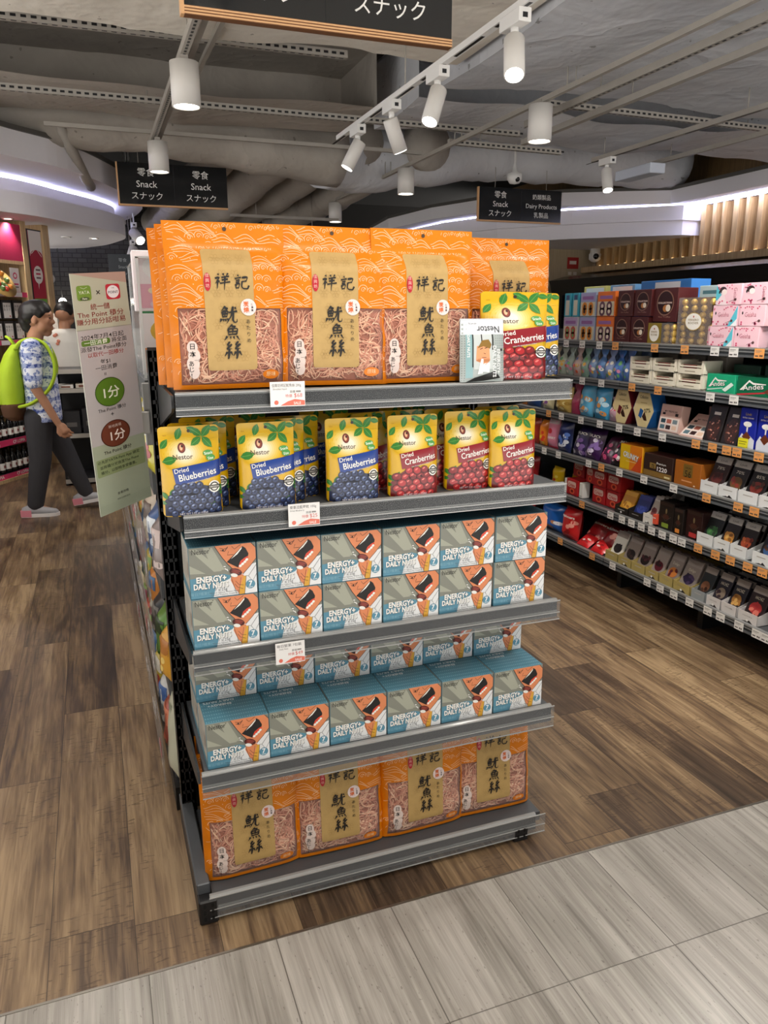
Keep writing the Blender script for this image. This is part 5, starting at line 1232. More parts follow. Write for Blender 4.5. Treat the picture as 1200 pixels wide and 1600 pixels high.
for s, (y1, y0) in enumerate(((3.36, 3.195), (3.185, 3.015), (3.005, 2.835))):
    for tr in (0, 1):
        w = y1-y0; t = thing('wooden_crate', '%s white crate of chocolates in the %s stack from the far end' % (('Lower', 'Upper')[tr], ORD[s+1]), 'crate', place(2, (y0+y1)/2, .02, tr*.068), RZ, 'small white crates'); hw = w/2
        b = MB()
        for xx in (-hw, hw-.014): b.box(xx, xx+.014, 0, .11, 0, .066, CRW)
        b.box(-hw, hw, .1, .106, .004, .055, CRW); b.box(-hw, hw, 0, .11, .003, .007, CRW); b.build('crate', t)
        b = MB(); b.box(-hw+.014, hw-.014, -.001, .004, .004, .030, CRW); a = Art(); a.rect(-w*.2, .014, w*.2, .018, ink('#9a9078'), 1); a.emit(b, at_y(-.001), eps=.0005); b.box(-hw+.014, hw-.014, -.001, .004, .036, .042, CRW); b.build('front_slat', t)
        b = MB(); b.box(-hw+.015, hw-.015, .008, .10, .008, .047, ink('#cfc6b0')); b.box(-hw+.03, hw-.05, .006, .0075, .03, .046, ink('#7a2a26')); b.build('chocolate_pack', t)
def andes(red):
    def f(a, w, h):
        a.rect(-w*.49, h*.05, w*.49, h*.93, ink('#1fa87a' if not red else '#0f6a48'), 1); a.poly([(-w*.42, h*.3), (-w*.2, h*.85), (-w*.1, h*.72), (w*.2, h*.7), (w*.2, h*.66), (-w*.1, h*.62), (-w*.2, h*.74), (-w*.36, h*.3)], WH, 2)
        a.text('Andes', -w*.08, h*.36, h*.38, KK, 3, .03, .12, fit=w*.50); a.text('Andes', -w*.085, h*.375, h*.38, WH, 4, .01, .12, fit=w*.50)
        if red: a.poly([(-w*.48, h*.08), (w*.2, h*.30), (w*.2, h*.22), (-w*.48, .0)], ink('#c22a3a'), 2); a.poly([(w*.16, h*.3), (w*.4, h*.66), (w*.49, h*.6), (w*.28, h*.2)], ink('#6b3a2a'), 5)
        else: a.poly([(-w*.45, h*.17), (w*.1, h*.32), (w*.1, h*.26), (-w*.45, h*.1)], ink('#bfe6d4'), 2); a.poly([(w*.08, h*.2), (w*.38, h*.62), (w*.47, h*.5), (w*.2, h*.1)], ink('#dff2ea'), 5)
    return f
c2('mint_carton', 'bright green mint chocolate carton with white lettering beside the crates', 2, 2.81, 2.635, .082, .12, '#1fa87a', andes(0), 'green mint cartons')
c2('mint_carton', 'dark green mint chocolate carton with a red stripe', 2, 2.63, 2.40, .082, .12, '#0c5a40', andes(1), 'green mint cartons')
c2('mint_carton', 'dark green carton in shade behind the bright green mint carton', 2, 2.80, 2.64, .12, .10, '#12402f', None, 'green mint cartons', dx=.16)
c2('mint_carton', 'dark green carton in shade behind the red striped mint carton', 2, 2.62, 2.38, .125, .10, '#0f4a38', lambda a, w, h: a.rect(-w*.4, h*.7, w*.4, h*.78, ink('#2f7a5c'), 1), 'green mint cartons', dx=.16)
for k, (y1, y0) in enumerate(((3.32, 3.17), (3.15, 2.98), (2.97, 2.84))): c2('backstock_carton', 'grey carton in shade behind the %s crate stack' % ORD[k+1], 2, y1, y0, .15, .1, '#8d8278', lambda a, w, h: a.rect(-w*.4, h*.7, -w*.1, h*.85, ink('#5a3a34'), 1), 'backstock cartons', dx=.16)
# -- third row
def dots(c1, c2_, n, sd, txt=None, tc='#f4f0ea'):
    def f(a, w, h):
        Q = random.Random(sd)
        for q in range(n): a.ell(Q.uniform(-.38, .38)*w, Q.uniform(.1, .6)*h, w*.13, h*.07, ink((c1, c2_)[q % 2]), 1+q % 3, 10)
        if txt: a.text(txt, 0, h*.68, h*.12, ink(tc), 5, .02, fit=w*.7)
    return f
p2('sweet_bag', 'pale yellow sweet bag farthest on the third chocolate shelf', 3, 4.22, 4.10, .15, .07, '#d9d0a8', dots('#f4ecd8', '#7a4a8a', 6, 2), 'bags on the third chocolate shelf', seed=1)
p2('sweet_bag', 'gold foil bag on the third chocolate shelf', 3, 4.06, 3.91, .15, .08, '#c9a85a', dots('#e8d89a', '#b08a3a', 8, 3), 'bags on the third chocolate shelf', seed=2)
p2('sweet_bag', 'narrow magenta bag beside the gold foil bag', 3, 3.91, 3.82, .18, .05, '#a83a5a', None, 'bags on the third chocolate shelf', seed=3, twist=True)
p2('sweet_bag', 'first light blue sweet bag on the third chocolate shelf', 3, 3.82, 3.69, .19, .07, '#5fb0d8', dots('#bfe0ee', '#e8a05a', 12, 4), 'bags on the third chocolate shelf', seed=4)
p2('sweet_bag', 'second light blue sweet bag on the third chocolate shelf, beside the hexagon box', 3, 3.68, 3.54, .19, .07, '#4aa4d4', dots('#bfe0ee', '#e8a05a', 12, 5), 'bags on the third chocolate shelf', seed=5)
p2('sweet_bag', 'small pink and clear bag squeezed next to the hexagon box', 3, 3.54, 3.44, .13, .06, '#c9a0b0', dots('#e83a6a', '#efe0e6', 6, 6), 'bags on the third chocolate shelf', seed=6, twist=True)
for k in range(5): p2('sweet_bag', '%s dark bag in the rear row of the third chocolate shelf' % ORD[k+1].capitalize(), 3, 4.15-k*.14, 4.03-k*.14, .18, .05, ('#a8324a', '#7a5a3a', '#2f6f9a', '#24608a', '#6a7a3a')[k], None, 'bags on the third chocolate shelf', seed=k+8, dx=.18)
def hexbox(y, side, pct, lb):
    t = thing('hexagon_box', lb, 'chocolate box', place(3, y, .03), RZ, 'hexagon chocolate boxes'); w, h = .165, .19
    P = [(-w*.22, 0), (w*.22, 0), (w*.5, h*.48), (w*.24, h), (-w*.24, h), (-w*.5, h*.48)]
    b = MB(); b.prism(P, 0, .085, ink(side, .4), 'y')
    a = Art(); a.poly([(x*.97, .003+z*.97) for x, z in P], ink('#e3cf9a', .45), 1); a.text('Collection', 0, h*.78, .024, KK, 2, .008, fit=w*.38); a.rect(-w*.15, h*.66, w*.15, h*.68, ink('#b59a60'), 2)
    a.poly([(-w*.22, h*.30), (-w*.14, h*.52), (w*.02, h*.46), (-w*.08, h*.24)], ink(side, .4), 2); a.poly([(-w*.04, h*.30), (w*.06, h*.43), (w*.16, h*.30), (w*.2, h*.2), (w*.06, h*.2)], ink('#3a1f16'), 3)
    a.text(pct, w*.2, h*.42, .030, KK, 3, .01, .2); a.emit(b, front, eps=.0005); b.build('carton', t, fixn=True)
    b = MB(); b.box(-w*.24, w*.24, .002, .083, h, h+.001, ink('#c9a870')); b.build('lid', t)
hexbox(3.415, '#6b1a24', '75%', 'red sided hexagonal chocolate box with a cream front'); hexbox(3.24, '#1f5c9e', '37%', 'blue sided hexagonal chocolate box with a cream front')
def photo(a, w, h):
    a.rect(-w*.46, h*.56, w*.46, h*.94, ink('#d8b0a4'), 1); a.rect(-w*.46, h*.05, w*.46, h*.52, ink('#efe0d8'), 1); Q = random.Random(4)
    for q, c in enumerate(('#5a7a86', '#3a2626', '#e8c8b0', '#2f4a54', '#b86a5a', '#7a8a90')): a.rrect(-w*.4+(q % 3)*w*.28, h*.1+(q//3)*h*.22, -w*.18+(q % 3)*w*.28, h*.25+(q//3)*h*.22, .003, ink(c), 2)
    a.text('MY TREASURE', 0, h*.72, .012, ink('#4a3030'), 2, .01, fit=w*.6); a.rect(-w*.38, h*.62, -w*.25, h*.7, KK, 2); a.rect(w*.22, h*.60, w*.36, h*.7, KK, 2)
c2('picture_carton', 'pale pink carton with small pictures standing on the third shelf', 3, 3.14, 2.985, .135, .05, '#d8b4a8', photo, 'pale pink picture cartons', dx=.04, lean=-.16)
c2('picture_carton', 'pale pink carton with small pictures lying tilted beside the dark bottles carton', 3, 2.975, 2.81, .15, .03, '#dcb8ac', photo, 'pale pink picture cartons', lean=-.85, dx=.03)
c2('picture_carton', 'pink carton standing behind the tilted picture carton', 3, 2.97, 2.85, .13, .06, '#b8948c', None, 'pale pink picture cartons', dx=.2)
def dark_bottle(a, w, h):
    a.rect(-w*.2, h*.72, w*.2, h*.8, ink('#d9d0c4'), 1); Q = random.Random(6)
    a.ell(0, h*.36, w*.38, h*.34, ink('#3a2018'), 1, 18)
    for q in range(26): a.ell(Q.uniform(-.32, .32)*w, Q.uniform(.06, .62)*h, .004, .004, ink(Q.choice(('#8a4a36', '#c9907a', '#5a2a20'))), 2+q % 2, 8)
for k, (y1, y0) in enumerate(((2.815, 2.71), (2.705, 2.605))): c2('dark_pouch_carton', 'black chocolate pack with a bottle shaped picture, %s' % ('beside the tilted pink carton', 'next to the blue packs')[k], 3, y1, y0, .17, .05, '#1c1614', dark_bottle, 'black bottle picture packs', lean=-.25, dx=.03)
def bluepack(a, w, h):
    a.poly([(-w*.49, 0), (w*.49, 0), (w*.49, h*.22), (w*.2, h*.32), (0, h*.22), (-w*.3, h*.36), (-w*.49, h*.2)], ink('#dfe3ee'), 1); a.text('Lindt', 0, h*.82, .016, ink('#c9b060'), 2, .01); a.text('EXTRA CREAMY', 0, h*.74, .008, WH, 2, .02, fit=w*.7)
    a.ell(0, h*.60, w*.26, h*.07, WH, 2, 14); a.poly([(-w*.05, h*.55), (w*.05, h*.55), (w*.03, h*.3), (-w*.03, h*.3)], WH, 2); a.poly([(-w*.28, h*.28), (0, h*.42), (w*.26, h*.28), (0, h*.15)], ink('#6b3620'), 3)
for k, (y1, y0) in enumerate(((2.60, 2.505), (2.50, 2.405), (2.40, 2.305))):
    c2('milk_chocolate_carton', 'royal blue milk chocolate carton, %s' % ('beside the black bottle packs', 'in the middle of three', 'last of three toward the walkway')[k], 3, y1, y0, .172, .10, '#1b2aa0', bluepack, 'royal blue milk chocolate cartons', dx=.03)
c2('yellow_note', 'small bright yellow note on the first royal blue carton', 3, 2.59, 2.53, .04, .002, '#e8e02a', lambda a, w, h: (a.rect(-w*.4, h*.6, w*.4, h*.68, ink('#8a8420'), 1), a.rect(-w*.4, h*.35, w*.3, h*.43, ink('#8a8420'), 1)), dx=.020, dz=.002, cat='note')
# -- fourth row
p2('candy_bag', 'orange and yellow bag farthest on the fourth chocolate shelf', 4, 4.24, 4.15, .16, .06, '#e8862a', dots('#f0c83a', '#d8402a', 7, 1), 'bags on the fourth chocolate shelf', seed=1)
p2('candy_bag', 'pink candy bag with a cherry picture on the fourth chocolate shelf', 4, 4.14, 4.02, .19, .06, '#e08aa4', lambda a, w, h: (a.rect(-w*.48, h*.8, w*.48, h*.98, ink('#c9b4b0'), 1), a.ell(-w*.1, h*.55, w*.2, h*.09, ink('#c22a3a'), 1, 14), a.text('CHERRY', 0, h*.3, .02, WH, 2, .02, fit=w*.7), a.rect(-w*.48, 0, w*.48, h*.06, ink('#d02a4a'), 1)), 'bags on the fourth chocolate shelf', seed=2, lean=-.04)
PUR = (('#1f2a5a', 'dark navy glossy bag'), ('#2a1f4a', 'deep purple bag with silver print'), ('#3a1a4a', 'purple bag beside the silver printed one'), ('#4a1a3a', 'plum bag with pink print'), ('#1a1418', 'black bag with pink and white print'))
for k, (y1, y0) in enumerate(((4.0, 3.86), (3.84, 3.70), (3.72, 3.58), (3.58, 3.48), (3.48, 3.38))):
    p2('candy_bag', PUR[k][1]+' on the fourth chocolate shelf', 4, y1, y0, .18, .07, PUR[k][0], dots(('#5a7ac4', '#c9c4d0', '#8a6ab0', '#d85a8a', '#e8dde0')[k], ('#d8dce8', '#7a5a9a', '#e0d8ea', '#3a1a3a', '#d8447a')[k], 11, k, (None, 'DUO', 'DUO', None, 'ONLY')[k]), 'bags on the fourth chocolate shelf', seed=k+4, lean=(-.1, -.3, -.3, -.6, -.55)[k], dx=.03)
def crunky(a, w, h):
    a.rect(-w*.49, .003, -w*.05, h*.98, ink('#e2b818'), 1); a.rect(-w*.05, .003, w*.49, h*.98, ink('#e0801c'), 1); a.poly([(w*.05, .003), (w*.49, .003), (w*.49, h*.7)], ink('#cf4a1c'), 2)
    a.text('CRUNKY', .0, h*.46, .040, KK, 3, .05, -.12, fit=w*.72); a.text('CRUNKY', -.001, h*.465, .040, WH, 4, .03, -.12, fit=w*.70); a.rect(-w*.2, h*.34, w*.25, h*.36, ink('#f0e0a0'), 3)
c2('crunch_carton', 'yellow and orange carton with big white lettering on the fourth shelf', 4, 3.39, 3.205, .135, .10, '#e09a1c', crunky, 'boxed chocolates on the fourth shelf', side='#d8761c')
c2('premium_carton', 'dark brown carton numbered 1220 on the fourth shelf', 4, 3.195, 2.975, .115, .10, '#33211c', lambda a, w, h: (a.rect(-w*.49, .003, w*.49, h*.27, ink('#8a6a34'), 1), a.rrect(-w*.28, h*.38, -w*.06, h*.62, .002, ink('#8a6f3a'), 1), a.text('72', -w*.17, h*.42, .022, KK, 2, .02), a.text('1220', w*.14, h*.32, .030, WH, 2, .02, fit=w*.34), a.text('Premium', w*.12, h*.60, .016, WH, 2, .01, fit=w*.32), a.rect(w*.25, h*.08, w*.44, h*.16, ink('#e0d2a0'), 2)), 'boxed chocolates on the fourth shelf', side='#4a2a26')
c2('premium_carton', 'copper orange carton numbered 56 on the fourth shelf', 4, 2.965, 2.785, .118, .14, '#a8611f', lambda a, w, h: (a.rect(-w*.16, h*.38, w*.2, h*.9, ink('#7a5f2a'), 1), a.text('56', w*.03, h*.38, .046, KK, 2, .0), a.text('CACAO', w*.03, h*.72, .012, KK, 2, .01), a.rect(-w*.2, h*.18, w*.2, h*.23, ink('#e0a070'), 1), a.ell(w*.3, h*.08, .007, .004, ink('#f0dcc4'), 1, 8)), 'boxed chocolates on the fourth shelf', side='#8a5020')
# leaning bars in white counter trays
def bar_tray(l, y1, y0, bar_c, pic, lb, h=.175, tray_c='#e9eaea', txt='', seed=0, cap='#d8cfc6', th=.055):
    w = y1-y0-.004; t = thing('counter_tray', 'tray holding the '+lb, 'tray', place(l, (y0+y1)/2, .012), RZ, 'chocolate bar trays')
    T = ink(tray_c, .45); b = MB(); b.prism([(0, 0), (.20, 0), (.20, .13), (.19, .14), (.10, .075), (.02, .05), (0, .045)], -w/2, -w/2+.002, T, 'x'); b.prism([(0, 0), (.20, 0), (.20, .13), (.19, .14), (.10, .075), (.02, .05), (0, .045)], w/2-.002, w/2, T, 'x')
    b.box(-w/2, w/2, 0, .20, 0, .002, T); b.box(-w/2, w/2, .198, .20, 0, .14, T); b.build('tray', t, fixn=True)
    b = MB(); b.box(-w/2, w/2, -.001, .002, 0, th, T); a = Art(); (a.text(txt, 0, th*.6, .008, ink('#8a8680'), 1, fit=w*.5) if txt and not txt.endswith('%') else a.rect(-w*.25, th*.62, w*.25, th*.70, ink('#b8b4ae'), 1))
    if seed % 2: a.poly([(-w*.3, .004), (w*.3, .004), (w*.12, .016), (-w*.05, .010)], KK, 1); a.ell(0, .014, .007, .006, WH, 2, 12)
    a.emit(b, at_y(-.001), eps=.0006); b.build('front_lip', t)
    for q in range(3):
        def f(a, w_, h_, q=q):
            a.rect(-w_*.48, h_*.80, w_*.48, h_*.99, ink(cap), 1); (a.text('Lindt', 0, h_*.86, .014, ink('#5a5048'), 2, fit=w_*.4) if l < 6 and tray_c[1] == 'e' else None)
            if txt: a.text(txt, 0, h_*.64, .020, ink('#d8cdb8'), 2, .0, fit=min(w_*.6, .045))
            Q = random.Random(seed)
            a.ell(0, h_*.40, w_*.34, h_*.16, ink(pic[0]), 2, 16)
            for k in range(7): a.ell(Q.uniform(-.26, .26)*w_, h_*Q.uniform(.28, .52), w_*.14, h_*.05, ink(pic[k % len(pic)]), 3+k % 2, 10, Q.uniform(0, 3))
        o = carton('chocolate_bar', '%s %s' % (('Front', 'Second', 'Rear')[q], lb), 'chocolate bar', place(l, (y0+y1)/2, .026+q*.030, .004), RZ, w-.008, .010, h-.004*q, bar_c, f if q < 2 else None, 'leaning chocolate bars', lean=-.42)
B4 = (((2.775, 2.665), '78%', '#2b1512', ('#5a2018', '#3a120e')), ((2.66, 2.55), '70%', '#17110f', ('#6a4a20', '#8a3020')), ((2.545, 2.435), '85%', '#15100f', ('#7a2a1c', '#4a2a1a')), ((2.43, 2.32), '99%', '#120e0d', ('#8a3a20', '#3a2016')))
for k, ((y1, y0), tx, c, pc) in enumerate(B4): bar_tray(4, y1, y0, c, pc, 'black chocolate bar marked %s on the fourth shelf' % tx, txt=tx, seed=k)
# -- fifth row
p2('candy_bag', 'yellow pack farthest on the fifth chocolate shelf', 5, 4.15, 4.03, .12, .06, '#e0b81c', dots('#c22a2a', '#f0dc6a', 4, 1), 'small packs on the fifth chocolate shelf', seed=1, dx=.1)
p2('candy_bag', 'second yellow pack on the fifth chocolate shelf, in shade', 5, 4.01, 3.93, .12, .06, '#d8ac1c', None, 'small packs on the fifth chocolate shelf', seed=2, dx=.16)
def redbox(a, w, h):
    a.rrect(-w*.4, h*.48, w*.34, h*.86, h*.12, ink('#d8b4a8'), 1); a.text('Crispy', -w*.03, h*.55, .026, ink('#b01c22'), 2, .02, fit=w*.6); a.ell(w*.02, h*.26, w*.22, h*.19, ink('#d85a3a'), 1, 14); a.ell(w*.02, h*.26, w*.12, h*.1, ink('#7a1014'), 2, 12); a.rect(-w*.45, .002, w*.45, h*.05, ink('#7a0f14'), 1)
for k, (y1, y0, dz, dx) in enumerate(((3.89, 3.77, 0, .03), (3.93, 3.81, .098, .10), (3.74, 3.66, .098, .06), (3.655, 3.53, 0, .05), (3.655, 3.53, .098, .05), (3.525, 3.40, 0, .05), (3.525, 3.40, .098, .05))):
    c2('red_carton', 'red wafer carton, '+('single one in front at the far end', 'one raised behind the single front carton', 'narrow raised one beside the stacks', 'lower one of the first stack', 'upper one of the first stack', 'lower one of the stack by the black tray', 'upper one of the stack by the black tray')[k], 5, y1, y0, .096, .09, '#a8181e', redbox, 'red wafer cartons', dz=dz, dx=dx)
for k, (y1, y0) in enumerate(((3.92, 3.895), (3.765, 3.735))): c2('white_divider', '%s small white card between the red wafer cartons' % ('First', 'Second')[k], 5, y1, y0-.01, .09, .05, '#e6e2dc', lambda a, w, h: a.rect(-w*.3, h*.1, w*.3, h*.14, ink('#9a948c'), 1), 'white cards', dx=.035, cat='card')
bar_tray(5, 3.39, 3.275, '#c98a1c', ('#e0a83a', '#a86a14'), 'golden yellow chocolate bar on the fifth shelf', .13, '#1f1b18', '', 1, '#d8a02a', .04); bar_tray(5, 3.27, 3.16, '#1c2a6a', ('#3a4a9a', '#2a3a86'), 'navy blue chocolate bar on the fifth shelf', .13, '#1f1b18', '', 2, '#24327a', .04)
bar_tray(5, 3.155, 3.085, '#b8aca0', ('#7a3a3a', '#5a2a2a'), 'pale wrapped chocolate bar in a narrow white fifth shelf tray', .15, '#e4e0d8', '', 3, '#d0c8bc')
def darkbox(tc):
    def f(a, w, h): a.rect(-w*.45, h*.86, w*.45, h*.97, ink('#3a2a24'), 1); a.ell(0, h*.66, .006, .014, ink('#7a6a4a'), 1, 10); a.line([(-w*.3, h*.45), (0, h*.3), (w*.34, h*.5)], .002, ink('#5a5048'), 1); a.ell(0, h*.46, w*.22, h*.09, ink('#4a2a20'), 2, 14); a.rrect(-w*.26, h*.06, w*.22, h*.22, .004, ink(tc), 3)
    return f
c2('dark_gift_carton', 'nearly black gift carton with a green tag on the fifth shelf', 5, 3.06, 2.95, .14, .09, '#221a16', darkbox('#8aa03a'), 'dark gift cartons', dx=.03); c2('dark_gift_carton', 'nearly black gift carton with an orange tag on the fifth shelf', 5, 2.94, 2.87, .13, .08, '#1c1512', darkbox('#e08a3a'), 'dark gift cartons', dx=.02)
c2('dark_gift_carton', 'dark maroon gift carton with a red tag on the fifth shelf', 5, 2.865, 2.755, .14, .10, '#2d1614', darkbox('#c23a3a'), 'dark gift cartons', dx=.03); c2('red_tag_pouch', 'small red orange tag pouch at the far side of the dark gift cartons', 5, 3.09, 3.055, .05, .03, '#e0563a', lambda a, w, h: a.rect(-w*.3, h*.6, w*.3, h*.7, WH, 1), dx=.018, dz=.01, cat='pouch')
B5 = (((2.765, 2.66), '#16181a', ('#3a6a3a', '#4f8a4a', '#2a3a2a'), 'green leaf pictured black chocolate bar on the fifth shelf'), ((2.655, 2.56), '#1a120e', ('#c98a3a', '#e0b060', '#8a5a24'), 'orange slice pictured black chocolate bar on the fifth shelf'), ((2.555, 2.46), '#1a100e', ('#a84a2a', '#c8683a', '#6a2418'), 'amber pictured black chocolate bar on the fifth shelf'), ((2.43, 2.33), '#12161f', ('#3a5a8a', '#24405f', '#5a3a2a'), 'blue pictured black chocolate bar on the fifth shelf'))
for k, ((y1, y0), c, pc, lb) in enumerate(B5): bar_tray(5, y1, y0, c, pc, lb, .16, '#e8eaea', '', k, '#c9c4bc')
# -- bottom row
p2('sweet_pouch', 'blue glossy sweet bag farthest on the bottom chocolate shelf', 6, 4.20, 3.95, .17, .10, '#1f5fb4', dots('#c98a5a', '#e8e8ee', 7, 3), 'big bags on the bottom chocolate shelf', seed=2, dx=.07)
RB = lambda s: dots('#f0a090', '#8a0f14', 6, s, 'Maltesers')
p2('sweet_pouch', 'red glossy bag standing in front on the bottom chocolate shelf', 6, 3.93, 3.76, .19, .09, '#c81e22', RB(2), 'big bags on the bottom chocolate shelf', seed=3, dx=.05, lean=-.12)
p2('sweet_pouch', 'dark red bag leaning back beside the standing red bag', 6, 3.78, 3.58, .17, .09, '#a0161c', RB(4), 'big bags on the bottom chocolate shelf', seed=4, dx=.10, lean=-.7)
p2('sweet_pouch', 'dark red bag leaning back beside the kraft trays', 6, 3.60, 3.42, .18, .09, '#8f1218', RB(5), 'big bags on the bottom chocolate shelf', seed=5, dx=.08, lean=-.6)
for k, (y1, y0) in enumerate(((3.74, 3.62), (3.60, 3.48))): p2('sweet_pouch', 'bright red small bag lying at the shelf edge, %s' % ('beside the standing red bag', 'nearer the kraft trays')[k], 6, y1, y0, .10, .05, '#e0252a', dots('#f6d8d0', '#a81418', 4, k), 'big bags on the bottom chocolate shelf', seed=7+k, dx=.02, lean=-1.0)
KT = '#b3a060'
B6 = (((3.445, 3.335), '#e6e2d8', ('#1c1614', '#2d2420'), 'black and white wrapped bar nearest the red bags, bottom shelf', KT), ((3.33, 3.22), '#8d8078', ('#1c1614', '#3a2a26'), 'grey and black wrapped bar in the second kraft tray', KT), ((3.215, 3.105), '#8a7d76', ('#1c1412', '#4a1f26'), 'grey and black wrapped bar in the third kraft tray', KT), ((3.10, 3.0), '#9a8d86', ('#5a1a24', '#2a1416'), 'grey and berry coloured bar in the fourth kraft tray', KT), ((2.995, 2.895), '#8d807a', ('#c97a3a', '#6a2a2a'), 'grey bar with handwriting in the fifth kraft tray', KT), ((2.89, 2.775), '#8f837d', ('#2a1f3a', '#4a3a5a'), 'grey bar with violet seal in the sixth kraft tray', KT),
      ((2.765, 2.675), '#2a2d2f', ('#7a5038', '#4a2f24'), 'charcoal bar with chocolate squares picture on the bottom shelf', '#9aa0a2'), ((2.665, 2.575), '#26222c', ('#8a7a6a', '#3a2a30'), 'dark violet bar in the first pale tray of the bottom shelf', '#d8d4d2'), ((2.57, 2.48), '#25222a', ('#a8743a', '#d8a860'), 'dark violet bar with nut picture in the second pale tray', '#d8d4d2'), ((2.47, 2.36), '#2d2022', ('#b83a3a', '#e07a6a'), 'dark bar with red fruit picture in the last pale tray', '#d8d4d2'))
for k, ((y1, y0), c, pc, lb, tc) in enumerate(B6): bar_tray(6, y1, y0, c, pc, lb, .165, tc, ('', '', '', '', 'Deligo', 'Deligo', '', 'HACHEZ', 'HACHEZ', 'HACHEZ')[k], k, '#9a8f88', .05)

# far end of the lower rows, seen past the end rack
FAR = ('#c9b23a', '#8a2a3a', '#d8803a', '#2f4f8a', '#b83a4a', '#3a3a5a', '#d8b43a', '#a83a2a', '#e0b83a', '#a8181e', '#d8c23a', '#8a1a1e', '#1f4fa0', '#c23a2a', '#3a6fb0', '#b01c22')
for l in (3, 4, 5, 6):
    for k in range(4):
        y1 = 4.92-.17*k if l < 6 else 4.98-.18*k
        p2('sweet_bag', '%s small bag from the farthest end of the %s chocolate shelf' % (ORD[k+1].capitalize(), NAME[l]), l, y1, y1-.16, .16, .07, FAR[(l-3)*4+k], dots('#efe2cc', '#7a3030', 7, k+l), 'bags at the far end of the chocolate shelves', seed=k+l)
# ---------------------------------------------------------------- shop at the side: angled shelves, banner, stand
SH = math.atan2(.854, .52)
shop = thing('shop_shelving', 'oak framed shop shelving with pink strips under the curved bulkhead', 'shelf rack', (-.924, 7.815, 0), SH)
D_ = Vector((.52, .854, 0)); N_ = Vector((.854, -.52, 0))
def sp(s, off, z): v = Vector((-.924, 7.815, 0))+D_*s-N_*off; return (v.x, v.y, z)
PINK = ink('#d8386a', .5); MAG = ink('#a81c48', .6)
for s0, s1 in ((.72, .80), (-1.4, -1.32), (1.06, 1.16)):
    b = MB(); b.cbox(s0, s1, -.01, .45, 0, 2.4, OAK, .003); b.build('column', shop)
b = MB(); b.box(-1.4, .8, .42, .45, .05, 2.38, oak_mat('oak_dark', '#6a5336', '#8a6e48')); b.build('back_panel', shop)
b = MB(); b.box(-1.32, .72, -.02, .43, 0, .03, OAK); b.build('plinth', shop)
b = MB(); b.box(-1.32, .72, -.004, .02, 2.03, 2.36, MAG); b.box(-1.32, .72, -.006, .03, 2.0, 2.03, OAK); b.build('red_fascia', shop)
for z0, z1, kind in ((.03, .075, 'l'), (.335, .392, 'l'), (.90, .935, 'p'), (1.26, 1.305, 'p'), (1.70, 1.745, 'p')):
    sh = thing('shelf', None, None); sh.parent = shop
    b = MB(); b.box(-1.32, .72, .006, .42, z1-.025, z1, BLACK if kind == 'l' else OAK); b.build('shelf_board', sh)
    b = MB(); b.box(-1.32, .72, -.004, .006, z0, z1, PINK); a = Art()
    if kind == 'l':
        for k in range(5): a.text('CF LOPIA', -1.1+k*.36, z0+.012, .042, WH, 1, .015)
    else:
        x = -1.3
        while x < .7: a.rect(x, z0+.002, x+.12, z1-.002, ink('#ece6e6'), 1); x += .26
    a.emit(b, at_y(-.004), eps=.001); b.build('strip', sh)
def in_shop(o): return o
for r_, z in ((0, .08), (1, .395)):
    for k in range(11):
        t = thing('black_bottle', '%s dark bottle from the oak column on the %s shop shelf' % (ORD[k+1].capitalize(), ('lowest', 'second lowest')[r_]), 'bottle', sp(.64-k*.085, .06, z), SH, 'dark bottles with white labels')
        b = MB(); b.lathe([(0, 0), (.033, 0), (.034, .01), (.034, .13), (.026, .155), (.013, .175), (.012, .20), (.015, .203), (.015, .222), (0, .222)], ink('#131111', .15, .4), 14); b.build('body', t)
        b = MB(); b.lathe([(.0346, .03), (.0346, .095)], ink('#e6e2dc'), 14); a = Art(); a.rect(-.012, .05, .012, .075, ink('#8a4a4a'), 1); a.emit(b, lambda x, y, hh: (x, -.0346-hh, y), eps=.001); b.build('label', t)
def black_pack(k, r_):
    def f(a, w, h):
        a.rect(-w*.38, h*.06, w*.38, h*.86, ink('#ece9e4'), 1)
        for q, s in enumerate(('のり', '焼き', '海苔')): a.vtext(s, w*.22-q*w*.24, h*.62, .028, .030, ink('#26221f'), 2)
        a.ell(w*.22, h*.16, .009, .009, ink('#c84a5a'), 2, 10)
    return carton('black_food_pack', '%s black and white pack from the oak column, %s row of the shop shelf' % (ORD[k+1].capitalize(), ('lower', 'upper')[r_]), 'food pack', sp(.63-k*.16, .05, 1.306+r_*.19), SH, .145, .05, .175, '#1c1a1a', f, 'black and white food packs')
for k in range(6): black_pack(k, 0); black_pack(k, 1)
for k in range(6):
    carton('orange_food_tray', '%s orange tray pack from the oak column on the middle shop shelf' % ORD[k+1].capitalize(), 'food pack', sp(.60-k*.17, .05, .936), SH, .15, .1, .13, '#c4632a', lambda a, w, h: (a.rect(-w*.45, h*.42, w*.45, h*.52, ink('#e8ddcf'), 1), a.rect(-w*.2, h*.1, w*.2, h*.35, ink('#e8a24a'), 1), a.rect(-w*.3, h*.6, w*.25, h*.9, ink('#dd8a3a'), 1)), 'orange tray packs')
carton('shop_notice', 'small white and pink notice standing on the shop shelf by the column', 'notice', sp(.60, .02, 1.746), SH, .13, .006, .22, '#eee6e4', lambda a, w, h: (a.ell(0, h*.68, .03, .03, PINK, 1, 14), a.ell(0, h*.68, .018, .018, WH, 2, 12), a.rect(-w*.3, h*.30, w*.3, h*.36, PINK, 1), a.rect(-w*.3, h*.18, w*.3, h*.24, ink('#8a7a7a'), 1)))
t = thing('sushi_platter', 'tilted round platter display on the shop shelf beside the notice', 'platter', sp(.30, .10, 1.746), SH)
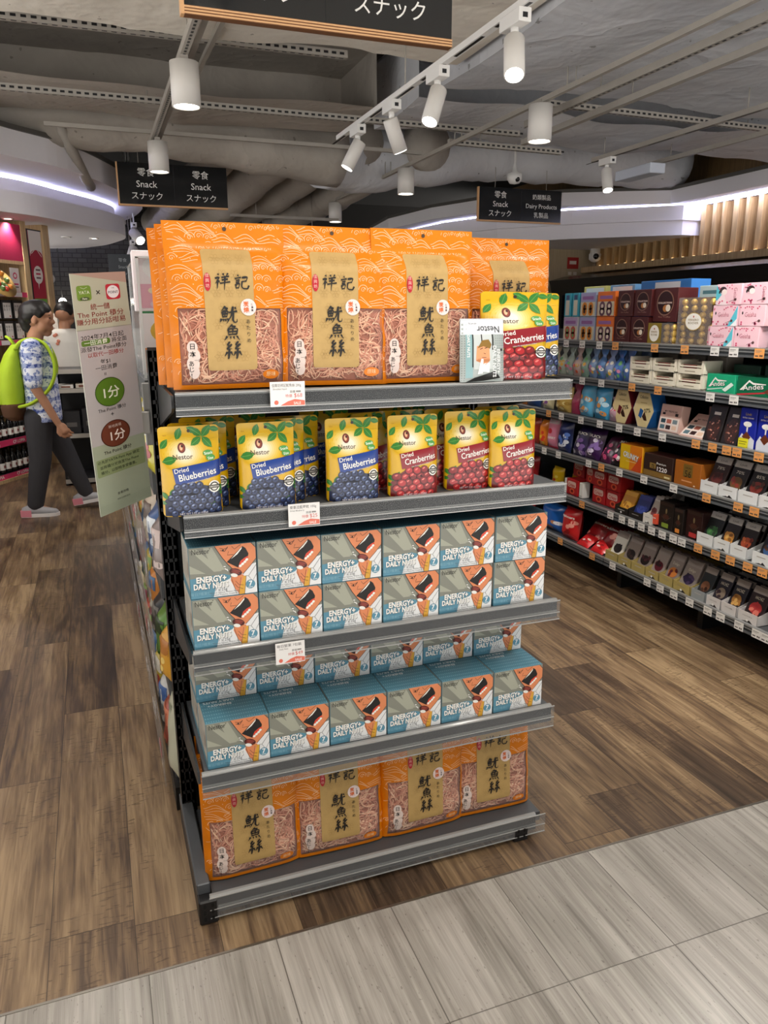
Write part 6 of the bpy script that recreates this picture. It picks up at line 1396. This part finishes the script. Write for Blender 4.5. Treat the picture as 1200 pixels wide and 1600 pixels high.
b = MB(); b.lathe([(0, 0), (.16, 0), (.17, .02), (0, .02)], ink('#d8b06a'), 24, (0, 0, .15)); b.build('platter', t).rotation_euler.x = 1.0
b = MB(); R = random.Random(4)
for k in range(16): b.ball((R.uniform(-.11, .11), R.uniform(-.11, .11), .175), .028, ink(R.choice(('#c8402a', '#e8dcc8', '#d8862a', '#5a7a3a'))), 8)
o = b.build('food', t); o.rotation_euler.x = 1.0
# hanging red shop flag between the columns
t = thing('shop_flag', 'tall red and white vertical shop flag between the oak columns', 'flag', sp(.835, .0, 1.25), SH)
b = MB(); w, h = .20, 1.08; b.box(0, w, 0, .006, 0, h, ink('#a81e38', .6)); a = Art()
a.rect(.002, h*.78, w-.002, h, ink('#e2dbd8', .6), 1); a.ell(w*.5, h*.78, w*.48, .06, ink('#a81e38', .6), 2, 20); a.line([(w*.1, h*.80), (w*.5, h*.85), (w*.9, h*.78)], .008, ink('#e2dbd8', .6), 3)
a.ell(w*.48, h*.62, w*.36, .085, ink('#e6e0da', .6), 3, 20); a.poly([(w*.4, h*.56), (w*.5, h*.56), (w*.42, h*.49)], ink('#e6e0da', .6), 3)
for k, s in enumerate(('the', 'sweet', 'time')): a.rect(w*.3, h*(.655-.035*k), w*.66, h*(.67-.035*k), ink(('#6a4a4a', '#c22a4a', '#6a4a4a')[k]), 4)
a.rect(w*.02, h*.34, w*.98, h*.41, ink('#5c9a2c', .6), 2)
for k in range(3): a.rect(w*(.2+.22*k), h*.36, w*(.32+.22*k), h*.39, ink('#a8cc88', .6), 3)
a.line([(w*.42, h*.27), (w*.58, h*.31)], .006, ink('#e6c0c4'), 2); a.line([(w*.42, h*.31), (w*.58, h*.27)], .006, ink('#e6c0c4'), 2); a.ell(w*.5, h*.19, w*.34, .055, ink('#e6e0da', .6), 2, 18)
a.emit(b, at_y(0), eps=.001); b.build('cloth', t)
b = MB(); b.box(-.035, -.005, .0, .02, 0, h, BLACK); b.box(-.035, w+.01, 0, .02, h, h+.012, BLACK); b.build('frame', t)
carton('snow_cone_sign', 'small yellow topped display pack beside the second oak column', 'pack', sp(1.10, -.08, 1.25), SH, .10, .06, .30, '#e4ddd2', lambda a, w, h: (a.poly([(-w*.4, h*.5), (w*.4, h*.5), (0, h)], ink('#e0b83a'), 1), a.rect(-w*.4, h*.1, w*.4, h*.3, ink('#b82a3a'), 1)))
st = thing('display_stand', 'dark low display stand with pale packs behind the walking woman, in front of the man', 'stand', (-.06, 7.72, 0))
b = MB()
for z in (.03, .45, .86, 1.03): b.box(-.28, .55, -.2, .3, z, z+.025, mat('stand_metal', '#3a3a3c', .4, .3)); b.box(-.28, .55, -.21, -.2, z-.01, z+.028, GALV)
b.build('shelf', st)
for x in (-.28, .53):
    b = MB(); b.box(x, x+.02, -.2, -.18, 0, 1.08, BLACK); b.build('post', st); b = MB(); b.box(x, x+.02, .28, .3, 0, 1.08, BLACK); b.build('post', st)
b = MB(); b.box(-.28, .55, .28, .3, .03, 1.03, BLACK); b.build('back_panel', st)
for k in range(5):
    carton('flat_pack', '%s pale flat pack on the upper shelf of the dark stand' % ORD[k+1].capitalize(), 'pack', (-.26+k*.15, 7.57+.01*k, .886), 0, .13, .2, .03+.008*(k % 3), ('#e6e2da', '#cfc4b4', '#e8e6e2', '#c9a070', '#dedad4')[k], lambda a, w, h: a.rect(-w*.3, h*.2, w*.3, h*.7, ink('#7a4a3a'), 1), 'flat packs on the dark stand')
for k in range(4):
    carton('dark_pack', '%s black pack on the middle shelf of the dark stand' % ORD[k+1].capitalize(), 'pack', (-.24+k*.17, 7.57, .476), 0, .15, .2, .20+.02*(k % 2), '#232224', lambda a, w, h: a.rect(-w*.3, h*.3, w*.3, h*.5, ink('#5a5654'), 1), 'black packs on the dark stand')
for k, (x, y, z, d, lb) in enumerate(((.60, 10.3, 2.62, (.3, -.7, -.5), 'white spotlight hanging beside the curved bulkhead, lit'), (.62, 11.2, 2.5, (-.3, -.5, -.8), 'white spotlight lower beside the curved bulkhead'), (-.52, 11.2, 2.28, (-.5, -.8, -.1), 'upper white spotlight under the far edge of the curved bulkhead'), (-.44, 11.2, 2.12, (-.5, -.8, -.1), 'lower white spotlight under the far edge of the curved bulkhead'))):
    spotlight(x, y, z, d, lb, 0, 'far track spotlights', .2, .06, True, 1)
t = thing('pendant_lamp', 'round bright lamp in front of the dark brick wall', 'ceiling lamp', (-.32, 11.5, 1.72)); b = MB(); b.ball((0, 0, 0), .05, LAMPM, 14); b.build('bulb', t); b = MB(); b.tube([(0, 0, .05), (0, 0, 1.95)], .006, BLACK, 6); b.build('cord', t)

# ---------------------------------------------------------------- people
def remesh(b, name, voxel, smooth=6, parent=None):
    o = b.build('tmp'); m_ = o.modifiers.new('r', 'REMESH'); m_.mode = 'VOXEL'; m_.voxel_size = voxel; m_.use_smooth_shade = True
    s_ = o.modifiers.new('s', 'SMOOTH'); s_.iterations = smooth; s_.factor = .5
    dg = bpy.context.evaluated_depsgraph_get(); dg.update()
    me = bpy.data.meshes.new_from_object(o.evaluated_get(dg)); mats = list(o.data.materials)
    old = o.data; bpy.data.objects.remove(o); bpy.data.meshes.remove(old); me.name = name
    me.materials.clear()
    for q in mats[:1]: me.materials.append(q)
    for p in me.polygons: p.use_smooth = True; p.material_index = 0
    n = bpy.data.objects.new(name, me); COL.objects.link(n)
    if parent: n.parent = parent
    return n
def limb(b, pts, rs, m_, n=14, flat=1.):
    P = []; R_ = []
    for i in range(len(pts)-1):
        for j in range(5): t = j/5; P.append(Vector(pts[i]).lerp(Vector(pts[i+1]), t)); R_.append(rs[i]*(1-t)+rs[i+1]*t)
    P.append(Vector(pts[-1])); R_.append(rs[-1]); b.tube(P, R_, m_, n, flat=flat)
    b.ball(pts[0], rs[0], m_, n); b.ball(pts[-1], rs[-1], m_, n)
def trunk(b, rings, m_, n=24):
    """rings: (x, y, z, depth radius, width radius)"""
    V = [(x+rx*math.cos(2*PI*k/n), y+ry*math.sin(2*PI*k/n), z) for x, y, z, rx, ry in rings for k in range(n)]
    F = [(i*n+k, i*n+(k+1) % n, (i+1)*n+(k+1) % n, (i+1)*n+k) for i in range(len(rings)-1) for k in range(n)]
    b.add(V, F+[tuple(range(n))[::-1], tuple(range((len(rings)-1)*n, len(rings)*n))], m_, True)
def hand(b, w, d, side, m_, sc=1.):
    """palm and five curled fingers; w wrist, d pointing direction in the x-z plane"""
    w = Vector(w); d = Vector(d).normalized(); up = Vector((0, side, 0)); c = d.cross(up).normalized()
    palm = w+d*.045*sc
    b.ball(palm, .042*sc, m_, 12, (1.0, .42, 1.1))
    limb(b, [w, w+d*.07*sc], [.024*sc, .028*sc], m_, 10, .7)
    for k, (o_, L_) in enumerate(((-.034, .060), (-.0115, .072), (.0115, .068), (.033, .054))):
        p0 = w+d*.075*sc+c*o_*sc; p1 = p0+(d*.8+c*.06)*L_*.55*sc-up*.004; p2 = p1+(d*.7-c*.35)*L_*.45*sc-up*.010
        limb(b, [p0, p1, p2], [.0092*sc, .0085*sc, .0075*sc], m_, 8)
    t0 = w+d*.03*sc+c*.024*sc; t1 = t0+(d*.7+c*.6)*.035*sc; limb(b, [t0, t1, t1+d*.028*sc], [.0125*sc, .011*sc, .009*sc], m_, 8)
SKIN = mat('skin_tan', '#b07f62', .55, noise=.06, scale=9); HAIR = mat('hair_black', '#15110f', .5, noise=.3, scale=60)
def head(b, c, fx, fy, m_, s=1.):
    """skull, jaw, nose, ears; (fx, fy) is where the face looks"""
    f = Vector((fx, fy, 0)); q = Vector((-fy, fx, 0)); c = Vector(c)
    def P(a, l, z): return c+f*a*s+q*l*s+Vector((0, 0, z*s))
    for a, l, z, r in ((-.012, 0, .03, .092), (.012, 0, .035, .086), (.03, 0, -.01, .072), (.045, 0, -.055, .052), (.058, 0, -.088, .034), (.03, .03, -.05, .048), (.03, -.03, -.05, .048), (.07, 0, .03, .045), (-.04, 0, .02, .078)):
        b.ball(P(a, l, z), r*s, m_, 16)
    limb(b, [P(.088, 0, .018), P(.106, 0, -.018)], [.010*s, .017*s], m_, 10); b.ball(P(.096, .012, -.022), .011*s, m_, 8); b.ball(P(.096, -.012, -.022), .011*s, m_, 8)
    b.ball(P(.092, 0, -.052), .016*s, m_, 10, (1, 1, .6)); b.ball(P(.090, 0, -.066), .016*s, m_, 10, (1, 1, .6))
    for l in (.036, -.036): b.ball(P(.070, l, -.008), .026*s, m_, 10); b.ball(P(-.005, l*2.4, -.005), .03*s, m_, 10, (.75, .4, 1.0))
    return P
def smooth3(Q):
    P = [Vector(p) for p in Q]; out = []
    for i in range(len(P)-1):
        for j in range(4): out.append(P[i].lerp(P[i+1], j/4))
    out.append(P[-1])
    for _ in range(3): out = [out[0]]+[(out[i-1]+out[i]*2+out[i+1])/4 for i in range(1, len(out)-1)]+[out[-1]]
    return out
# walking woman, seen from her side, walking along +x
wy = 6.50
b = MB(); c0 = (-.370, wy, 1.492)
fx, fy = .985, -.17
P = head(b, c0, fx, fy, SKIN, 1.02)
limb(b, [(-.385, wy, 1.42), (-.415, wy, 1.30)], [.054, .062], SKIN)
trunk(b, [(-.41, wy, 1.31, .09, .15), (-.405, wy, 1.22, .105, .17), (-.40, wy, 1.05, .10, .155), (-.40, wy, .88, .105, .155), (-.41, wy, .76, .11, .16)], SKIN)
limb(b, [(-.425, wy-.175, 1.27), (-.425, wy-.195, 1.0), (-.30, wy-.185, .735)], [.052, .040, .026], SKIN)
hand(b, (-.297, wy-.185, .725), (.55, -.05, -.83), -1, SKIN, 1.0)
limb(b, [(-.41, wy+.175, 1.27), (-.50, wy+.195, 1.02), (-.42, wy+.18, .78)], [.050, .040, .026], SKIN)
hand(b, (-.418, wy+.18, .772), (.25, .0, -.97), 1, SKIN, 1.0)
limb(b, [(-.43, wy-.085, .80), (-.455, wy-.09, .44), (-.535, wy-.09, .09)], [.082, .052, .036], SKIN); limb(b, [(-.535, wy-.09, .07), (-.44, wy-.095, .035)], [.036, .03], SKIN)
limb(b, [(-.40, wy+.085, .80), (-.275, wy+.09, .45), (-.155, wy+.09, .11)], [.082, .052, .036], SKIN); limb(b, [(-.155, wy+.09, .09), (-.06, wy+.09, .075)], [.036, .03], SKIN)
woman = remesh(b, 'person', .0058, 4)
tag(woman, 'woman with short black hair walking in a blue and white print top and dark trousers', 'person')
def kid(o): o.parent = woman; return o
b = MB()
for a, l, z, r in ((-.038, 0, .045, .096), (-.010, 0, .055, .095), (.022, 0, .068, .080), (.050, 0, .082, .050), (-.068, 0, .0, .072), (-.072, 0, -.045, .052), (-.045, .045, .03, .062), (-.045, -.045, .03, .062), (.012, .046, .062, .056), (.012, -.046, .062, .056), (.078, .015, .070, .026), (.078, -.02, .066, .024), (.04, -.066, .05, .03), (.03, -.072, .03, .022)): b.ball(P(a, l, z), r, HAIR, 14)
kid(remesh(b, 'hair', .009, 3))
b = MB(); FD = ink('#1d1512')
for l in (.036, -.036):
    b.ball(P(.094, l, .012), .0105, FD, 8, (.6, 1, .5)); limb(b, [P(.096, l*.55, .034), P(.092, l*1.5, .034)], [.004, .003], FD, 6)
limb(b, [P(.108, -.018, -.060), P(.108, .018, -.060)], [.0035, .0035], ink('#7a4038'), 6)
kid(b.build('facial_features'))
b = MB(); BL = blouse_mat()
trunk(b, [(-.41, wy, 1.34, .07, .09), (-.412, wy, 1.32, .11, .17), (-.41, wy, 1.25, .122, .19), (-.40, wy, 1.12, .125, .180), (-.395, wy, .98, .122, .175), (-.395, wy, .84, .128, .182), (-.40, wy, .735, .132, .188)], BL)
limb(b, [(-.425, wy-.155, 1.285), (-.432, wy-.195, 1.05)], [.078, .066], BL); limb(b, [(-.415, wy+.155, 1.285), (-.48, wy+.195, 1.06)], [.078, .066], BL)
kid(remesh(b, 'blouse', .009, 4))
b = MB(); TRO = mat('trouser_charcoal', '#353438', .8, noise=.12, scale=14)
trunk(b, [(-.41, wy, .83, .115, .16), (-.41, wy, .76, .125, .172), (-.415, wy, .70, .12, .168)], TRO)
limb(b, [(-.435, wy-.085, .76), (-.455, wy-.09, .44), (-.525, wy-.09, .095)], [.106, .082, .062], TRO); limb(b, [(-.395, wy+.085, .76), (-.275, wy+.09, .45), (-.155, wy+.09, .125)], [.106, .080, .058], TRO)
kid(remesh(b, 'trousers', .010, 4))
def shoe(x, y, z, pitch, nm):
    b = MB(); G_ = mat('shoe_grey', '#a9a8ac', .7, noise=.1, scale=40); PKM = mat('shoe_pink', '#e08a98', .7); SOLE = mat('shoe_sole', '#ece6e4', .6)
    V = lambda prof, yy, m_: None
    n = 12; rings = []
    for t, hw_, h_ in ((0, .028, .055), (.04, .036, .075), (.09, .036, .085), (.14, .040, .062), (.20, .042, .045), (.245, .030, .034), (.262, .012, .02)): rings.append((t, hw_, h_))
    VV = []
    for t, hw_, h_ in rings:
        for k in range(n):
            a_ = 2*PI*k/n; VV.append((t, hw_*math.cos(a_), .022+max(0, h_*.62*math.sin(a_)+h_*.3)))
    b.add(VV, [(i*n+k, i*n+(k+1) % n, (i+1)*n+(k+1) % n, (i+1)*n+k) for i in range(len(rings)-1) for k in range(n)]+[tuple(range(n))[::-1], tuple(range((len(rings)-1)*n, len(rings)*n))], G_, True)
    root = kid(b.build('shoe')); root.location = (x, y, z); root.rotation_euler = (0, pitch, -.12)
    b = MB(); P_ = [(-.006, -.03), (.05, -.040), (.13, -.040), (.2, -.046), (.25, -.034), (.27, -.01), (.27, .01), (.25, .034), (.2, .046), (.13, .040), (.05, .040), (-.006, .03)]
    b.prism(P_, 0, .026, SOLE, 'z'); b.build('sole', root)
    b = MB(); b.prism([(-.009, -.032), (.055, -.042), (.07, -.042), (.07, .042), (.055, .042), (-.009, .032)], .004, .055, PKM, 'z'); b.build('heel_panel', root)
    b = MB()
    for k in range(4): b.tube([(.10+.022*k, -.032, .075-.011*k), (.10+.022*k, 0, .088-.013*k), (.10+.022*k, .032, .075-.011*k)], .004, ink('#d9d6d8'), 6)
    b.build('lace', root)
shoe(-.625, wy-.09, 0, 0, 'near'); shoe(-.245, wy+.09, .022, -.16, 'far')
# backpack on her back
bp = thing('backpack', 'lime green backpack with a brown base on the walking woman', 'backpack', (-.60, wy, .76))
LIME = mat('lime_fabric', '#b4d32a', .7, noise=.08, scale=12); BRN = mat('brown_fabric', '#5a3a22', .8)
b = MB(); trunk(b, [(.0, 0, .05, .06, .13), (-.005, 0, .10, .085, .155), (-.01, 0, .22, .095, .165), (.0, 0, .36, .085, .16), (.03, 0, .48, .06, .14), (.06, 0, .555, .03, .09)], LIME); o = remesh(b, 'bag_body', .010, 4); o.parent = bp
b = MB(); trunk(b, [(.01, 0, -.01, .055, .12), (.0, 0, .02, .085, .15), (-.003, 0, .085, .094, .166), (-.003, 0, .12, .09, .165)], BRN); o = remesh(b, 'base_panel', .010, 3); o.parent = bp
b = MB(); trunk(b, [(-.075, 0, .11, .03, .10), (-.085, 0, .2, .035, .11), (-.07, 0, .31, .03, .10)], LIME); b.tube([(-.11, -.11, .27), (-.125, 0, .30), (-.11, .11, .27)], .008, LIME, 6); o = remesh(b, 'front_pocket', .009, 3); o.parent = bp
for s in (-1, 1):
    b = MB(); Q = [(.06, s*.10, .52), (.10, s*.115, .58), (.19, s*.13, .600), (.275, s*.14, .565), (.322, s*.15, .44), (.320, s*.165, .33), (.27, s*.18, .22), (.14, s*.195, .12), (.05, s*.15, .10)]
    b.tube(smooth3(Q), .026, LIME, 10, flat=.5); b.build('shoulder_strap', bp)
b = MB(); b.tube([(.05, -.03, .55), (.02, -.03, .60), (.0, 0, .61), (.02, .03, .60), (.05, .03, .55)], .010, LIME, 8); b.build('grab_loop', bp)
# man standing behind, seen from the back
my = 8.35; mx = -.235
b = MB(); c1 = (mx+.01, my, 1.535); Pm = head(b, c1, .35, .937, SKIN, .96)
limb(b, [(mx, my, 1.46), (mx-.005, my-.01, 1.36)], [.055, .06], SKIN)
trunk(b, [(mx, my, 1.36, .14, .09), (mx, my, 1.2, .16, .10), (mx, my, .95, .15, .10), (mx, my, .85, .16, .10)], SKIN)
limb(b, [(mx+.19, my, 1.29), (mx+.225, my+.02, 1.06), (mx+.20, my+.20, .92)], [.05, .04, .028], SKIN); hand(b, (mx+.20, my+.20, .92), (-.1, .9, -.2), 1, SKIN)
limb(b, [(mx-.19, my, 1.29), (mx-.22, my+.03, 1.06), (mx-.16, my+.20, .94)], [.05, .04, .028], SKIN); hand(b, (mx-.16, my+.20, .94), (.2, .9, -.2), -1, SKIN)
for s in (-1, 1): limb(b, [(mx+s*.09, my, .84), (mx+s*.095, my, .46), (mx+s*.10, my+.01, .08)], [.085, .056, .038], SKIN); limb(b, [(mx+s*.10, my, .05), (mx+s*.10, my+.14, .035)], [.038, .03], SKIN)
man = remesh(b, 'person', .010, 5); tag(man, 'man seen from behind in a white shirt and grey shorts beyond the woman', 'person')
b = MB()
for a, l, z, r in ((-.025, 0, .045, .090), (.0, 0, .055, .088), (-.045, 0, .012, .068), (-.03, .04, .035, .058), (-.03, -.04, .035, .058), (.035, 0, .068, .06)): b.ball(Pm(a, l, z), r*.96, HAIR, 14)
o = remesh(b, 'hair', .010, 3); o.parent = man
b = MB(); WS = mat('white_shirt', '#d9d5cd', .8, noise=.05, scale=9)
trunk(b, [(mx, my, 1.405, .08, .07), (mx, my, 1.37, .17, .10), (mx, my, 1.28, .205, .118), (mx, my, 1.1, .19, .122), (mx, my, .93, .185, .122), (mx, my, .87, .188, .124)], WS)
limb(b, [(mx+.165, my, 1.31), (mx+.225, my+.01, 1.12)], [.07, .066], WS); limb(b, [(mx-.165, my, 1.31), (mx-.22, my+.01, 1.12)], [.07, .066], WS)
o = remesh(b, 'shirt', .010, 4); o.parent = man
b = MB(); R = random.Random(8); OR = ink('#d98a70', .8)
for k in range(10): b.ball((mx-.10+R.uniform(-.05, .05), my-.121, R.choice((1.30, 1.02))+R.uniform(-.05, .05)), .016, OR, 8, (1, .3, 1))
o = b.build('shirt_print'); o.parent = man
b = MB(); SHO = mat('grey_shorts', '#6b6b6a', .85); trunk(b, [(mx, my, .90, .17, .11), (mx, my, .80, .185, .12), (mx, my, .74, .18, .12)], SHO)
for s in (-1, 1): limb(b, [(mx+s*.09, my, .78), (mx+s*.095, my, .52)], [.098, .085], SHO)
o = remesh(b, 'shorts', .011, 4); o.parent = man
b = MB(); limb(b, [(mx+s*.10, my-.03, .045), (mx+.10, my+.17, .04)], [.045, .04], BLACKP); o = b.build('shoe'); o.parent = man
b = MB(); limb(b, [(mx-.10, my-.03, .045), (mx-.10, my+.17, .04)], [.045, .04], BLACKP); o = b.build('shoe'); o.parent = man
